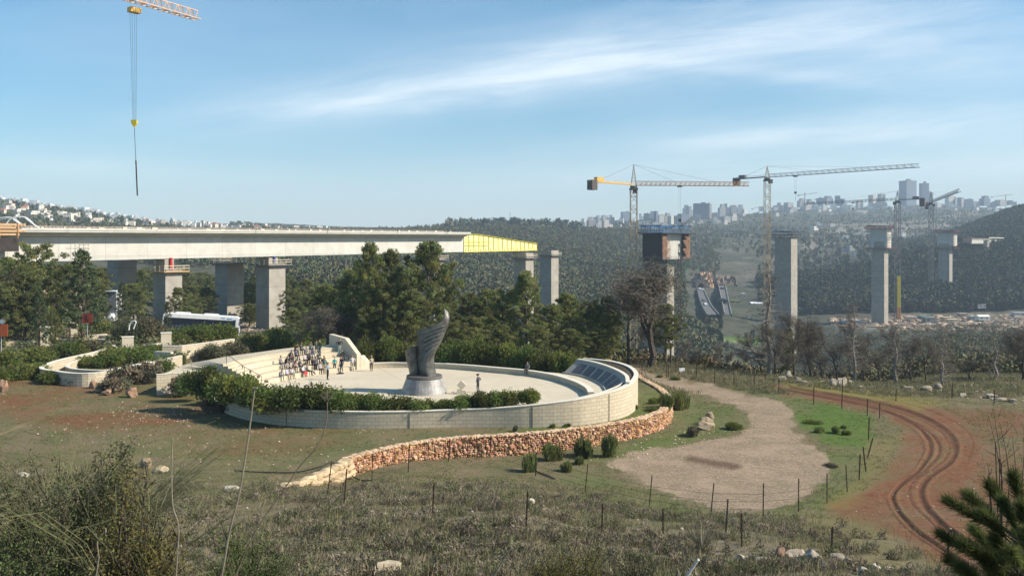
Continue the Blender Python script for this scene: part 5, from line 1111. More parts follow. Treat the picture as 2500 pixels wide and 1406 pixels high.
# ------------------------------------------------------------------ plants
def tris_at(C, S, n_dir=None, r=None, asp=2.6, up=0.3):
    """one leaf-like triangle at each centre C (n,3) of size S (n,)"""
    n = len(C); d = r.normal(size=(n, 3)); d[:, 2] += up
    if n_dir is not None: d += n_dir*1.6
    d /= np.linalg.norm(d, axis=1, keepdims=True); e = np.cross(d, r.normal(size=(n, 3))); e /= np.linalg.norm(e, axis=1, keepdims=True)+1e-9
    S = S[:, None]; a = C-d*S*.5-e*S/asp; b = C-d*S*.5+e*S/asp; c = C+d*S*.5
    V = np.stack([a, b, c], 1).reshape(-1, 3); return V, np.arange(3*n).reshape(-1, 3)
def limb_tube(mb, pts, r0, r1, n=5): k = len(pts); mb.tube(pts, [r0+(r1-r0)*i/(k-1) for i in range(k)], n)
def pine_meshes(seed, kind='pine', H=10.0):
    r = np.random.default_rng(seed); mb = MB(); P = []; Sz = []; D = []; tint = []
    lean = r.uniform(-.5, .5, 2); tr = [Vector((lean[0]*(z/H)**1.5+.12*math.sin(z*1.1+seed), lean[1]*(z/H)**1.5, z)) for z in np.linspace(0, H*.96, 12)]
    limb_tube(mb, tr, .19 if kind != 'cypress' else .12, .03, 7)
    def tp(z): i = min(int(z/(H*.96)*11), 10); f = z/(H*.96)*11-i; return tr[i].lerp(tr[i+1], f)
    if kind == 'cypress': nl = 46; zmin = .4
    elif kind == 'conifer': nl = 64; zmin = .9
    elif kind == 'round': nl = 44; zmin = 2.2
    else: nl = 54; zmin = r.uniform(1.2, 2.6)
    for i in range(nl):
        f = (i+.5)/nl; z = zmin+(H*.97-zmin)*f**.9; az = i*2.399+r.uniform(-.4, .4)
        if kind == 'cypress': L = .75*math.sin(math.pi*min(1, .12+.86*f))**.7*r.uniform(.8, 1.1); upa = 1.3
        elif kind == 'conifer': L = 2.5*(1-f)**.8*r.uniform(.75, 1.15)+.15; upa = .12
        elif kind == 'round': L = 3.0*math.sin(math.pi*(.22+.68*f))**.8*r.uniform(.55, 1.15); upa = .35
        else: L = (2.6*(1-f**1.6)*(.55+.6*min(1, f*3)))*r.uniform(.35, 1.3)+.35; upa = .45
        b = tp(z); dv = Vector((math.cos(az), math.sin(az), upa)); q1 = b+dv*L*.5; q2 = b+dv*L+Vector((0, 0, .15*L))
        limb_tube(mb, [b, q1, q2], .045*(1-f*.6), .012, 4)
        npad = 1 if kind == 'cypress' else (3 if L > 1.6 and i % 2 else 2)
        for k in range(npad):
            t = 1-.34*k; c = np.array(b.lerp(q2, t)); rad = {'cypress': .34, 'conifer': .42}.get(kind, .56)*r.uniform(.55, 1.2); nn = int({'cypress': 110, 'conifer': 80}.get(kind, 105)*rad/.55)
            g = r.normal(size=(nn, 3)); g /= np.linalg.norm(g, axis=1, keepdims=True); g *= (r.random((nn, 1))**.45)*rad; g[:, 2] *= .62 if kind != 'cypress' else 1.5
            g[:, 0] += dv.x*rad*.2; P.append(c+g); Sz.append(r.uniform(.13, .28, nn)); D.append(g/rad)
            base = {'conifer': np.array([.62, .72, .95]), 'cypress': np.array([.6, .72, .8])}.get(kind, np.array([1.0, 1.0, 1.0])); w = r.uniform(.7, 1.35); tint.append(np.tile(base*w*np.array([r.uniform(.9, 1.2), 1, r.uniform(.8, 1.1)]), (nn, 1)))
    P = np.concatenate(P); V, T = tris_at(P, np.concatenate(Sz), np.concatenate(D)*.6, r, 3.0, .5); tn = np.repeat(np.concatenate(tint), 3, 0)
    crown = np_mesh('crown', V, T, M['pine'], tn, link=False); tmp = mb.build('trunk', M['bark']); tm = tmp.data; bpy.data.objects.remove(tmp); return crown, tm
def protos(kind, n, s0): return [pine_meshes(s0+i, kind) for i in range(n)]
TREE = {'pine': protos('pine', 5, 100), 'round': protos('round', 3, 200), 'conifer': protos('conifer', 2, 300), 'cypress': protos('cypress', 2, 400)}
tcount = 0
def MB_(me):
    co = np.empty(len(me.vertices)*3, np.float32); me.vertices.foreach_get('co', co); co = co.reshape(-1, 3); lo = np.percentile(co, 1.5, 0); hi = np.percentile(co, 98.5, 0); return (max(hi[0]-lo[0], hi[1]-lo[1]), 0, co[:, 2].max())
def tree(px, top, Y, wpx, kind='pine', name='pine_tree', label='green pine', group='pines behind the plaza', crownmat=None, base=None):
    global tcount
    X = (px-1250)/F*Y; zgr = gz(X, Y)-.2; zt = CH-(top-HZ)*Y/F; h = max(zt-zgr, 1.5); w = wpx*Y/F; cr, tk = TREE[kind][tcount % len(TREE[kind])]; tcount += 1
    o = thing(name, label, 'tree', (X, Y, zgr), group, rz=(tcount*1.7) % 6.28); nat = {'pine': 5.4, 'round': 6.0, 'conifer': 4.6, 'cypress': 1.7}[kind]
    for me, nm in ((tk, 'trunk'), (cr, 'crown')):
        c = bpy.data.objects.new(nm, me); COL.objects.link(c); c.parent = o
    bb = MB_(cr); o.scale = (w/bb[0], w/bb[0], h/bb[2]); return o
PT = [(905, 588, 119, 95, 'pine', 'tallest left pine of the big group, its thin crown crossing the girder'), (960, 604, 122, 75, 'pine', 'narrow pine between the two tallest ones of the big group'), (1045, 584, 116, 125, 'pine', 'broad tall pine at the right of the big group, top over the girder'), (1003, 706, 111, 100, 'pine', 'bright green lower pine just behind the sculpture'), (985, 650, 118, 120, 'round', 'full pine filling the middle of the big group'),
 (930, 672, 114, 95, 'pine', 'mid height pine below the tallest left one'), (858, 650, 125, 120, 'pine', 'wide pine on the left flank of the big group'), (805, 690, 129, 100, 'pine', 'dark pine left of the big group, over the brown bush'), (842, 742, 119, 100, 'round', 'low spreading pine above the end wall of the seating'), (1088, 640, 125, 70, 'pine', 'pine partly hidden to the right of the broad tall one'),
 (1140, 712, 131, 100, 'pine', 'soft pine right behind the flame tip of the sculpture'), (1192, 702, 127, 100, 'pine', 'pine midway between sculpture and the pier below the nose'), (1243, 700, 121, 90, 'round', 'pine just left of the pier below the nose'), (1287, 658, 119, 90, 'pine', 'tall pine in front of the pier below the yellow nose tip'), (1340, 742, 115, 85, 'pine', 'pine standing at the foot of the free pier'), (1386, 712, 120, 100, 'pine', 'leafy pine right of the free pier'), (1440, 728, 124, 95, 'round', 'broad pine left of the bare tree'), (1484, 722, 121, 70, 'pine', 'last green pine before the bare tree'),
 (1108, 782, 111, 95, 'round', 'low pine right of the sculpture above the hedge'), (1165, 772, 114, 90, 'pine', 'low pine second to the right of the sculpture'), (1225, 790, 110, 90, 'pine', 'low pine above the middle of the hedge'), (1305, 785, 111, 90, 'round', 'low pine above the seated person'), (1395, 800, 112, 80, 'pine', 'low pine with a bare trunk near the end of the hedge'), (1460, 800, 114, 80, 'pine', 'small pine behind the left end of the name wall'), (900, 745, 112, 80, 'round', 'bushy pine at the left of the hedge'), (960, 740, 110, 70, 'pine', 'bright pine left of the flame sculpture')]
for a in PT: tree(*a[:5], label=a[5])
LT = [(30, 625, 128, 150, 'round', 'big round pine at the left edge'), (95, 588, 133, 120, 'round', 'high pine whose open crown overlaps the girder at the left'), (10, 690, 122, 90, 'pine', 'pine cut by the left edge of the photo'), (62, 660, 124, 110, 'pine', 'dense pine low at the left'), (132, 650, 138, 60, 'pine', 'thin pine left of the dark conifer'),
 (203, 606, 124, 105, 'conifer', 'very dark tall conifer left of the white silo'), (170, 640, 128, 80, 'round', 'pine leaning on the dark conifer'), (96, 700, 117, 40, 'conifer', 'small dark conifer at the foot of the left pines'), (243, 650, 150, 70, 'pine', 'pine behind the dark conifer'), (300, 688, 138, 40, 'conifer', 'dark slim conifer right of the white silo'), (346, 655, 165, 22, 'cypress', 'slender cypress left of the red jack pier'), (327, 690, 160, 70, 'pine', 'pine in front of the cypress'), (409, 735, 135, 20, 'conifer', 'tiny conifer standing on the bank in front of the red jack pier'), (130, 752, 113, 26, 'pine', 'small young pine on the bank')]
for a in LT: tree(*a[:5], label=a[5], group='trees at the left', name={'cypress': 'cypress_tree', 'conifer': 'conifer_tree'}.get(a[4], 'pine_tree'))
r = np.random.default_rng(77)
for i in range(64):
    px = r.uniform(215, 800) if i < 52 else r.uniform(20, 240); Y = r.uniform(222, 330); X = (px-1250)/F*Y; g = gz(X, Y); h = r.uniform(7, 13); py = HZ+(CH-(g+h))*F/Y
    tree(px, max(py, 652), Y, r.uniform(45, 75), ['pine', 'round', 'pine', 'conifer'][i % 4], label='pine in the wood standing behind the viaduct piers at the left', group='pines in the wood behind the viaduct')
for i, (px, top, Y) in enumerate([(440, 700, 172), (470, 715, 190), (500, 700, 200), (612, 690, 222), (608, 740, 208), (715, 700, 185), (748, 715, 170), (770, 700, 190), (710, 750, 150), (750, 755, 142), (455, 745, 165), (235, 700, 200)]):
    tree(px, top, Y, 60, ['pine', 'round'][i % 2], label='pine growing between the viaduct piers', group='pines between the viaduct piers')
for i in range(44):
    px = [880, 930, 1100, 1150, 1200, 1250, 1300, 1350, 1400, 1450, 1500][i % 11]+r.uniform(-25, 25); Y = r.uniform(136, 210); X = (px-1250)/F*Y; g = gz(X, Y); h = r.uniform(7, 11); py = HZ+(CH-(g+h))*F/Y
    if py > 850: continue
    tree(px, max(py, 700), Y, r.uniform(50, 80), ['pine', 'round'][i % 2], label='pine lower on the slope behind the plaza trees', group='pines on the slope behind the plaza')

def bush_mesh(seed, leaf=.085, n=4200, m='leaf', tint0=(1, 1, 1), spiky=0.0, asp=2.2):
    r = np.random.default_rng(seed); lobes = [(r.uniform(-.55, .55), r.uniform(-.55, .55), r.uniform(.35, .7), r.uniform(.35, .55)) for _ in range(9)]+[(0, 0, .45, .7)]; P = []; D = []; T = []; per = n//len(lobes)
    for x, y, z, q in lobes:
        g = r.normal(size=(per, 3)); g /= np.linalg.norm(g, axis=1, keepdims=True); g *= (r.random((per, 1))**.35)*q*(1+.12*r.normal(size=(per, 1))); g[:, 2] *= .8; c = np.array([x, y, z]); p = c+g; p[:, 2] = np.abs(p[:, 2]); P.append(p); D.append(g/q+[0, 0, spiky]); w = r.uniform(.75, 1.3); T.append(np.tile(np.array(tint0)*w*np.array([r.uniform(.85, 1.3), 1, 1]), (per, 1)))
    P = np.concatenate(P); V, F_ = tris_at(P, r.uniform(.6, 1.5, len(P))*leaf, np.concatenate(D), r, asp, .4); return np_mesh('foliage', V, F_, M[m], np.repeat(np.concatenate(T), 3, 0), link=False)
def stem_mesh(seed, n=14, m='darkbark', rad=.02):
    r = np.random.default_rng(seed); mb = MB()
    for i in range(n): a = r.uniform(0, 6.28); q = r.uniform(.2, .8); mb.tube([(0, 0, 0), (math.cos(a)*q*.5, math.sin(a)*q*.5, .45), (math.cos(a)*q, math.sin(a)*q, r.uniform(.7, 1.15))], [rad, rad*.7, rad*.3], 3)
    t = mb.build('stem', M[m]); me = t.data; bpy.data.objects.remove(t); return me
BUSH = {'green': [bush_mesh(500+i) for i in range(4)], 'olive': [bush_mesh(520+i, .07, 3200, 'olive') for i in range(3)], 'dark': [bush_mesh(540+i, .085, 3600, 'leaf', (.72, .72, .8)) for i in range(3)], 'rosemary': [bush_mesh(560+i, .36, 1100, 'olive', (1.05, 1.25, .7), 2.2, 8) for i in range(2)], 'twiggy': [bush_mesh(580+i, .13, 2000, 'twig', (.55, .56, .46), .8) for i in range(3)]}
STEM = [stem_mesh(600+i) for i in range(3)]; PSTEM = [stem_mesh(610+i, 22, 'palebark', .012) for i in range(2)]
bcount = 0
def bush(px, base, top, wpx, kind='green', Y=None, label='green shrub', group=None, yr=(40, 200), name='shrub', dz=0):
    global bcount
    if Y is None: g = G(px, base, *yr)
    else: X = (px-1250)/F*Y; zb_ = CH-(base-HZ)*Y/F; g = Vector((X, Y, zb_))
    h = (base-top)*g.y/F*1.18; w = wpx*g.y/F/2; bcount += 1; o = thing(name, label, 'shrub', (g.x, g.y, g.z-.08+dz), group, rz=bcount*1.3)
    for me, nm in ((BUSH[kind][bcount % len(BUSH[kind])], 'foliage'), ((PSTEM if kind == 'twiggy' else STEM)[bcount % 2], 'stem')): c = bpy.data.objects.new(nm, me); COL.objects.link(c); c.parent = o
    o.scale = (w, w*.8, h/1.15); return o
HG = 'shrubs of the hedge behind the bench'
for i, (px, top, w) in enumerate([(900, 828, 90), (940, 822, 100), (975, 832, 80), (1060, 842, 80), (1105, 832, 90), (1150, 826, 90), (1195, 832, 95), (1240, 838, 90), (1285, 842, 90), (1325, 848, 90), (1362, 856, 80), (1392, 862, 60), (1020, 838, 80)]):
    Yb = [103, 103.5, 103.5, 103, 102.5, 102, 101.5, 100.5, 99, 97.5, 96.5, 95.8, 103][i]; bush(px, 600+(14+.6)*F/Yb, top, w, 'dark' if i % 3 == 0 else 'green', Y=Yb, group=HG, label=f'dark hedge shrub behind the curved bench, '+['left of the sculpture, nearest the end wall', 'left of the sculpture, second from the end wall', 'close behind the sculpture on its left', 'first to the right of the sculpture', 'second to the right of the sculpture', 'third to the right of the sculpture', 'fourth to the right of the sculpture', 'left of the person seated on the bench', 'directly behind the person seated on the bench', 'first right of the person seated on the bench', 'second right of the person seated on the bench', 'last one touching the name wall', 'hidden behind the sculpture'][i], name='hedge_shrub')
PG = 'shrubs planted inside the front wall'
for i, (px, base, top, w) in enumerate([(505, 975, 893, 140), (562, 985, 908, 140), (615, 995, 930, 120), (680, 1006, 938, 150), (745, 1010, 932, 160), (805, 1010, 944, 140), (860, 1010, 962, 100), (915, 1010, 957, 110), (975, 1022, 962, 110), (1030, 1010, 972, 100), (1085, 1002, 974, 80), (1130, 1000, 962, 90), (1180, 998, 955, 100), (1235, 994, 950, 100), (1290, 990, 948, 90), (470, 965, 905, 80), (1000, 1028, 990, 50)]):
    Yb = 73.5 if px > 640 else [0, 79, 76.5, 74.5][min(i+1, 3)]
    if i == 15: Yb = 84
    bush(px, base-3, top, w, 'green' if i % 4 else 'dark', Y=Yb, dz=0, group=PG, label='leafy green shrub in the front planting bed, '+['above the shaded wall left end', 'left of the first low wall section', 'drooping over the shaded wall', 'left of the widest mound', 'the widest and tallest mound', 'right shoulder of the widest mound', 'in the dip left of the sculpture', 'just left of the sculpture pedestal', 'spilling over the wall coping', 'right in front of the pedestal', 'small one right of the pedestal', 'below the tilted marker stone', 'below the standing man with a hat', 'second from the right end', 'rightmost of the bed', 'against the large block wall corner', 'hanging branch over the coping'][i])
LG = 'shrubs round the ramp walls'
for i, (px, base, top, w, k) in enumerate([(20, 905, 855, 120, 'green'), (90, 890, 848, 130, 'green'), (165, 870, 832, 120, 'green'), (225, 862, 830, 90, 'olive'), (60, 925, 885, 120, 'green'), (130, 935, 905, 110, 'green'), (190, 940, 912, 80, 'olive'), (10, 935, 895, 80, 'green'), (220, 898, 868, 90, 'green'), (270, 895, 852, 110, 'green'), (325, 890, 845, 120, 'green'), (375, 870, 842, 90, 'green'), (300, 940, 895, 110, 'olive'), (345, 935, 885, 120, 'twiggy'), (395, 912, 868, 100, 'green'), (430, 900, 862, 60, 'green'), (280, 955, 920, 90, 'twiggy'), (330, 838, 780, 110, 'olive'), (365, 835, 770, 110, 'olive'), (300, 825, 790, 90, 'green'), (410, 830, 800, 70, 'olive'), (250, 815, 785, 80, 'green'), (470, 835, 792, 110, 'green'), (525, 838, 790, 120, 'green'), (560, 835, 798, 70, 'green'), (440, 842, 815, 70, 'green'),
   (530, 878, 840, 90, 'olive'), (575, 872, 832, 100, 'olive'), (625, 864, 810, 110, 'green'), (680, 860, 802, 120, 'green'), (735, 856, 806, 110, 'green'), (780, 850, 812, 70, 'green'), (640, 858, 830, 80, 'green'), (500, 880, 855, 60, 'olive'), (40, 822, 782, 60, 'olive'), (100, 800, 770, 90, 'olive'), (160, 790, 762, 90, 'dark'), (60, 790, 765, 90, 'dark'), (15, 800, 770, 60, 'olive'), (515, 990, 945, 70, 'twiggy'), (560, 1005, 965, 70, 'twiggy'), (605, 1015, 975, 60, 'twiggy'), (440, 968, 915, 70, 'twiggy'), (720, 1035, 985, 50, 'twiggy')]):
    bush(px, base, top, w, k, group=LG, yr=(60, 150), label=['green', 'leafy', 'rounded'][i % 3]+' '+{'green': 'fresh green shrub', 'olive': 'grey green shrub', 'dark': 'dark shrub', 'twiggy': 'leafless twiggy shrub'}[k]+' '+('beside the looping ramp wall' if base > 845 and px < 450 else 'on the bank below the parked bus' if px < 570 and base < 845 else 'on the slope behind the seating steps' if px > 490 and base < 885 else 'at the foot of the shaded front wall'))
RG2 = 'rosemary like bushes below the rubble wall'
for i, (px, base, top, w) in enumerate([(1350, 1122, 1084, 66), (1424, 1116, 1068, 66), (1486, 1116, 1064, 50), (1415, 1134, 1112, 34), (1386, 1152, 1128, 40), (1292, 1152, 1104, 52)]):
    bush(px, base, top, w, 'rosemary', group=RG2, label=['low wide dark bush', 'round upright bush', 'tallest narrow upright bush', 'small dark bush', 'small yellow green bush', 'upright grassy clump beside a fence stake'][i]+' in front of the rubble wall', yr=(40, 75))
for i, (px, base, top, w, k) in enumerate([(1625, 995, 960, 50, 'rosemary'), (1660, 1000, 955, 56, 'rosemary'), (1690, 1065, 1040, 40, 'twiggy'), (1790, 1048, 1030, 60, 'green'), (2000, 1055, 1040, 34, 'green'), (2042, 1058, 1040, 30, 'green'), (2065, 1062, 1048, 26, 'green'), (2060, 1046, 1036, 24, 'green'), (1985, 1034, 1024, 50, 'green'), (1550, 1000, 985, 20, 'dark'), (1465, 1028, 1010, 24, 'dark'), (1385, 1042, 1032, 26, 'dark'), (1350, 1044, 1032, 20, 'dark'), (1258, 1054, 1036, 20, 'olive'), (1600, 985, 968, 40, 'green'), (1590, 1003, 990, 46, 'dark'), (1505, 1020, 1010, 30, 'dark'), (2030, 1140, 1130, 40, 'twiggy'), (1650, 928, 918, 30, 'green'), (1610, 922, 914, 26, 'green')]):
    bush(px, base, top, w, k, group='small tufts on the grass right of the plaza', label='small '+{'green': 'bright green tuft', 'dark': 'dark green tuft', 'olive': 'pale green sprig', 'twiggy': 'dry brown tuft', 'rosemary': 'bushy green shrub'}[k]+(' at the foot of the curved block wall' if px < 1610 else ' near the gravel path'), yr=(55, 120))

# leafless trees
def bare_mesh(seed, H=10, spread=.55, lv=4, m='darkbark', straight=False, twigs=1500):
    r = np.random.default_rng(seed); mb = MB(); ends = []
    def grow(p, d, L, rad, lev):
        pts = [p]; q = p; dd = d
        for k in range(4): dd = (dd+Vector(r.normal(size=3)*.16)).normalized(); dd.z += .03; q = q+dd*L/4; pts.append(q)
        limb_tube(mb, pts, rad, rad*.55, 6 if lev == 0 else (4 if lev < 3 else 3))
        if lev >= 2: ends.extend(pts[1:])
        if lev >= lv: return
        for k in range(3 if lev < 2 else 4):
            t = pts[1+(k+1) % 4] if lev else pts[min(2+k % 3, 4)]; a = Vector(r.normal(size=3)); a = (a-dd*a.dot(dd)).normalized(); nd = (dd*(1-spread)+a*spread+Vector((0, 0, .12))).normalized(); grow(t, nd, L*r.uniform(.5, .72), rad*.5, lev+1)
    if straight:
        tr = [Vector((.08*math.sin(z), .08*math.cos(z*1.3), z)) for z in np.linspace(0, H, 14)]; limb_tube(mb, tr, .16, .02, 6)
        for i in range(70):
            z = H*(.14+.84*(i/70)); az = r.uniform(0, 6.28); L = 2.1*(1-i/80)*r.uniform(.3, 1.1); b = Vector((0, 0, z)); e = b+Vector((math.cos(az)*L, math.sin(az)*L, r.uniform(-.1, .45)*L)); md = b.lerp(e, .5)+Vector((0, 0, -.06)); limb_tube(mb, [b, md, e], .03, .008, 3); ends.extend([md, e, e.lerp(md, .5)])
    else: grow(Vector((0, 0, 0)), Vector((.05, 0, 1)), H*.42, .17, 0)
    E = np.array([tuple(e) for e in ends]); c = E[r.integers(0, len(E), twigs)]+r.normal(size=(twigs, 3))*.28; V, F_ = tris_at(c, r.uniform(.25, .6, twigs), None, r, 22, .5)
    tw = np_mesh('twigs', V, F_, M['twig'], np.tile(np.array([1, .97, .98])*.62, (len(V), 1)), link=False); t = mb.build('trunk', M[m]); me = t.data; bpy.data.objects.remove(t); return me, tw
BARE = [bare_mesh(701, 10, .42, 4, twigs=4200), bare_mesh(705, 10, .50, 4, twigs=3800), bare_mesh(709, 10, .40, 4, twigs=3800)]; DEAD = [bare_mesh(721, 10, m='palebark', straight=True, twigs=500), bare_mesh(722, 10, m='palebark', straight=True, twigs=900)]
def btree(px, base, top, wpx, lst, k, label, name='bare_tree', group='leafless trees at the right', Y=None):
    Y = Y or G(px, base, 60, 170).y; X = (px-1250)/F*Y; z0 = gz(X, Y)-.2; h = (CH-(top-HZ)*Y/F)-z0; w = wpx*Y/F; o = thing(name, label, 'tree', (X, Y, z0), group, rz=k*2.1); tk, tw = lst[k % len(lst)]
    for me, nm in ((tk, 'trunk'), (tw, 'twigs')): c = bpy.data.objects.new(nm, me); COL.objects.link(c); c.parent = o
    bb = MB_(tk); o.scale = (w/bb[0], w/bb[0], h/bb[2]); return o
btree(1586, 893, 636, 180, BARE, 0, 'big dark leafless tree standing in front of the blue topped formwork pier', Y=117)
btree(1535, 880, 690, 130, BARE, 1, 'brownish leafless tree left of the big dark one', Y=121)
btree(1640, 885, 735, 90, BARE, 2, 'smaller leafless tree right of the big dark one', Y=122)
tree(1625, 740, 120, 75, 'pine', label='thin green pine mixed with the bare trees', group='leafless trees at the right')
btree(1876, 905, 655, 110, DEAD, 0, 'dead spiky conifer in front of the grey crane', Y=116, name='dead_tree')
for i, (px, top, w, Y, kk) in enumerate([(1895, 800, 100, 113, 1), (1940, 770, 90, 116, 0), (1976, 775, 80, 119, 1), (1860, 820, 80, 118, 2), (2085, 735, 60, 112, 5), (2110, 770, 70, 118, 0), (2186, 790, 70, 110, 5), (2225, 800, 80, 116, 1), (2262, 825, 70, 109, 2), (2300, 850, 60, 107, 5), (2045, 800, 80, 116, 1), (2150, 830, 80, 113, 0), (2370, 860, 80, 112, 2), (2430, 840, 70, 116, 5), (2495, 800, 80, 112, 1), (2010, 850, 60, 112, 2), (1780, 840, 50, 125, 1), (1700, 830, 50, 128, 0), (1930, 840, 60, 110, 2)]):
    lst = DEAD if kk == 5 else BARE; btree(px, 0, top, w, lst, i+kk, ('pale dead pine' if kk == 5 else 'grey brown leafless tree')+' on the valley edge '+('left of the second tall pier' if px < 1915 else 'between the second and third tall piers' if px < 2130 else 'right of the third tall pier'), Y=Y, name='dead_tree' if kk == 5 else 'bare_tree')
for px, top, w, Y in ((1922, 800, 50, 124),): tree(px, top, Y, w, 'pine', label='sparse green pine among the bare trees by the second tall pier', group='leafless trees at the right')
btree(795, 830, 755, 110, BARE, 1, 'round leafless brown tree above the seating steps', Y=113); btree(765, 830, 765, 80, BARE, 2, 'leafless brown tree left of the round brown one', Y=115); btree(825, 830, 762, 70, BARE, 0, 'leafless brown tree right of the round brown one', Y=114)

# dry grass and scrub in the foreground
def blades(name, cx, cy, n_bl, hl, wd, tints, label, m='dry', spread=.12, seed=1, bend=.5, cat='grass'):
    r = np.random.default_rng(seed); n = len(cx); k = n_bl; h = hl[0]+(hl[1]-hl[0])*r.random((n, 1))*np.ones((n, k))*r.uniform(.5, 1.1, (n, k)); a = r.uniform(0, 6.28, (n, k)); q = r.random((n, k))**.7*spread*(h/np.mean(hl)); bx = cx[:, None]+np.cos(a)*q; by = cy[:, None]+np.sin(a)*q
    z = np.repeat(zg(cx, cy)[:, None], k, 1)-.02; a2 = a+r.uniform(-.6, .6, (n, k)); bn = bend*h*r.uniform(.15, 1, (n, k)); w = wd*r.uniform(.6, 1.3, (n, k)); px_, py_ = -np.sin(a2)*w, np.cos(a2)*w
    p0 = np.stack([bx-px_, by-py_, z], -1); p1 = np.stack([bx+px_, by+py_, z], -1); p2 = np.stack([bx+np.cos(a2)*bn*.4+px_*.6, by+np.sin(a2)*bn*.4+py_*.6, z+h*.6], -1); p3 = np.stack([bx+np.cos(a2)*bn, by+np.sin(a2)*bn, z+h], -1)
    V = np.stack([p0, p1, p2, p3], 2).reshape(-1, 3); b = np.arange(n*k)*4; T3 = np.concatenate([np.stack([b, b+1, b+2], 1), np.stack([b, b+2, b+3], 1)])
    ti = np.array(tints)[r.integers(0, len(tints), n)]*r.uniform(.7, 1.3, (n, 1)); T = np.repeat(np.repeat(ti, k, 0), 4, 0); o = np_mesh(name, V, T3, M[m], T); tag(o, label, cat, kind='stuff'); return o
def pts_in(n, px0, px1, y0, y1, seed, cond=None):
    r = np.random.default_rng(seed); u = r.random(n*3); Y = np.sqrt(y0**2+(y1**2-y0**2)*u); px = r.uniform(px0, px1, n*3); X = (px-1250)/F*Y
    z = zg(X, Y); py = HZ+(CH-z)*F/Y; ok = np.ones(len(X), bool) if cond is None else cond(px, py, X, Y, r); X, Y = X[ok][:n], Y[ok][:n]; return X, Y
def c_fore(px, py, X, Y, r):
    lim = np.interp(px, [-200, 0, 300, 500, 700, 850, 1100, 1300, 1500, 1700, 1900, 2050, 2300, 2700], [1050, 1060, 1110, 1165, 1190, 1185, 1140, 1165, 1200, 1250, 1275, 1300, 1370, 1420]); k = np.clip((py-lim+20)/150, .0, 1); return r.random(len(px)) < k*(.12+.9*(fbm(X*.5, Y*.5, 51, 3) > .45))
x, y = pts_in(15000, -150, 2650, 23, 60, 61, c_fore); blades('dry_grass', x, y, 13, (.10, .38), .009, [(1, 1, 1), (1.05, .95, .85), (.75, .78, .75), (.85, .9, .7), (.65, .72, .5), (1.25, 1.15, 1.0)], 'dry grey brown grass covering the slope in the foreground', spread=.28, seed=3)
def c_fore2(px, py, X, Y, r): return c_fore(px, py, X, Y, r) & (fbm(X*.28+7, Y*.28, 53, 3) > .40)
x, y = pts_in(6500, -150, 2650, 23, 56, 62, c_fore2)
def clumps(name, x, y, k, hr, m, tints, label, seed):
    r = np.random.default_rng(seed); n = len(x); h = r.uniform(*hr, n); w = h*r.uniform(1.0, 1.9, n); z = zg(x, y); g = r.normal(size=(n, k, 3)); g /= np.linalg.norm(g, axis=2, keepdims=True); g *= r.random((n, k, 1))**.4; g[..., 2] = np.abs(g[..., 2])
    C = np.stack([x[:, None]+g[..., 0]*w[:, None]*.5, y[:, None]+g[..., 1]*w[:, None]*.5, z[:, None]+h[:, None]*g[..., 2]*.95], -1).reshape(-1, 3); V, F_ = tris_at(C, np.repeat(h, k)*r.uniform(.18, .45, n*k), g.reshape(-1, 3), r, 7, .5)
    ti = np.array(tints)[r.integers(0, len(tints), n)]*r.uniform(.7, 1.25, (n, 1)); o = np_mesh(name, V, F_, M[m], np.repeat(np.repeat(ti, k, 0), 3, 0)); tag(o, label, 'scrub', kind='stuff')
clumps('low_scrub', x, y, 80, (.15, .5), 'twig', [(1.1, 1.0, .92), (.9, .88, .8), (.65, .78, .5), (.8, .9, .6), (1.3, 1.2, 1.1), (.55, .5, .48)], 'low thorny scrub cushions among the dry grass', 5)
def c_field(px, py, X, Y, r): ok = ~in_poly(px, py, GRAVEL) & ~in_poly(px, py, TRACK); inpl = in_poly(X, Y, [(p.x, p.y) for p in outw]+[(-8, 112), (-36, 100), (-38, 84)]); return ok & ~inpl & (r.random(len(px)) < .25+.75*(fbm(X*.4, Y*.4, 55, 3) > .46))
x, y = pts_in(26000, -100, 2650, 46, 108, 63, c_field); blades('short_grass', x, y, 6, (.05, .16), .018, [(.45, .80, .28), (.6, .8, .35), (.8, .8, .5), (.9, .8, .6), (.5, .6, .3)], 'short green and brown grass on the fields round the plaza', spread=.2, seed=4)
def c_trk(px, py, X, Y, r): return in_poly(px, py, TRACK) & ((px > 2370) | (fbm(X*.5, Y*.5, 57, 3) > .58)) & (r.random(len(px)) < .4)
x, y = pts_in(2600, 1900, 2650, 32, 100, 65, c_trk); blades('verge_grass', x, y, 7, (.06, .2), .012, [(.9, .85, .6), (.7, .8, .45), (1.1, .95, .7)], 'thin dry grass tufts on the red earth beside the track', spread=.25, seed=8)
def c_right(px, py, X, Y, r): return (px > 1560) & (r.random(len(px)) < .8) & ~in_poly(px, py, TRACK) & ~in_poly(px, py, GRAVEL)
x, y = pts_in(7000, 1560, 2700, 96, 135, 64, c_right); blades('valley_edge_grass', x, y, 9, (.2, .6), .03, [(1, 1, 1), (.8, .85, .7), (1.2, 1.1, .9), (.6, .7, .45)], 'rough dry grass along the valley edge beyond the back fence', spread=.5, seed=6)
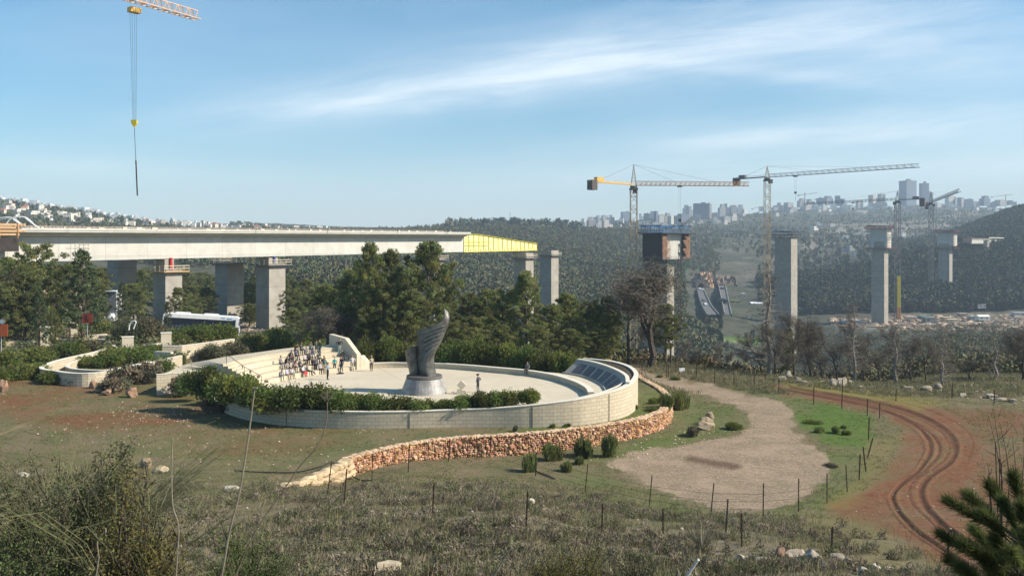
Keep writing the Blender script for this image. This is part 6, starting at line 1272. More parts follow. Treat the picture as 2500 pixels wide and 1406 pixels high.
# ------------------------------------------------------------------ people
def cmat(c, n='cloth', rough=.85):
    key = (n, tuple(c))
    if key not in M: M[key] = m_plain(n, c, rough, 0, .15, .15, 30)
    return M[key]
SKIN = cmat((.42, .26, .18), 'skin', .6)
PO = {
 'stand': dict(pel=(0, 0, .95), ch=(0, 0, 1.28), nk=(0, 0, 1.49), hd=(0, -.02, 1.63), sh=(.18, 0, 1.42), el=(.25, .03, 1.14), wr=(.25, -.06, .90), hp=(.09, 0, .92), kn=(.10, -.02, .50), an=(.11, .03, .09), to=(.13, -.15, .04)),
 'akimbo': dict(pel=(0, 0, .95), ch=(0, .01, 1.28), nk=(0, 0, 1.49), hd=(0, -.03, 1.63), sh=(.18, 0, 1.42), el=(.40, .06, 1.20), wr=(.19, -.06, 1.03), hp=(.09, 0, .92), kn=(.12, -.03, .50), an=(.14, .03, .09), to=(.17, -.15, .04)),
 'fold': dict(pel=(0, 0, .95), ch=(0, 0, 1.28), nk=(0, 0, 1.49), hd=(0, -.03, 1.63), sh=(.18, 0, 1.42), el=(.24, -.04, 1.16), wr=(.04, -.20, 1.20), hp=(.09, 0, .92), kn=(.10, -.02, .50), an=(.11, .03, .09), to=(.13, -.15, .04)),
 'sit': dict(pel=(0, 0, .10), ch=(0, -.02, .42), nk=(0, -.04, .64), hd=(0, -.07, .78), sh=(.18, -.03, .57), el=(.24, -.08, .30), wr=(.15, -.30, .19), hp=(.09, -.04, .09), kn=(.12, -.44, .11), an=(.12, -.42, -.36), to=(.13, -.58, -.41)),
 'lean': dict(pel=(0, 0, .10), ch=(0, -.15, .38), nk=(0, -.28, .56), hd=(0, -.36, .68), sh=(.18, -.25, .50), el=(.20, -.36, .24), wr=(.06, -.50, .28), hp=(.09, -.04, .09), kn=(.15, -.44, .12), an=(.15, -.42, -.36), to=(.16, -.58, -.41)),
 'extend': dict(pel=(0, 0, .10), ch=(0, .06, .42), nk=(0, .06, .64), hd=(0, .03, .78), sh=(.18, .05, .57), el=(.26, .14, .32), wr=(.26, .16, .07), hp=(.09, -.04, .09), kn=(.10, -.46, .02), an=(.11, -.82, -.30), to=(.12, -.90, -.20)),
}
fig_n = 0
def seg_d(p, a, b):
    ab = b-a; t = max(0, min(1, (p-a).dot(ab)/max(ab.dot(ab), 1e-9))); return (p-a-ab*t).length
def figure(pose, pos, face, shirt, pants, hair=(.03, .02, .015), label='person', group='people', h=1.75, shoes=(.03, .03, .03), sleeves=True, cover=None, longhair=False, carry=None, seed=0):
    global fig_n; fig_n += 1; d = {k: Vector(v) for k, v in PO[pose].items()}; rr = random.Random(fig_n*13+seed); k = h/1.75
    J = {}; E = []
    for n in ('pel', 'ch', 'nk', 'hd'): J[n] = d[n]
    tw = rr.uniform(-.03, .03)
    for s, sg in (('L', 1), ('R', -1)):
        for n in ('sh', 'el', 'wr', 'hp', 'kn', 'an', 'to'):
            v = d[n]; jit = Vector((rr.uniform(-.03, .03), rr.uniform(-.04, .04), rr.uniform(-.02, .02))) if n in ('el', 'wr', 'kn') else Vector((0, 0, 0)); J[n+s] = Vector((v.x*sg, v.y, v.z))+jit
        if pose in ('stand', 'fold') : J['an'+s].y += .10*sg*rr.uniform(.2, 1)*(1 if fig_n % 2 else -1); J['to'+s].y += .10*sg*.6*(1 if fig_n % 2 else -1)
    if pose == 'extend': J['knR'] += Vector((.0, .03, .1)); J['anR'] += Vector((-.02, .3, -.04)); J['toR'] = J['anR']+Vector((-.01, -.15, -.05))
    rad = {'pel': (.15, .12), 'ch': (.165, .115), 'nk': (.052, .052), 'hd': (.06, .06), 'sh': (.066, .06), 'el': (.043, .043), 'wr': (.03, .03), 'hp': (.095, .095), 'kn': (.062, .062), 'an': (.045, .045), 'to': (.035, .03)}
    names = list(J); idx = {n: i for i, n in enumerate(names)}
    ed = [('pel', 'ch'), ('ch', 'nk'), ('nk', 'hd')]
    for s in 'LR': ed += [('ch', 'sh'+s), ('sh'+s, 'el'+s), ('el'+s, 'wr'+s), ('pel', 'hp'+s), ('hp'+s, 'kn'+s), ('kn'+s, 'an'+s), ('an'+s, 'to'+s)]
    me = bpy.data.meshes.new('tmp'); me.from_pydata([J[n] for n in names], [(idx[a], idx[b]) for a, b in ed], []); ob = bpy.data.objects.new('tmp', me); COL.objects.link(ob)
    md = ob.modifiers.new('s', 'SKIN'); sv_ = me.skin_vertices[0].data
    for n in names: sv_[idx[n]].radius = rad[n.rstrip('LR') if n not in ('pel',) else n]
    sv_[0].use_root = True; md.use_smooth_shade = True; ob.modifiers.new('u', 'SUBSURF').levels = 1
    dg = bpy.context.evaluated_depsgraph_get(); em = bpy.data.meshes.new_from_object(ob.evaluated_get(dg)); bpy.data.objects.remove(ob)
    bm = bmesh.new(); bm.from_mesh(em); bpy.data.meshes.remove(em)
    S = [('pel', 'ch', 1), ('ch', 'nk', 1), ('nk', 'hd', 0)]
    for s in 'LR': S += [('ch', 'sh'+s, 1), ('sh'+s, 'el'+s, 1), ('el'+s, 'wr'+s, 1 if sleeves else 0), ('pel', 'hp'+s, 2), ('hp'+s, 'kn'+s, 2), ('kn'+s, 'an'+s, 2), ('an'+s, 'to'+s, 3)]
    for f in bm.faces:
        c = f.calc_center_median(); best = min(S, key=lambda q: seg_d(c, J[q[0]], J[q[1]])); mi = best[2]
        if (c-J['pel']).z < -.0 and mi == 1 and 'sh' not in best[1] and (c-J['pel']).length < .25: mi = 2
        if mi == 1 and best[:2] == ('ch', 'nk') and c.z > J['nk'].z-.03: mi = 0
        f.material_index = mi; f.smooth = True
    def lump(c, sc, mi, sub=2):
        r_ = bmesh.ops.create_icosphere(bm, subdivisions=sub, radius=1); 
        for v in r_['verts']: v.co = Vector((v.co.x*sc[0], v.co.y*sc[1], v.co.z*sc[2]))+c
        for f in {f for v in r_['verts'] for f in v.link_faces}: f.material_index = mi; f.smooth = True
    hc = J['hd']+Vector((0, -.01, .02)); lump(hc, (.078, .098, .118), 0); lump(hc+Vector((0, -.10, -.015)), (.012, .02, .02), 0, 1)
    for sx in (-1, 1): lump(hc+Vector((.078*sx, 0, -.01)), (.012, .022, .03), 0, 1); lump(hc+Vector((.03*sx, -.088, .01)), (.012, .008, .008), 3, 1)
    lump(hc+Vector((0, -.092, -.052)), (.025, .008, .006), 3, 1)
    for s in 'LR':      # palm, four fingers and a thumb
        w = J['wr'+s]; fd = (J['wr'+s]-J['el'+s]).normalized(); side = fd.cross(Vector((0, 1, .2))).normalized(); nrm_ = side.cross(fd).normalized(); lump(w+fd*.045, (.034, .03, .045), 0, 1)
        for q, L in enumerate((.062, .072, .068, .052)):
            b = w+fd*.075+side*(q-1.5)*.017; m1 = b+fd*L*.5-nrm_*.01; e = m1+fd*L*.4-nrm_*.025
            for a_, b_, r1 in ((b, m1, .0095), (m1, e, .008)):
                dv = (b_-a_); mid = (a_+b_)/2; r_ = bmesh.ops.create_cone(bm, cap_ends=True, segments=5, radius1=r1, radius2=r1*.85, depth=dv.length*1.1); rq = dv.to_track_quat('Z', 'Y').to_matrix()
                for v in r_['verts']: v.co = rq @ v.co+mid
        b = w+fd*.03+side*.03; e = b+fd*.03+side*.035; dv = e-b; r_ = bmesh.ops.create_cone(bm, cap_ends=True, segments=5, radius1=.011, radius2=.009, depth=dv.length); rq = dv.to_track_quat('Z', 'Y').to_matrix()
        for v in r_['verts']: v.co = rq @ v.co+(b+e)/2
    fm = bpy.data.meshes.new('person'); bm.to_mesh(fm); bm.free()
    for m_ in (SKIN, cmat(shirt), cmat(pants), cmat(shoes)): fm.materials.append(m_)
    o = bpy.data.objects.new('person', fm); COL.objects.link(o); o.location = pos; o.rotation_euler = (0, 0, math.radians(face)+math.pi/2); o.scale = (k, k, k); tag(o, label, 'person', group)
    bm = bmesh.new(); bmesh.ops.create_icosphere(bm, subdivisions=2, radius=1)
    for v in bm.verts: v.co = Vector((v.co.x*.088, v.co.y*.106+.012, v.co.z*.115+.03))+hc
    bmesh.ops.delete(bm, geom=[v for v in bm.verts if (v.co.y < hc.y-.045 and v.co.z < hc.z+.065) or v.co.z < hc.z-(.12 if longhair else .03)], context='VERTS')
    if longhair:
        r_ = bmesh.ops.create_icosphere(bm, subdivisions=1, radius=1)
        for v in r_['verts']: v.co = Vector((v.co.x*.09, v.co.y*.045+.075, v.co.z*.15-.08))+hc
    if cover:
        bm.clear(); bmesh.ops.create_icosphere(bm, subdivisions=2, radius=1)
        for v in bm.verts: v.co = Vector((v.co.x*.10, v.co.y*.115+.02, v.co.z*.13+.02))+hc
        bmesh.ops.delete(bm, geom=[v for v in bm.verts if v.co.y < hc.y-.05 and v.co.z < hc.z+.07], context='VERTS')
        if cover[0] == 'hat':
            r_ = bmesh.ops.create_cone(bm, cap_ends=True, segments=18, radius1=.20, radius2=.19, depth=.02)
            for v in r_['verts']: v.co += hc+Vector((0, 0, .06))
    hm = bpy.data.meshes.new('hair'); bm.to_mesh(hm); bm.free(); hm.materials.append(cmat(cover[1] if cover else hair, 'hair')); ho = bpy.data.objects.new('hat' if cover and cover[0] == 'hat' else 'hood' if cover else 'hair', hm); COL.objects.link(ho); ho.parent = o
    return o
BLK_ = (.018, .017, .018); DK = (.03, .032, .04); JEAN = (.06, .09, .15); WHT = (.72, .72, .72); GRY = (.2, .2, .21); BEI = (.45, .38, .28); KHA = (.28, .24, .18)
def st(px, py, pose, face, shirt, pants, label, z=0.0, **kw): figure(pose, W(px, py, z), face, shirt, pants, label=label, **kw)
st(907, 906, 'stand', -60, BEI, DK, 'woman in beige hooded jacket and dark trousers standing alone right of the end wall', cover=('hood', (.5, .4, .34)), h=1.72)
st(860, 905, 'akimbo', -70, (.6, .58, .55), (.4, .36, .3), 'man in white shirt and light trousers standing against the end wall', h=1.72)
st(834, 908, 'stand', -110, (.03, .025, .06), (.035, .03, .09), 'person in dark purple clothes standing behind the black stand')
st(817, 908, 'stand', -95, (.03, .42, .42), DK, 'person in turquoise top standing just left of the black stand', sleeves=False, h=1.68)
st(800, 927, 'fold', -20, (.22, .32, .42), BLK_, 'man in blue shirt and black trousers standing nearest, in front of the seated group', h=1.8)
st(793, 912, 'stand', -80, (.09, .19, .17), BEI, 'person in dull green shirt standing behind the man in blue shirt', sleeves=False)
st(829, 866, 'akimbo', -60, (.025, .025, .03), (.22, .28, .26), 'man with hands on hips high on the terrace before the end wall', z=2.25, h=1.78)
st(781, 869, 'stand', -120, (.05, .10, .06), (.10, .12, .13), 'person in dark green standing on the top step with legs apart', z=2.25)
st(1167, 958, 'akimbo', 155, (.06, .065, .09), (.045, .045, .055), 'man with wide hat and hands on hips standing alone right of the marker stone', cover=('hat', (.08, .06, .05)), h=1.78)
def pang(px, r): return min(np.linspace(118, 172, 541), key=lambda a: abs(1250+pol(a, r)[0]/pol(a, r)[1]*F-px))
def si(px, k, pose, shirt, pants, label, dface=0, **kw):
    r_ = R0+RD*k+.22; a = pang(px, r_); x, y = pol(a, r_); figure(pose, (x, y, RH*(k+1)), a+180+dface, shirt, pants, label=label, **kw)
si(684, 0, 'lean', (.25, .24, .25), GRY, 'dark haired person in grey seated leftmost on the lowest step', dface=-20, longhair=True)
si(699, 0, 'sit', (.42, .42, .56), KHA, 'person in lavender shirt seated second from the left on the lowest step')
si(709, 0, 'lean', WHT, KHA, 'person in white shirt seated third from the left on the lowest step', dface=10)
si(738, 0, 'sit', (.75, .74, .72), DK, 'person in bright white shirt with a red cloth on the lap', dface=15)
si(751, 0, 'extend', (.12, .12, .12), BLK_, 'person in dark grey stretching crossed black legs forward on the lowest step', dface=35)
si(781, 0, 'sit', (.42, .36, .38), BLK_, 'person in pale pink seated on the lowest step left of the green shirt')
si(716, 1, 'lean', (.42, .26, .24), DK, 'person in pinkish top bending forward on the second step', longhair=True)
si(763, 1, 'sit', BLK_, BLK_, 'person all in black seated on the second step', longhair=True)
si(790, 1, 'akimbo' if 0 else 'sit', DK, DK, 'person in dark clothes on the second step, elbows out')
si(684, 2, 'sit', (.20, .20, .22), JEAN, 'person in chequered shirt and jeans seated leftmost on the third step')
si(696, 2, 'lean', BLK_, DK, 'long haired person in black seated second from the left on the third step', longhair=True)
si(704, 2, 'lean', DK, (.35, .3, .28), 'person in dark top leaning forward, third from the left on the third step')
si(715, 2, 'extend', (.05, .04, .04), (.32, .28, .26), 'person in dark brown with pale legs stretched on the third step')
si(743, 2, 'sit', (.5, .48, .5), BLK_, 'person in pale grey hooded top seated in the middle of the third step')
si(835, 2, 'sit', (.03, .02, .02), (.06, .06, .07), 'person in dark clothes seated at the right end of the third step')
si(722, 3, 'sit', (.09, .09, .13), DK, 'person in dark patterned top seated at the left of the fourth step')
si(760, 3, 'lean', (.10, .11, .13), (.14, .22, .36), 'person in grey with light blue jeans on the fourth step')
si(720, 4, 'lean', BLK_, DK, 'person in black hunched at the left of the highest row')
si(735, 4, 'sit', (.07, .075, .075), DK, 'person in dark grey seated in the middle of the highest row')
si(758, 4, 'sit', (.10, .11, .11), JEAN, 'person in grey seated at the right of the highest row')
si(772, 4, 'extend', (.05, .06, .05), (.08, .08, .09), 'person sitting back beside the one standing in green')
si(731, 1, 'sit', (.06, .06, .07), (.05, .05, .07), 'person in charcoal seated on the second step behind the red cloth')
si(701, 1, 'sit', (.30, .27, .26), DK, 'person in taupe top seated leftmost on the second step')
si(752, 2, 'lean', (.04, .04, .05), DK, 'person in black jacket leaning forward right of the pale grey hooded one')
si(777, 2, 'sit', (.10, .12, .10), (.06, .06, .06), 'person in dark olive seated at the right of the third step')
si(707, 3, 'lean', (.05, .05, .06), DK, 'dark clothed person hunched leftmost on the fourth step')
si(747, 3, 'sit', (.16, .15, .15), DK, 'person in mid grey seated in the middle of the fourth step')
si(770, 1, 'sit', (.09, .09, .12), JEAN, 'person in navy top and jeans seated at the right of the second step')
p = offset_pts(bl2, .25); q = min(p, key=lambda v: abs(1250+v.x/v.y*F-1291)); figure('sit', (q.x, q.y, .59), -120, (.16, .18, .20), BLK_, label='person in grey top and black trousers seated alone on the curved bench')
o = thing('black_stand', 'thin black stand on a round base in front of the seating steps', 'stand', W(831, 912, 0)); mb = MB(); mb.lathe((0, 0, 0), [(.42, 0), (.42, .04), (.12, .14)], 20); mb.build('base', M['black'], o, off=(0, 0, 0)); mb = MB(); mb.tube([(0, 0, .1), (0, 0, 1.1)], .05, 8); mb.build('pole', M['black'], o, off=(0, 0, 0))
cl = MB(); a = pang(741, R0+.0); x, y = pol(a, R0-.18); cl.box((x, y, .56), (.5, .45, .05), math.radians(a)); cl.box((x+.18, y-.12, .38), (.05, .4, .34), math.radians(a)); tag(cl.build('red_cloth', cmat((.5, .05, .07), 'red_cloth'), off=(x, y, .3)), 'bright red cloth lying on the knees of the person in white', 'cloth')

# ------------------------------------------------------------------ bus, signs and other things at the left
A = Vector((-55.7, 140)); B_ = Vector((-44.6, 143)); d = B_-A; LB = d.length+.2; rz = math.atan2(d.y, d.x); zb = .1
bus = thing('bus', 'long white bus with dark windows parked behind the shrubs', 'bus', (A.x, A.y, zb), rz=rz)
bus.rotation_euler = (0, math.radians(4.6), rz)
def bpart(nm, m, fn): mb = MB(); fn(mb); return mb.build(nm, m, bus, off=(0, 0, 0))
def body(mb):
    prof = [(0, .35), (0, 3.0), (.25, 3.2), (LB-.5, 3.2), (LB-.15, 3.05), (LB+.05, 1.6), (LB+.05, .35)]; n_ = len(prof); vs = [(x, 0, z) for x, z in prof]+[(x, 2.5, z) for x, z in prof]
    mb.add(vs, [tuple(range(n_-1, -1, -1)), tuple(range(n_, 2*n_))]+[(i, (i+1) % n_, n_+(i+1) % n_, n_+i) for i in range(n_)])
bpart('body', M['white'], body)
bpart('side_window', M['glass'], lambda mb: (mb.box((LB/2-.2, -.01, 2.05), (LB-.8, .04, 1.1)), None))
bpart('windscreen', M['glass'], lambda mb: mb.add([(LB+.07, .15, 1.45), (LB+.07, 2.35, 1.45), (LB-.06, 2.3, 2.9), (LB-.06, .2, 2.9)], [(0, 1, 2, 3)]))
bpart('skirt_panel', cmat((.03, .05, .10), 'navy_paint', .4), lambda mb: mb.box((LB/2, -.012, 1.2), (LB-.3, .03, .7)))
for x in (LB*.25, LB*.62): bpart('roof_unit', M['white'], lambda mb: mb.prism([(x-1.2, .4), (x+1.2, .4), (x+1.0, 2.1), (x-1.0, 2.1)], 3.19, 3.42))
bpart('blue_mark', cmat((.05, .22, .45), 'blue_paint', .4), lambda mb: (mb.box((LB-1.6, -.02, 2.85), (.9, .03, .14)), mb.box((LB-2.6, -.02, 2.92), (.6, .03, .1)), mb.box((LB-.8, -.02, 2.72), (.5, .03, .12))))
for s_ in (-.1, 2.6): bpart('mirror', M['black'], lambda mb: (mb.box((LB+.35, s_, 2.5), (.15, .2, .5)), mb.beam((LB, s_*.9+.1, 2.9), (LB+.35, s_, 2.7), .06)))
for x in (2.6, LB-2.8, 8.2):
    for y in (.12, 2.38): bpart('wheel', M['black'], lambda mb: mb.tube([(x, y-.14, .5), (x, y+.14, .5)], .5, 18))
si_ = thing('silo', 'white corrugated silo with a rounded base half hidden by conifers', 'silo', WD(269, 770, 150)); b = WD(269, 752, 150); w = 29*150/F
mb = MB(); vs = []; n_ = 32
prof = [(b.x+(i/31-.5)*w, b.y+(.0 if i % 2 else .25)) for i in range(32)]+[(b.x+w/2, b.y+2.2), (b.x-w/2, b.y+2.2)]; mb.prism(prof, b.z-.5, WD(269, 712, 150).z); mb.build('corrugated_tank', M['metalsheet'], si_)
mb = MB(); mb.lathe((b.x-.1, b.y+.9, b.z-2.2), [(.75, 0), (1.0, .5), (.9, 1.2), (.45, 1.9)], 20); mb.build('round_base', M['white'], si_); mb = MB(); mb.box((b.x, b.y+1, b.z+2.85), (w+.3, 2.5, .12)); mb.build('lid', M['white'], si_)
hoop = thing('white_hoop', 'bent white tube hoop standing among the shrubs left of the bus', 'tube', WD(325, 800, 112)); mb = MB(); mb.tube(smooth_poly([WD(x, y, 112) for x, y in ((315, 806), (316, 795), (321, 786), (328, 783), (332, 786), (329, 795), (326, 803))], 4), .07, 6); mb.build('tube', M['white'], hoop)
def sign(px0, px1, py0, py1, Y, post_b, m, label, arrow=False, round_=False):
    a = WD(px0, py0, Y); b = WD(px1, py1, Y); o = thing('road_sign', label, 'sign', ((a.x+b.x)/2, Y, WD(px0, post_b, Y).z)); mb = MB(); mb.box(((a.x+b.x)/2, Y, (a.z+b.z)/2), (b.x-a.x, .05, a.z-b.z)); pn = mb.build('panel', m, o)
    mb = MB(); mb.tube([((a.x+b.x)/2, Y+.06, WD(px0, post_b, Y).z-.6), ((a.x+b.x)/2, Y+.06, a.z-.1)], .045, 6); mb.build('post', M['metalsheet'], o)
    if arrow:
        w = b.x-a.x; h = a.z-b.z; c = Vector(((a.x+b.x)/2, Y-.035, (a.z+b.z)/2)); pts = [c+Vector((x*w, 0, z*h)) for x, z in ((-.16, .30), (-.02, .22), (.0, .10), (-.10, .02), (.02, -.06), (.12, -.16), (.06, -.26), (-.08, -.34))]
        mb = MB(); [mb.beam(p, q, .07, .07) for p, q in zip(pts[:-1], pts[1:])]; mb.beam(pts[0], pts[0]+Vector((.02, 0, -.22)), .06); mb.beam(pts[0], pts[0]+Vector((.22, 0, .03)), .06); mb.build('arrow', M['black'], pn)
    return o
sign(201, 225, 766, 789, 116, 812, M['signred'], 'square dark red sign with a black winding arrow', arrow=True)
o = sign(-14, 19, 792, 821, 104, 850, M['signorange'], 'orange red panel cut by the left edge of the photo')
c = WD(5, 785, 104); mb = MB(); mb.tube([(c.x, c.y-.03, c.z), (c.x, c.y+.03, c.z)], .36, 20); dsk = mb.build('round_plate', M['crane_g'], o); mb = MB(); mb.tube([(c.x, c.y-.05, c.z), (c.x, c.y-.031, c.z)], .25, 20); mb.build('plate_face', M['metalsheet'], dsk)
# terraces of rubble behind the left pines
it = []; r = np.random.default_rng(91)
for i in range(900):
    row = i % 7; px = r.uniform(30, 200); Y = 172+row*5+r.uniform(-.5, .5); X = (px-1250)/F*Y; s = r.uniform(.12, .45); g_ = r.uniform(.7, 1.1); it.append((X, Y, gz(X, Y)+r.uniform(0, 1.1), s, s*.8, s*.6, r.uniform(0, 6), (g_, g_*.92, g_*.8)))
stones('rubble_terraces', it, M['rock'], 'loose rubble terraces showing between the left pine trunks', 'rubble', kind='stuff')
it = []
for i in range(420):
    px = r.choice([250, 300, 120, 160, 590, 615])+r.uniform(-25, 25); g0 = G(px, r.uniform(775, 832) if px < 400 else r.uniform(785, 812), 100, 240); s = r.uniform(.08, .35); g_ = r.uniform(.8, 1.2); it.append((g0.x, g0.y, g0.z+.05, s, s*.8, s*.5, r.uniform(0, 6), (g_, g_*.9, g_*.8)))
stones('bank_stones', it, M['rock'], 'pale stones lying on the bank behind the gate pillars', 'stones', kind='stuff')

# ------------------------------------------------------------------ fence stakes
FP = [(810, 1125, 797, 1216), (847, 1144, 838, 1238), (911, 1101, 907, 1174), (1000, 1085, 996, 1153), (1099, 1070, 1094, 1126), (1199, 1063, 1195, 1118), (1309, 1104, 1307, 1162), (1435, 1132, 1428, 1200), (1592, 1160, 1584, 1236), (1743, 1179, 1734, 1257), (1864, 1180, 1863, 1260), (1950, 1168, 1949, 1249), (2019, 1156, 2019, 1228), (2065, 1135, 2069, 1200), (2100, 1109, 2097, 1172), (2107, 1091, 2115, 1151), (2131, 1070, 2116, 1117), (2122, 1019, 2120, 1073), (2148, 985, 2147, 1022), (2118, 973, 2117, 1015), (2057, 925, 2055, 999), (1987, 943, 1986, 988), (1902, 923, 1901, 961),
      (1060, 1178, 1055, 1262), (1288, 1199, 1283, 1300), (1471, 1229, 1468, 1310), (1618, 1242, 1619, 1310), (1777, 1218, 1771, 1306), (1810, 1252, 1811, 1335), (2033, 1285, 2028, 1357), (2315, 1326, 2314, 1420), (1567, 882, 1567, 918), (1628, 884, 1627, 922), (1632, 888, 1631, 922), (1650, 871, 1650, 910), (1701, 883, 1699, 928), (1719, 884, 1720, 910), (1745, 901, 1744, 935), (1792, 905, 1792, 945), (1842, 908, 1841, 940), (1868, 904, 1868, 931), (2188, 950, 2187, 980), (2325, 935, 2324, 972), (2428, 952, 2427, 985)]
for i, (tx, ty, bx, by) in enumerate(FP):
    g = G(bx, by, 27 if by > 1130 else 45, 200) if by < 1180 or i < 23 else G(bx, min(by, 1395), 26, 60); hh = max((by-ty)*g.y/F, .9); dx = (tx-bx)*g.y/F; o = thing('fence_post', '', 'fence post', (g.x, g.y, g.z-.25), 'rusty stakes of the wire fence')
    row = 'front line, in the dry scrub' if 23 <= i <= 30 else 'back line along the valley edge' if i > 30 else 'beside the rubble wall' if i < 6 else 'round the gravel circle' if i < 15 else 'inner line beside the earth track'
    o['label'] = f'thin rusty iron fence stake, {"leaning" if abs(dx) > .18 else "upright"}, {row}'; w = .05 if g.y < 60 else .07
    mb = MB(); mb.beam((g.x, g.y, g.z-.25), (g.x+dx, g.y, g.z+hh), w, w); mb.build('stake', M['rust'], o); mb = MB()
    for q in (.35, .65, .9): mb.box((g.x+dx*q, g.y-.03, g.z+hh*q), (w*1.6, w*.7, .03))
    mb.build('wire_clip', M['steel_dark'], o)
for bx, by, tx, ty in ((1650, 905, 1640, 912), (1650, 905, 1660, 912), (1567, 915, 1555, 922), (1567, 915, 1580, 922)):
    g = G(bx, by, 60, 160); q = G(tx, ty, 60, 160); mb = MB(); mb.beam((g.x, g.y, g.z+1.2), (q.x, q.y, q.z), .06); tag(mb.build('fence_strut', M['rust'], off=(q.x, q.y, q.z)), 'slanting iron strut bracing a fence stake at the valley edge', 'strut', 'struts of the back fence')
wf = MB()
def wire(px0, py0, px1, py1, n_, rad):
    a = G(px0, py0, 27, 90); b = G(px1, py1, 27, 90)
    pts = []
    for k in range(n_*10): t = k/(n_*10); p = a.lerp(b, t); an = k/10*2*math.pi; pts.append((p.x+.12*math.sin(an), p.y+rad*.5*math.sin(an), gz(p.x, p.y)+rad+rad*math.cos(an)*(.8+.3*math.sin(k*.13))))
    wf.tube(pts, .006, 3, cap=False)
wire(1738, 1262, 1795, 1300, 9, .42); wire(1800, 1285, 1960, 1268, 12, .3); wire(1960, 1268, 2010, 1290, 3, .35); wire(2040, 1300, 2300, 1345, 9, .38); tag(wf.build('coiled_wire', M['crane_g'], off=tuple(G(1800, 1290, 27, 90))), 'loops of pale coiled wire lying along the fence at the lower right', 'wire')
for k in range(3):
    mb = MB(); rows = [FP[i] for i in range(0, 15)]; pts = []
    for tx, ty, bx, by in rows: g = G(bx, by, 27, 200); pts.append((g.x, g.y, g.z+.35+.42*k))
    for a, b in zip(pts[:-1], pts[1:]): mb.beam(a, b, .012)
    tag(mb.build('fence_wire', M['steel_dark'], off=pts[0]), 'thin fence wire strung between the iron stakes', 'wire', 'wires of the stake fence')
mb = MB(); hp_ = [(572, 1153), (640, 1156), (724, 1157), (784, 1152), (813, 1151), (844, 1165), (880, 1175), (909, 1176)]; mb.tube(smooth_poly([G(x, y, 40, 90)+Vector((0, 0, .10 if x < 760 or x > 860 else .35)) for x, y in hp_], 4), .045, 6); tag(mb.build('irrigation_hose', M['black'], off=tuple(G(724, 1157, 40, 90))), 'black hose lying across the grass to the left end of the rubble wall', 'hose')
mb = MB(); mb.tube([G(x, y, 40, 90)+Vector((0, 0, .08)) for x, y in ((1290, 1145), (1310, 1154), (1355, 1172))], .05, 6); tag(mb.build('short_hose', M['black'], off=tuple(G(1310, 1154, 40, 90))), 'short dark hose on the soil by the grassy clump', 'hose')
g = G(1665, 908, 70, 150); o = thing('notice_board', 'small crooked white board lying by the braced stake of the back fence', 'board', g); mb = MB(); mb.box((g.x, g.y, g.z+.25), (.75, .06, .5), .2); mb.build('panel', M['white'], o); mb = MB(); mb.beam((g.x, g.y+.05, g.z-.1), (g.x+.1, g.y+.1, g.z+.45), .05); mb.build('leg', M['rust'], o)

# ------------------------------------------------------------------ close plants
def stalk(label, pts, Y, r0, r1, m, tipm=None, head_=None):
    P = [WD(x, y, Y) for x, y in pts]; g = gz(P[0].x, P[0].y); P = [P[0]+(P[0]-P[1])*((P[0].z-g+.1)/max((P[1]-P[0]).z, .01))]+P if P[0].z > g else P; P = smooth_poly(P, 5); o = thing('dry_stalk', label, 'dry stalk', P[0], 'tall dry stalks close to the camera'); k = len(P); mb = MB(); mb.tube(P, [r0+(r1-r0)*i/(k-1) for i in range(k)], 7); mb.build('stem', m, o)
    mb = MB(); e = P[-1]
    if head_ == 'flat': mb.box((e.x, e.y, e.z), (.032, .02, .008))
    elif head_ == 'fork': [mb.beam(e, e+Vector((x, 0, z)), .008) for x, z in ((-.05, .05), (.05, .06), (.0, .08), (-.02, .07))]
    else: mb.lathe((e.x, e.y, e.z-.01), [(.004, 0), (r1*1.5, .012), (.004, .03)], 8)
    mb.build('tip', m, o)
M['stalk'] = m_noise('dry_stalk', (.17, .145, .105), (.26, .225, .165), 12, obj=True); M['stalkw'] = m_noise('white_stalk', (.5, .48, .42), (.6, .57, .5), 12, obj=True); M['stalkd'] = m_noise('dark_stalk', (.13, .10, .07), (.22, .18, .13), 12, obj=True)
stalk('tall pale dry stalk with a small flat tip, rising left of centre', [(541, 1406), (560, 1300), (585, 1200), (603, 1090), (614, 1010), (622, 947)], 5.5, .0085, .0045, M['stalk'], head_='flat')
stalk('long curved dark stalk with a forked tip, bending over the rubble wall end', [(575, 1406), (598, 1350), (640, 1270), (690, 1200), (730, 1140), (770, 1095), (790, 1055), (798, 1020), (799, 980)], 6.0, .004, .0035, M['stalkd'], head_='fork')
stalk('crooked thin dry stalk in front of the large bush', [(430, 1406), (436, 1290), (422, 1235), (419, 1160), (421, 1075)], 5.2, .0045, .0035, M['stalk'])
stalk('short slanting cane on the lower edge near the centre', [(1203, 1410), (1225, 1372), (1248, 1336)], 9, .010, .008, M['stalk'])
stalk('thick white cane pointing up from the lower edge right of centre', [(1672, 1414), (1688, 1390), (1704, 1367)], 9, .015, .013, M['stalkw'])
stalk('short dry stalk at the lower left inside the bush', [(234, 1410), (241, 1360), (238, 1322), (258, 1296)], 6, .005, .004, M['stalk'])
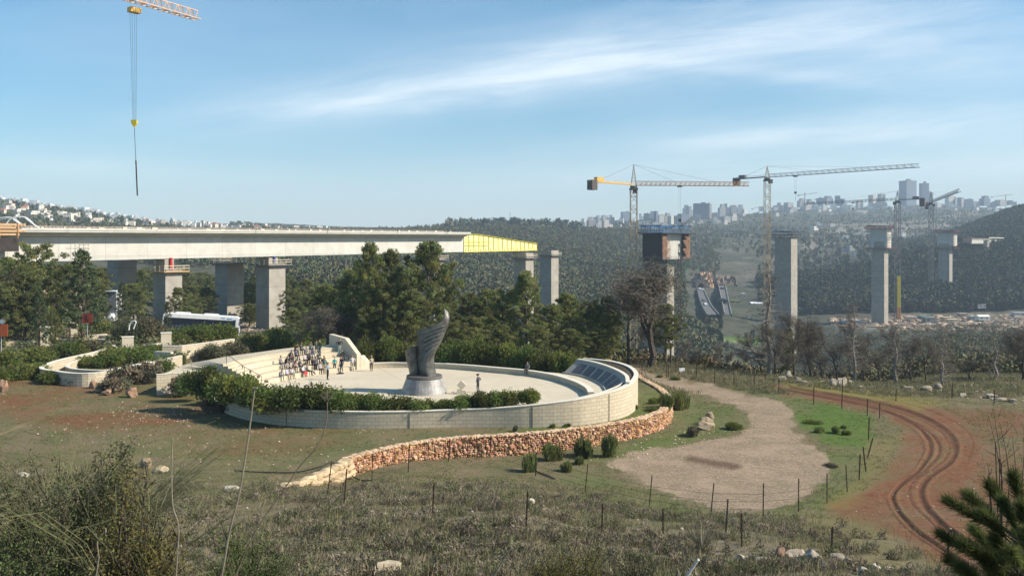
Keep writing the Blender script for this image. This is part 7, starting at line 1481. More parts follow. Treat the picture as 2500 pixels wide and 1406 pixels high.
# large shrub at the lower left
def bigbush(cx_px, Y, top, wpx, n_leaf, label, leaf=.035, tint=(1, 1, 1), m='olive', seed=1, nb=60, broom=0, depth=1.0):
    r = np.random.default_rng(seed); X = (cx_px-1250)/F*Y; z0 = gz(X, Y)-.1; H = CH-(top-HZ)*Y/F-z0; Wd = wpx*Y/F/2; o = thing('bush', label, 'bush', (X, Y, z0)); mb = MB(); P = []; D = []; T = []
    for i in range(nb):
        az = r.uniform(0, 6.28); q = r.uniform(.15, 1)**.7; e = Vector((math.cos(az)*q*Wd, math.sin(az)*q*Wd*depth, H*(1-.55*q*q)*r.uniform(.55, 1.05))); m1 = e*.45+Vector((r.uniform(-.15, .15), r.uniform(-.15, .15), .12*H)); mb.tube([(0, 0, 0), m1, e], [.025, .014, .004], 4)
        for k in range(5):
            t = r.uniform(.45, 1); b = m1.lerp(e, (t-.45)/.55); e2 = b+Vector(r.normal(size=3)*.28*Wd*.5)+Vector((0, 0, .12)); mb.tube([b, b.lerp(e2, .5)+Vector((0, 0, .03)), e2], [.008, .005, .002], 3)
            nn = int(n_leaf/(nb*5)); tt = r.random((nn, 1)); c = np.array(b)*(1-tt)+np.array(e2)*tt+r.normal(size=(nn, 3))*.06; P.append(c); w = r.uniform(.6, 1.4); T.append(np.tile(np.array(tint)*w*np.array([r.uniform(.9, 1.2), 1, r.uniform(.8, 1.1)]), (nn, 1)))
    P = np.concatenate(P); V, F_ = tris_at(P, r.uniform(.6, 1.5, len(P))*leaf, None, r, 2.4, .4); np_mesh('foliage', V, F_, M[m], np.repeat(np.concatenate(T), 3, 0), parent=o); mb.build('branch', M['darkbark'], o, off=(0, 0, 0))
    if broom:
        mb = MB()
        for i in range(broom): az = r.uniform(0, 6.28); L = r.uniform(.6, 1.15)*H; dx, dy = math.cos(az), math.sin(az); b = Vector((dx*.3*Wd, dy*.3*Wd, .35*H)); e = b+Vector((dx*L*.8, dy*L*.6, L*.55)); c1 = Vector((r.uniform(-.1, .1), r.uniform(-.1, .1), 0)); mb.tube([b, b.lerp(e, .3)+Vector((0, 0, .16*L))+c1, b.lerp(e, .6)+Vector((0, 0, .18*L))-c1*.5, b.lerp(e, .85)+Vector((0, 0, .06*L))+c1, e+Vector((0, 0, -.1*L))+c1*2], [.004, .0032, .0026, .002, .001], 3)
        mb.build('twig', M['olivetwig'], o, off=(0, 0, 0))
    return o
M['olivetwig'] = m_noise('olive_twig', (.10, .11, .05), (.18, .17, .09), 9, obj=True)
bigbush(170, 11.5, 1085, 560, 36000, 'large tangled bush filling the lower left corner, grey green leaves and bare arching twigs', .030, (.75, .78, .66), 'olive', 3, 100, 240)
bigbush(330, 9.8, 1130, 300, 11000, 'yellowish leafy bush in front of the large tangled one', .030, (1.2, 1.05, .75), 'olive', 4, 60, 40)
bigbush(600, 12.5, 1285, 300, 16000, 'soft green bush at the bottom edge left of centre', .022, (.7, 1.05, .55), 'olive', 5, 70, 60)
bigbush(30, 9.5, 1290, 300, 12000, 'soft grey green bush in the bottom left corner', .022, (.75, 1.0, .7), 'olive', 6, 50, 20)
bigbush(1385, 15, 1340, 330, 14000, 'low mossy olive bush on the bottom edge', .022, (1.0, .95, .45), 'olive', 7, 60, 0)
bigbush(1560, 15, 1352, 200, 9000, 'dark low bush at the bottom edge right of the mossy one', .024, (.5, .55, .5), 'olive', 8, 50, 0)
bigbush(1790, 14, 1368, 240, 9000, 'dark scrubby bush below the grey boulder', .024, (.55, .6, .5), 'olive', 9, 50, 0)
bigbush(255, 13.5, 1055, 200, 5000, 'thin bare topped bush behind the large one, with upright twigs', .028, (.9, .95, .7), 'olive', 10, 70, 130)
# spiky dry plant
def spray(label, px, py, Y, n_, L, m, seed, rad=.008, up=1.0, spread=.8):
    r = np.random.default_rng(seed); g = G(px, py, Y-4, Y+8) if py < 1406 else WD(px, py, Y); o = thing('dry_plant', label, 'dry plant', g); mb = MB()
    for i in range(n_): az = r.uniform(0, 6.28); q = r.uniform(.1, spread); e = g+Vector((math.cos(az)*q*L, math.sin(az)*q*L, up*L*r.uniform(.6, 1.05))); md = g.lerp(e, .5)+Vector((0, 0, .04)); mb.tube([g, md, e], [rad, rad*.7, rad*.4], 3)
    mb.build('stems', m, o); mb = MB(); mb.lathe((g.x, g.y, g.z-.1), [(.10, 0), (.16, .12), (.05, .25)], 10); mb.build('root_crown', M['twigplain'], o); return o
M['twigplain'] = m_noise('brown_twigs', (.12, .08, .06), (.2, .14, .10), 9)
spray('dry plant with a fan of pale stiff stems low at right of centre', 1712, 1350, 28, 46, 1.25, M['stalk'], 3, .010, 1.0, .75)
spray('small dry spray of pale stems left of centre in the scrub', 980, 1352, 30, 26, .7, M['stalk'], 4, .008)
spray('thin bare stems standing in the scrub beside the white stone', 1322, 1245, 34, 10, 1.0, M['stalk'], 5, .008, 1, .35)
spray('thin bare stems behind the front stakes', 1450, 1290, 34, 14, .9, M['stalk'], 6, .007, 1, .5); spray('pale twigs poking out right of the large bush', 470, 1180, 30, 16, 1.0, M['stalk'], 7, .012, .9, .9)
# bare whips at the right edge
o = thing('bare_sapling', 'dark leafless sapling with long thin whips near the right edge', 'sapling', (WD(2445, 1180, 17).x, 17, gz(WD(2445, 1180, 17).x, 17))); mb = MB(); r = np.random.default_rng(8); bb = Vector(o.location)
for (x0, y0, x1, y1) in ((2447, 1175, 2412, 1010), (2447, 1175, 2425, 1000), (2440, 1120, 2400, 1095), (2465, 1165, 2440, 1030), (2415, 1168, 2408, 1128), (2412, 1165, 2421, 1140), (2480, 1180, 2470, 1060), (2495, 1180, 2500, 1040), (2430, 1080, 2470, 1040), (2445, 1130, 2490, 1090)):
    mb.tube([bb, WD(x0, y0, 17), WD((x0+x1)/2+3, (y0+y1)/2, 17), WD(x1, y1, 17)], [.018, .010, .007, .003], 4)
for i in range(70): x = r.uniform(2395, 2540); y = r.uniform(1010, 1200); mb.tube([WD(x, y, 17+r.uniform(-.4, .4)), WD(x+r.uniform(-18, 18), y-r.uniform(10, 40), 17)], [.004, .002], 3)
mb.build('whip', M['darkbark'], o)
# young pine at the lower right, long soft needles
def young_pine():
    r = np.random.default_rng(12); Y = 8.0; cxp = 2480; X = (cxp-1250)/F*Y; z0 = gz(X, Y)-.1; o = thing('young_pine', 'young pine with long soft needles in the lower right corner', 'tree', (X, Y, z0)); mb = MB(); P = []; D = []; T = []
    tips = []
    for (px, py, dy) in ((2318, 1228, 0), (2300, 1310, .1), (2365, 1215, .2), (2420, 1190, .3), (2475, 1170, 0), (2350, 1330, -.2), (2400, 1260, -.1), (2450, 1230, .1), (2495, 1240, -.2), (2380, 1300, .3), (2430, 1320, 0), (2480, 1310, .2), (2345, 1390, .1), (2400, 1370, -.2), (2450, 1390, 0), (2500, 1370, .1), (2320, 1370, .3), (2540, 1190, 0), (2560, 1280, .2), (2550, 1370, -.1), (2470, 1350, -.4), (2510, 1300, -.3), (2420, 1400, .2), (2600, 1230, 0)): tips.append(WD(px, py, Y+dy))
    c0 = Vector((X+.1, Y, z0)); top = Vector((X+.1, Y, z0+2.2)); mb.tube([c0, top], [.05, .015], 6)
    for e in tips:
        b = c0.lerp(top, min(.9, max(.1, (e.z-z0)/2.2-.18))); mb.tube([b, b.lerp(e, .5), e], [.018, .011, .006], 4); ax = (e-b).normalized(); nn = 900; t = r.random((nn, 1))**.7; c = np.array(b)*(1-(.45+.55*t))+np.array(e)*(.45+.55*t); dr = r.normal(size=(nn, 3))*.55+np.array(ax)*1.0; dr[:, 2] += .35; dr /= np.linalg.norm(dr, axis=1, keepdims=True); L = r.uniform(.10, .17, nn); P.append(c+dr*L[:, None]*.5); D.append(dr*8); T.append(np.tile(np.array([.62, .66, .60])*r.uniform(.5, 1.4), (nn, 1)))
    P = np.concatenate(P); V, F_ = tris_at(P, np.full(len(P), .14), np.concatenate(D), r, 34, 0); V = V-np.array([X, Y, z0]); np_mesh('needles', V, F_, M['pine'], np.repeat(np.concatenate(T), 3, 0), parent=o); mb.build('trunk', M['bark'], o)
young_pine()
# ------------------------------------------------------------------ motorway, tunnels and site in the valley
def strip(name, L, R, th, m, label, cat, kind='structure'):
    n = len(L); vs = []; 
    for a, b in zip(L, R): vs += [a, b, a-Vector((0, 0, th)), b-Vector((0, 0, th))]
    fs = []
    for i in range(n-1): o = i*4; fs += [(o, o+1, o+5, o+4), (o+1, o+3, o+7, o+5), (o+2, o, o+4, o+6)]
    mb = MB(); mb.add(vs, fs); return tag(mb.build(name, m), label, cat, kind=kind)
def rd(pts): return smooth_poly([W(x, y, z) for x, y, z in pts], 5)
zr = lambda py: -27.0-(py-695)*.085
LL = rd([(x, y, zr(y)) for x, y in ((1701, 703), (1706, 725), (1714, 747), (1726, 768))]); LR = rd([(x, y, zr(y)) for x, y in ((1717, 703), (1727, 725), (1738, 747), (1756, 768))])
RL_ = rd([(x, y, zr(y)) for x, y in ((1753, 694), (1758, 718), (1763, 742), (1768, 768))]); RR = rd([(x, y, zr(y)) for x, y in ((1771, 694), (1776, 718), (1781, 742), (1787, 768))])
strip('road', LL, LR, 3, M['road'], 'left carriageway of the motorway running into the tunnel', 'road'); strip('road', RL_, RR, 3, M['road'], 'right carriageway of the motorway running into the tunnel', 'road')
for pts, sg, lb in ((LR, 1, 'pale barrier on the right side of the left carriageway'), (RL_, -1, 'pale barrier on the left side of the right carriageway'), (RR, 1, 'barrier on the right side of the right carriageway')):
    mb = MB(); mb.ribbon(pts, [p.z-.2 for p in pts], [p.z+(1.5 if sg < 0 else .8) for p in pts], .5, side=-sg); tag(mb.build('road_barrier', M['roadline'], off=pts[0]), lb, 'barrier')
M['cut'] = m_noise('orange_rock_cut', (.42, .25, .15), (.52, .34, .22), .12); M['cutd'] = m_noise('brown_rock_cut', (.16, .12, .09), (.22, .17, .13), .1)
def portal(px, py, w, h, Y, label):
    b = WD(px, py, Y); s = Y/F; o = thing('tunnel_portal', label, 'tunnel portal', b); R_ = w*s/2; n_ = 14; Wp = R_*1.6; Hp = h*s*1.7; mb = MB()
    arc = [(b.x+R_*math.cos(math.pi*i/n_), b.z+h*s*math.sin(math.pi*i/n_)) for i in range(n_+1)]; outl = []
    for i in range(n_+1): t = i/n_; outl.append((b.x+Wp-2*Wp*t, b.z+Hp) if 0 < i < n_ else ((b.x+Wp, b.z+Hp) if i == 0 else (b.x-Wp, b.z+Hp)))
    vs = [(x, Y-1, z) for x, z in arc]+[(x, Y-1, z) for x, z in outl]+[(x, Y+24, z) for x, z in arc]; fs = []
    for i in range(n_): fs += [(i, i+1, n_+2+i, n_+1+i), (i, 2*n_+2+i, 2*n_+3+i, i+1)]
    fs += [(0, n_+1, len(vs)), (n_, len(vs)+1, 2*n_+1)]; vs += [(b.x+Wp, Y-1, b.z), (b.x-Wp, Y-1, b.z)]; mb.add(vs, fs); mb.build('portal_wall', M['cutd'], o); mb = MB(); mb.box((b.x, Y+24, b.z+h*s/2), (w*s, .5, h*s*1.1)); mb.build('bore_shade_panel', M['black'], o)  # black panel closing the bore stands in for the darkness inside the tunnel
portal(1711, 703, 16, 12, W(1711, 703, zr(703)).y+2, 'left tunnel portal with a dark arched opening'); portal(1762, 694, 17, 13, W(1762, 694, zr(694)).y+2, 'right tunnel portal with a dark arched opening')
for x0, x1, y0, y1, Y, mm, lb in ((1729, 1742, 666, 690, 905, 'cut', 'upper orange rock face between the tunnel portals'), (1731, 1744, 685, 701, 895, 'cut', 'lower orange rock face between the tunnel portals'), (1744, 1749, 667, 701, 908, 'cutd', 'narrow brown rock face left of the right portal'), (1688, 1728, 668, 690, 915, 'cutd', 'brown rock cut above the left portal'), (1712, 1730, 665, 675, 912, 'cut', 'small orange rock bench above the left portal'), (1750, 1792, 672, 686, 915, 'cutd', 'brown rock cut above the right portal'), (1792, 1800, 676, 692, 910, 'cutd', 'brown rock step right of the right portal')):
    a = WD(x0, y1, Y); b = WD(x1, y0, Y); r = np.random.default_rng(int(x0)); nx = 8; nzz = 5; vs = []; fs = []
    for j in range(nzz+1):
        for i in range(nx+1): vs.append((a.x+(b.x-a.x)*i/nx+r.uniform(-.4, .4), Y+j*1.2+r.uniform(-1.2, 1.2), a.z-3+(b.z-a.z+3)*j/nzz+r.uniform(-.3, .3)))
    for i in range(nx+1): vs.append((a.x+(b.x-a.x)*i/nx, Y+26, b.z-1))
    for j in range(nzz+1):
        for i in range(nx): k = j*(nx+1)+i; fs.append((k, k+1, k+nx+2, k+nx+1))
    mb = MB(); mb.add(vs, fs); tag(mb.build('rock_cut', M[mm], off=a), lb, 'rock face', 'rock faces at the tunnel mouth')
def car(px, py, z, c, label, L=4.6, H=1.5, name='car', grp='vehicles on the motorway'):
    p = W(px, py, z); o = thing(name, label, name, p, grp, rz=0.12); mb = MB(); h = H
    prof = [(0, .3), (0, .3+h*.38), (L*.08, .3+h*.42), (L*.25, .3+h*.45), (L*.36, h), (L*.8, h), (L*.95, .3+h*.45), (L, .3+h*.4), (L, .3)] if name == 'car' else [(0, .5), (0, h*.8), (L*.16, h*.82), (L*.17, h), (L, h), (L, .5)]
    n_ = len(prof); vs = [(-.95, x, zz) for x, zz in prof]+[(.95, x, zz) for x, zz in prof]; mb.add(vs, [tuple(range(n_)), tuple(range(2*n_-1, n_-1, -1))]+[(i, n_+i, n_+(i+1) % n_, (i+1) % n_) for i in range(n_)]); mb.build('body', cmat(c, 'car_paint', .4), o, off=(0, 0, 0))
    mb = MB(); mb.box((0, L*.58, h*.82), (1.93, L*.5, h*.2)); mb.build('window', M['glass'], o, off=(0, 0, 0))
    for x in (-.9, .9):
        for y in (L*.2, L*.8): mb = MB(); mb.tube([(x-.1, y, .33), (x+.1, y, .33)], .33, 10); mb.build('wheel', M['black'], o, off=(0, 0, 0))
for px, py, c, lb in ((1710, 707, WHT, 'white car nearest the left tunnel portal'), (1716, 709, (.5, .5, .52), 'silver car just outside the left tunnel'), (1720, 735, (.12, .12, .13), 'dark car halfway down the left carriageway'), (1724, 745, WHT, 'white car lowest on the left carriageway'), (1761, 706, BLK_, 'black car leaving the right tunnel, left lane'), (1768, 706, BLK_, 'black car leaving the right tunnel, right lane')): car(px, py, zr(py)+.05, c, lb)
for px, py, lb in ((1766, 741, 'left dark truck of the group on the right carriageway'), (1771, 739, 'middle dark truck of the group on the right carriageway'), (1776, 741, 'right dark truck of the group on the right carriageway')): car(px, py, zr(py)+.05, (.05, .06, .06), lb, 9, 3.2, 'truck')
def shed(px0, px1, py0, py1, Y, c, label, roofc=None, name='site_cabin', dep=6, grp='cabins and sheds of the building site', rz=0.0, gable=False):
    a = WD(px0, py1, Y); b = WD(px1, py0, Y); w = b.x-a.x; h = b.z-a.z; zz = a.z; o = thing(name, label, 'shed', (a.x+w/2, Y, zz-1), grp, rz=rz); mb = MB(); mb.box((0, dep/2, h/2+.7), (w, dep, h+.6)); mb.build('wall', cmat(c, 'shed_wall'), o, off=(0, 0, 0)); mb = MB()
    if gable: mb.add([(-w/2-.3, -.3, h+1), (w/2+.3, -.3, h+1), (w/2+.3, dep+.3, h+1), (-w/2-.3, dep+.3, h+1), (-w/2-.3, dep/2, h+2.2), (w/2+.3, dep/2, h+2.2)], [(0, 1, 5, 4), (2, 3, 4, 5), (1, 2, 5), (3, 0, 4), (3, 2, 1, 0)])
    else: mb.box((0, dep/2, h+1.1), (w+.5, dep+.5, .2))
    mb.build('roof', cmat(roofc or c, 'shed_roof'), o, off=(0, 0, 0)); mb = MB()
    for k in range(max(1, int(w/4))): mb.box((-w/2+2+k*4, -.04, h*.55+.8), (1.3, .08, h*.35))
    mb.build('window', M['glass'], o, off=(0, 0, 0))
shed(2067, 2077, 782, 790, 655, WHT, 'white site cabin leftmost at the foot of the third tall pier', rz=.5); shed(2079, 2088, 781, 788, 660, WHT, 'white site cabin next to the leftmost one', rz=-.4); shed(2094, 2104, 783, 792, 650, WHT, 'tall white site cabin left of the third tall pier'); shed(2100, 2113, 795, 803, 640, (.4, .4, .42), 'grey cabin just below the white ones')
shed(2260, 2285, 776, 786, 640, (.24, .23, .22), 'low grey shed in the middle of the site'); shed(2250, 2270, 772, 777, 665, (.12, .28, .24), 'green roofed store behind the grey shed'); shed(2372, 2386, 773, 778, 655, (.3, .36, .35), 'grey green store left of the white canopy'); shed(2390, 2417, 773, 780, 645, (.75, .73, .65), 'bright white canopy roof right on the site', gable=True, name='site_canopy')
shed(2304, 2330, 775, 779, 650, (.55, .42, .28), 'stack of tan timber boards on the site', name='timber_stack'); shed(2316, 2342, 780, 784, 640, (.62, .5, .34), 'pale plank pile right of the tan stack', name='timber_stack'); shed(2345, 2364, 766, 769, 680, (.4, .35, .3), 'long low brown shed at the back of the site'); shed(2478, 2510, 764, 770, 665, (.42, .44, .46), 'long pale shed cut by the right edge'); shed(2270, 2294, 793, 797, 620, (.5, .5, .46), 'pale slab pile in front of the grey shed', name='slab_stack'); shed(2215, 2240, 774, 777, 660, (.5, .4, .32), 'rusty board pile at the left of the site', name='timber_stack')
shed(1835, 1850, 741, 745, 760, WHT, 'white shed left one of the row behind the grey crane mast', dep=10, gable=True); shed(1852, 1868, 741, 745, 760, WHT, 'white shed middle one of the row behind the grey crane mast', dep=10, gable=True); shed(1870, 1886, 741, 746, 762, (.6, .62, .62), 'white shed right one of the row behind the grey crane mast', dep=10, gable=True); shed(1784, 1810, 735, 742, 770, (.35, .28, .12), 'ochre embankment building right of the motorway', (.12, .14, .06), dep=14)
shed(1812, 1820, 717, 729, 830, (.45, .36, .32), 'pinkish tower like hut on the slope right of the motorway', WHT); shed(2388, 2397, 744, 751, 690, (.5, .48, .46), 'left twin pale board on posts above the site', name='billboard', dep=.6); shed(2398, 2407, 743, 750, 690, (.5, .48, .46), 'right twin pale board on posts above the site', name='billboard', dep=.6)
o = thing('hoist_mast', 'slim mast right of the third tall pier, yellow above orange', 'mast', WD(2194, 780, 648)); a = WD(2194, 779, 648); b = WD(2194, 750, 648); c = WD(2194, 674, 648); mb = MB(); lattice(mb, a, b, 1.6, 8, .5, .3); mb.build('lower_mast', M['crane_o'], o); mb = MB(); lattice(mb, b, c, 1.4, 20, .55, .35); mb.build('upper_mast', M['yellow'], o); mb = MB(); mb.beam(c, WD(2194, 640, 648), .4); mb.build('spire', cmat((.03, .12, .1), 'green_steel'), o)
it = []; r = np.random.default_rng(93)
for i in range(1100):
    px = r.uniform(2030, 2520); py = r.uniform(770, 812) if px > 2180 else r.uniform(778, 800); g0 = G(px, py, 520, 720); s = abs(r.normal())*.8+.3; g_ = r.uniform(.5, 1.5); it.append((g0.x, g0.y, g0.z+.2, s*r.uniform(.8, 2.5), s, s*.5, r.uniform(0, 6), (g_, g_*.85, g_*.72)))
stones('site_rubble', it, M['rock'], 'heaps of rubble and building material over the site', 'rubble', kind='stuff')
it = []
for i in range(900):
    px = r.uniform(1640, 2400) if i % 3 else r.uniform(1250, 1650); py = r.uniform(585, 730) if i % 3 else r.uniform(590, 680); g0 = G(px, py, 500, 2600); s = r.uniform(.6, 2.0)*g0.y/1500; g_ = r.uniform(.45, .8); it.append((g0.x, g0.y, g0.z, s*1.6, s, s*.6, r.uniform(0, 6), (g_, g_*.93, g_*.85)))
stones('hillside_outcrops', it, M['rock'], 'small pale rock outcrops dotted over the far hillsides', 'rocks', kind='stuff')
g1 = W(1085, 684, -4); 
mb = MB(); a = WD(1088, 682, 560); b = WD(1154, 683, 575); mb.beam(a, b, 5, 1.3); o = mb.build('roof_sheet', M['metalsheet']); o.name = 'long_greenhouse'; tag(o, 'long thin white roof in the trees under the girder end', 'roof')

# ------------------------------------------------------------------ towns on the hills
def facade(name, c, dark=.35, sx=3.2, sz=3.0):
    m, t, b = mat(name, .85, .2); geo = t.new('ShaderNodeNewGeometry'); sp = t.new('ShaderNodeSeparateXYZ', inp={0: geo.outputs['Position']}); sn = t.new('ShaderNodeSeparateXYZ', inp={0: geo.outputs['Normal']})
    u = t.math('ADD', sp.outputs[0], t.math('MULTIPLY', sp.outputs[1], .73)); fu = t.math('FRACT', t.math('DIVIDE', u, sx)); fz = t.math('FRACT', t.math('DIVIDE', sp.outputs[2], sz)); w = t.math('MULTIPLY', t.math('GREATER_THAN', fu, .55), t.math('GREATER_THAN', fz, .5)); w = t.math('MULTIPLY', w, t.math('LESS_THAN', t.math('ABSOLUTE', sn.outputs[2]), .5))
    oi = t.new('ShaderNodeObjectInfo'); k = t.math('ADD', t.math('MULTIPLY', oi.outputs['Random'], .3), .8); cc = t.new('ShaderNodeCombineColor', inp={0: k, 1: k, 2: k}).outputs[0]; col = t.mix(1, c, cc, 'MULTIPLY'); col = t.mix(t.math('MULTIPLY', w, .75), col, [x*dark for x in c]); t.l.new(col, b.inputs[0]); return m
FC = [facade('white_stone_facade', (.76, .72, .65)), facade('cream_stone_facade', (.70, .62, .52)), facade('grey_stone_facade', (.46, .44, .42)), facade('tower_facade', (.24, .27, .32), .55, 2.4, 3.2)]
ROOF = [m_plain('pale_flat_roof', (.5, .48, .45), .9), m_plain('red_tile_roof', (.34, .14, .09), .9), m_plain('grey_roof', (.25, .25, .25), .9)]
def bmeshes():
    out = {}
    for fi in range(4):
        for ri in range(3):
            for sh in range(3):
                mb = MB(); mb.box((0, 0, .5), (1, 1, 1)) if sh == 0 else (mb.box((0, 0, .38), (1, 1, .76)), mb.box((.16, .1, .88), (.62, .75, .24))) if sh == 1 else (mb.box((-.25, 0, .5), (.48, 1, 1)), mb.box((.25, .1, .34), (.5, .85, .68)))
                o = mb.build('wall', FC[fi]); w = o.data; bpy.data.objects.remove(o); mb = MB()
                if ri == 1: mb.add([(-.54, -.54, 1), (.54, -.54, 1), (.54, .54, 1), (-.54, .54, 1), (-.3, 0, 1.28), (.3, 0, 1.28)], [(0, 1, 5, 4), (2, 3, 4, 5), (1, 2, 5), (3, 0, 4), (3, 2, 1, 0)])
                elif sh == 0: mb.box((0, 0, 1.015), (1.03, 1.03, .03)); mb.box((.15, .1, 1.07), (.28, .3, .09))
                elif sh == 1: mb.box((.16, .1, 1.015), (.65, .78, .03)); mb.box((-.35, 0, .79), (.2, .2, .06))
                else: mb.box((-.25, 0, 1.015), (.5, 1.02, .03)); mb.box((.25, .1, .70), (.5, .87, .04))
                o = mb.build('roof', ROOF[ri]); rr_ = o.data; bpy.data.objects.remove(o); out[fi, ri, sh] = (w, rr_)
    return out
BM_ = bmeshes()
def house(px, py, wpx, hpx, Y, fi, ri, sh, label, group, rz=0, name='apartment_block', d=.8, sink=4):
    s = Y/F; p = WD(px, py, Y); w = wpx*s; h = hpx*s; o = thing(name, label, 'building', (p.x, p.y, p.z-sink), group, rz); wl, rf = BM_[fi, ri if sh == 0 or ri != 1 else 0, sh]
    for me, nm in ((wl, 'wall'), (rf, 'roof')): c = bpy.data.objects.new(nm, me); COL.objects.link(c); c.parent = o
    o.scale = (w/1.15, w*d, (h+sink)); return o
r = np.random.default_rng(111); kd = ['white', 'cream', 'grey stone', 'bluish grey']
def zone_l(px): return 'the left edge' if px < 90 else 'above the arched frames' if px < 200 else 'above the cream tarpaulin' if px < 420 else 'over the middle of the girder'
def crest(px): return np.interp(px, [-60, 0, 60, 130, 250, 380, 520, 700, 900, 1100], [490, 492, 497, 507, 524, 541, 551, 557, 559, 560])
for i in range(150):
    if i < 42: px = -20+i*9.4+r.uniform(-3, 3); py = crest(px)+r.uniform(2, 7); w = r.uniform(12, 22); h = r.uniform(9, 16)*(1 if px < 260 else .8); ri = 0
    elif i < 86: px = r.uniform(-20, 370); py = crest(px)+r.uniform(9, 40)*np.interp(px, [0, 370], [1, .35]); w = r.uniform(10, 24); h = r.uniform(6, 10); ri = int(r.random() < .4)
    else: px = 375+(i-86)*8.6+r.uniform(-3, 3); py = crest(px)+r.uniform(1, 8); w = r.uniform(7, 15); h = r.uniform(6, 10) if px > 520 else r.uniform(8, 14); ri = int(r.random() < .15)
    if py > 562: continue
    g0 = G(px, py, 500, 3000); house(px, py, w, h, g0.y, int(r.integers(0, 2)), ri, int(r.integers(0, 3)), f'{kd[int(r.integers(0, 1))]} {"red roofed house" if ri == 1 else "flat roofed block"} on the hill at the left, {zone_l(px)}', 'houses of the hill town at the left', r.uniform(-.5, .5), 'hill_house' if ri == 1 else 'apartment_block')
def zone_r(px): return 'left of the yellow crane' if px < 1535 else 'behind the blue topped formwork' if px < 1700 else 'left of the grey crane' if px < 1860 else 'right of the grey crane' if px < 2010 else 'above the third tall pier' if px < 2190 else 'right of the twin towers'
RB = 'buildings of the town on the right skyline'
BL = [(1388, 552, 20, 9, 2), (1410, 553, 16, 10, 0), (1428, 550, 14, 15, 0), (1441, 549, 12, 17, 2), (1452, 545, 14, 14, 2), (1464, 541, 14, 14, 2), (1476, 540, 13, 13, 2), (1489, 544, 16, 17, 0), (1502, 546, 22, 14, 2), (1443, 560, 18, 20, 2), (1462, 562, 14, 22, 0), (1480, 560, 30, 20, 2), (1528, 540, 22, 20, 3), (1515, 545, 16, 12, 0),
 (1566, 537, 12, 14, 0), (1578, 539, 14, 16, 2), (1590, 536, 16, 18, 2), (1604, 538, 12, 20, 3), (1614, 542, 14, 16, 0), (1628, 540, 16, 18, 2), (1640, 545, 16, 16, 0), (1652, 547, 14, 18, 2), (1566, 552, 16, 12, 0), (1584, 553, 18, 12, 1), (1602, 555, 18, 12, 0), (1620, 556, 20, 12, 1), (1640, 558, 16, 10, 0), (1668, 540, 22, 16, 3), (1674, 528, 13, 24, 3), (1686, 526, 14, 20, 2), (1712, 532, 38, 30, 3), (1700, 540, 20, 14, 2), (1730, 532, 12, 30, 2),
 (1745, 530, 16, 10, 2), (1762, 526, 16, 24, 2), (1776, 522, 16, 22, 2), (1790, 524, 14, 20, 2), (1806, 520, 14, 18, 2), (1750, 542, 20, 12, 0), (1772, 540, 18, 10, 2), (1790, 537, 16, 14, 0), (1818, 516, 12, 6, 0), (1860, 510, 10, 5, 0),
 (1893, 512, 16, 10, 2), (1905, 508, 14, 12, 2), (1925, 505, 18, 10, 2), (1956, 500, 16, 14, 2), (1979, 499, 16, 12, 2), (2002, 497, 18, 12, 3), (2020, 494, 20, 14, 3), (2050, 496, 22, 16, 3), (1935, 514, 18, 8, 2), (1990, 510, 16, 12, 0), (2012, 512, 12, 14, 0), (2035, 512, 14, 12, 0), (2060, 510, 16, 12, 0), (2080, 508, 14, 8, 0), (2098, 505, 14, 14, 1), (2120, 509, 10, 9, 0), (2068, 517, 20, 6, 0), (2100, 516, 30, 4, 1), (1970, 510, 26, 10, 2),
 (2132, 494, 18, 16, 1), (2152, 494, 14, 18, 2), (2144, 498, 40, 5, 1), (2216, 496, 31, 46, 3), (2256, 497, 18, 42, 3), (2270, 500, 12, 26, 3), (2290, 505, 14, 10, 1), (2318, 500, 16, 18, 1), (2332, 501, 18, 18, 2), (2347, 500, 18, 16, 2), (2364, 499, 20, 12, 2), (2404, 496, 19, 16, 3), (2322, 504, 22, 10, 0), (2380, 500, 16, 8, 2), (2440, 496, 26, 8, 2), (2470, 494, 20, 5, 2), (2425, 499, 14, 5, 2),
 (1770, 546, 10, 8, 0), (2000, 548, 14, 7, 0), (2030, 552, 12, 6, 1), (2062, 580, 18, 6, 0), (2110, 574, 14, 5, 2), (2204, 576, 12, 8, 0), (2092, 572, 10, 5, 0), (2078, 610, 16, 10, 2), (2084, 624, 12, 6, 0), (2062, 612, 10, 6, 2), (1988, 560, 18, 8, 0), (2050, 560, 14, 6, 1)]
for i, (px, py, w, h, fi) in enumerate(BL):
    g0 = G(px, py+2, 900, 3400); Y = min(g0.y, 2950)
    if py < 515 and Y > 2900: Y = 2780
    h *= 1.18; w *= 1.08; lb = {0: 'bright white', 1: 'cream stone', 2: 'grey shaded', 3: 'bluish grey'}[fi]+(' tall tower' if h > 45 else ' high block' if h > 22 else ' block' if h > 10.6 else ' low building')
    if px == 2216: lb = 'widest and tallest bluish glass tower on the skyline'; 
    elif px == 2256: lb = 'narrower glass tower, second tallest on the skyline'
    house(px, py+2, w, h, Y, fi, 0 if fi != 3 else 2, i % 3 if h < 30 else 0, f'{lb} on the right skyline, {zone_r(px)}' if px not in (2216, 2256) else lb, RB, r.uniform(-.3, .5), 'tower_block' if h > 19 else 'apartment_block', sink=6)
for i in range(60):
    px = r.uniform(1380, 2440); py = np.interp(px, [1380, 1560, 1700, 1900, 2100, 2300, 2450], [556, 552, 545, 522, 514, 512, 506])+r.uniform(-6, 10); g0 = G(px, py, 900, 3300); fi = int(r.integers(0, 3)); house(px, py, r.uniform(7, 14), r.uniform(4, 8), min(g0.y, 2900), fi, 0, int(r.integers(0, 3)), f'small {["white", "cream", "grey"][fi]} house below the right skyline, {zone_r(px)}', RB, r.uniform(-.5, .5), 'hill_house')
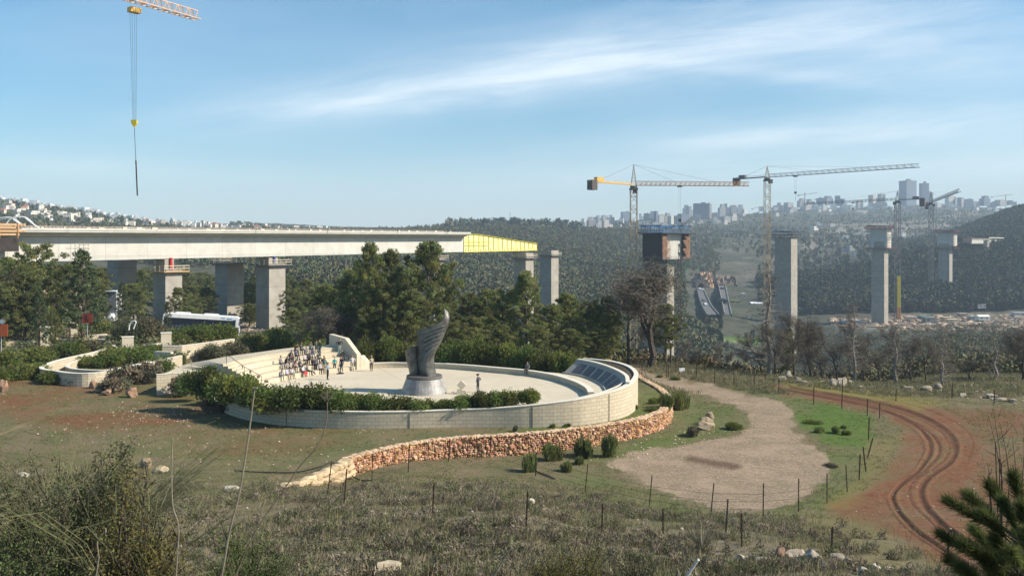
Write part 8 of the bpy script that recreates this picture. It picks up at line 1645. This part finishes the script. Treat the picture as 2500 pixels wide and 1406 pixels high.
p = WD(1257, 545, 1500); o = thing('communications_building', 'grey building with a thin mast on the wooded ridge above the yellow nose', 'building', (p.x, p.y, p.z-8)); mb = MB(); mb.box((p.x+.5, p.y, p.z+1), (17, 12, 16)); mb.build('wall', FC[2], o); mb = MB(); mb.beam((p.x-8, p.y, p.z), (p.x-8, p.y, WD(1246, 518, 1500).z), .7); mb.build('mast', M['crane_g'], o)
# far woods and scrub as masses
HBX = np.array([(o.location.x, o.location.y, o.scale.x) for o in bpy.data.objects if o.name.startswith(('apartment_block', 'hill_house', 'tower_block'))])
HPX = 1250+HBX[:, 0]/HBX[:, 1]*F; HHW = HBX[:, 2]*.62*F/HBX[:, 1]; HY = HBX[:, 1]
def clear_of_houses(px, py, Y):
    ok = np.ones(len(px), bool)
    for a, w_, y_ in zip(HPX, HHW, HY): ok &= ~((np.abs(px-a) < w_+3) & (Y < y_+12) & (Y > y_-y_*.07))
    return ok
def mass(name, n, region, label, hmin, hmax, k, m, tint, seed, dens=None, wr=.6, kind='stuff', cat='wood'):
    r = np.random.default_rng(seed); px = r.uniform(region[0], region[1], n*3); Y = np.exp(r.uniform(math.log(region[2]), math.log(region[3]), n*3))
    X = (px-1250)/F*Y; z = zg(X, Y); py = HZ+(CH-z)*F/Y
    keep = (np.ones(len(px), bool) if dens is None else (r.random(len(px)) < dens(px, py, Y, X))) & clear_of_houses(px, py, Y); px, Y, X, z = px[keep][:n], Y[keep][:n], X[keep][:n], z[keep][:n]; n = len(X)
    h = r.uniform(hmin, hmax, n); w = h*wr*r.uniform(.7, 1.2, n); g = r.normal(size=(n, k, 3)); g /= np.linalg.norm(g, axis=2, keepdims=True); g *= r.random((n, k, 1))**.4
    C = np.stack([X[:, None]+g[..., 0]*w[:, None]*.5, Y[:, None]+g[..., 1]*w[:, None]*.5, z[:, None]+h[:, None]*(.52+.48*g[..., 2])], -1).reshape(-1, 3)
    S = np.repeat(h*1.45/math.sqrt(k), k)*r.uniform(.6, 1.3, n*k); V, F_ = tris_at(C, S, g.reshape(-1, 3), r, 2.0, .3)
    c = (np.array(tint)*r.uniform(.75, 1.28, (n, 1))*np.stack([r.uniform(.85, 1.35, n), np.ones(n), r.uniform(.8, 1.2, n)], 1)); T = np.repeat(np.repeat(c, k, 0), 3, 0)
    o = np_mesh(name, V, F_, m, T); tag(o, label, cat, kind=kind); return o
def dens_c(px, py, Y, X):
    d = np.where(fbm(X*.006, Y*.006, 41, 3) > .40, .95, .35); d = np.where((px > 1500) & (py > 575) & (Y > 1000), d*.7, d); road = (px > 1676) & (px < 1812) & (Y > 590) & (Y < 1015); return np.where(road, 0, d)
mass('pine_wood', 15000, (560, 1760, 420, 1450), 'dense pine wood covering the hill across the valley, centre', 5, 8.5, 52, M['farwood'], (1, 1.0, .9), 31, dens_c)
def dens_r(px, py, Y, X):
    a = np.where((px > 2330) | (Y < 980), 1.0, .12); b = (Y < 705) & (Y > 590); a = np.where(b, .0, a); return np.where((px < 1960) & (Y < 900), .2, a)*np.where(fbm(X*.01, Y*.01, 43, 3) > .36, 1, .25)
mass('dark_wood', 9000, (1850, 2780, 700, 1500), 'dark pine wood on the spur behind the third and fourth tall piers', 7, 11, 44, M['farwood'], (.75, .85, .85), 32, dens_r)
mass('hill_scrub', 6500, (1450, 2700, 1200, 2900), 'scattered trees and scrub on the far terraced hillside', 4, 7, 12, M['farwood'], (1.0, 1.05, 1.0), 33, lambda px, py, Y, X: np.where(fbm(X*.004, Y*.008, 45, 3) > .47, .9, .22))
mass('left_hill_trees', 3400, (-250, 900, 560, 1200), 'trees between the houses of the hill at the left', 4, 8.5, 24, M['farwood'], (.9, 1, .95), 34, lambda px, py, Y, X: np.where(fbm(X*.01, Y*.01, 47, 3) > .42, .9, .3))
mass('valley_scrub', 5200, (1500, 2760, 128, 600), 'dark low scrub filling the slope of the valley at the right', 1.2, 3.4, 70, M['farwood'], (1.35, 1.15, 1.0), 35, lambda px, py, Y, X: np.where((px < 1860) & (px > 1700) & (Y > 430) & (Y < 600), .12, np.where(fbm(X*.03, Y*.03, 49, 3) > .42, .95, .35)), 1.5, cat='scrub')
mass('valley_trees', 1500, (620, 1900, 300, 640), 'scattered trees on the valley floor behind the plaza pines', 4, 8, 80, M['farwood'], (1, 1, .9), 36, lambda px, py, Y, X: np.where((px > 1676) & (px < 1812) & (Y > 560), 0, np.where(px > 1660, .3, .9)))
mass('bank_scrub', 900, (-200, 520, 112, 215), 'low dark undergrowth on the bank below the left pines', .5, 1.5, 50, M['farwood'], (1.1, 1.1, .8), 37, None, 1.7, cat='undergrowth')

mass('skyline_pines', 170, (1090, 1420, 1230, 1400), 'pines standing up along the wooded ridge above the yellow nose', 11, 18, 30, M['farwood'], (.8, .9, .95), 38)

# ------------------------------------------------------------------ haze
HZD = .00018
mb = MB(); mb.box((600, 1950, 85), (9000, 4300, 320)); hb = mb.build('haze', bpy.data.materials.new('haze_air')); m = hb.data.materials[0]; m.use_nodes = True; t = NT(m.node_tree)
t.n.remove(t.n['Principled BSDF']); pv = t.n.new('ShaderNodeVolumePrincipled'); pv.inputs['Density'].default_value = HZD; pv.inputs['Color'].default_value = (.68, .84, 1.0, 1); pv.inputs['Anisotropy'].default_value = .0
t.l.new(pv.outputs[0], t.n['Material Output'].inputs['Volume']); tag(hb, 'thin bluish haze filling the valley air', 'haze', kind='stuff')
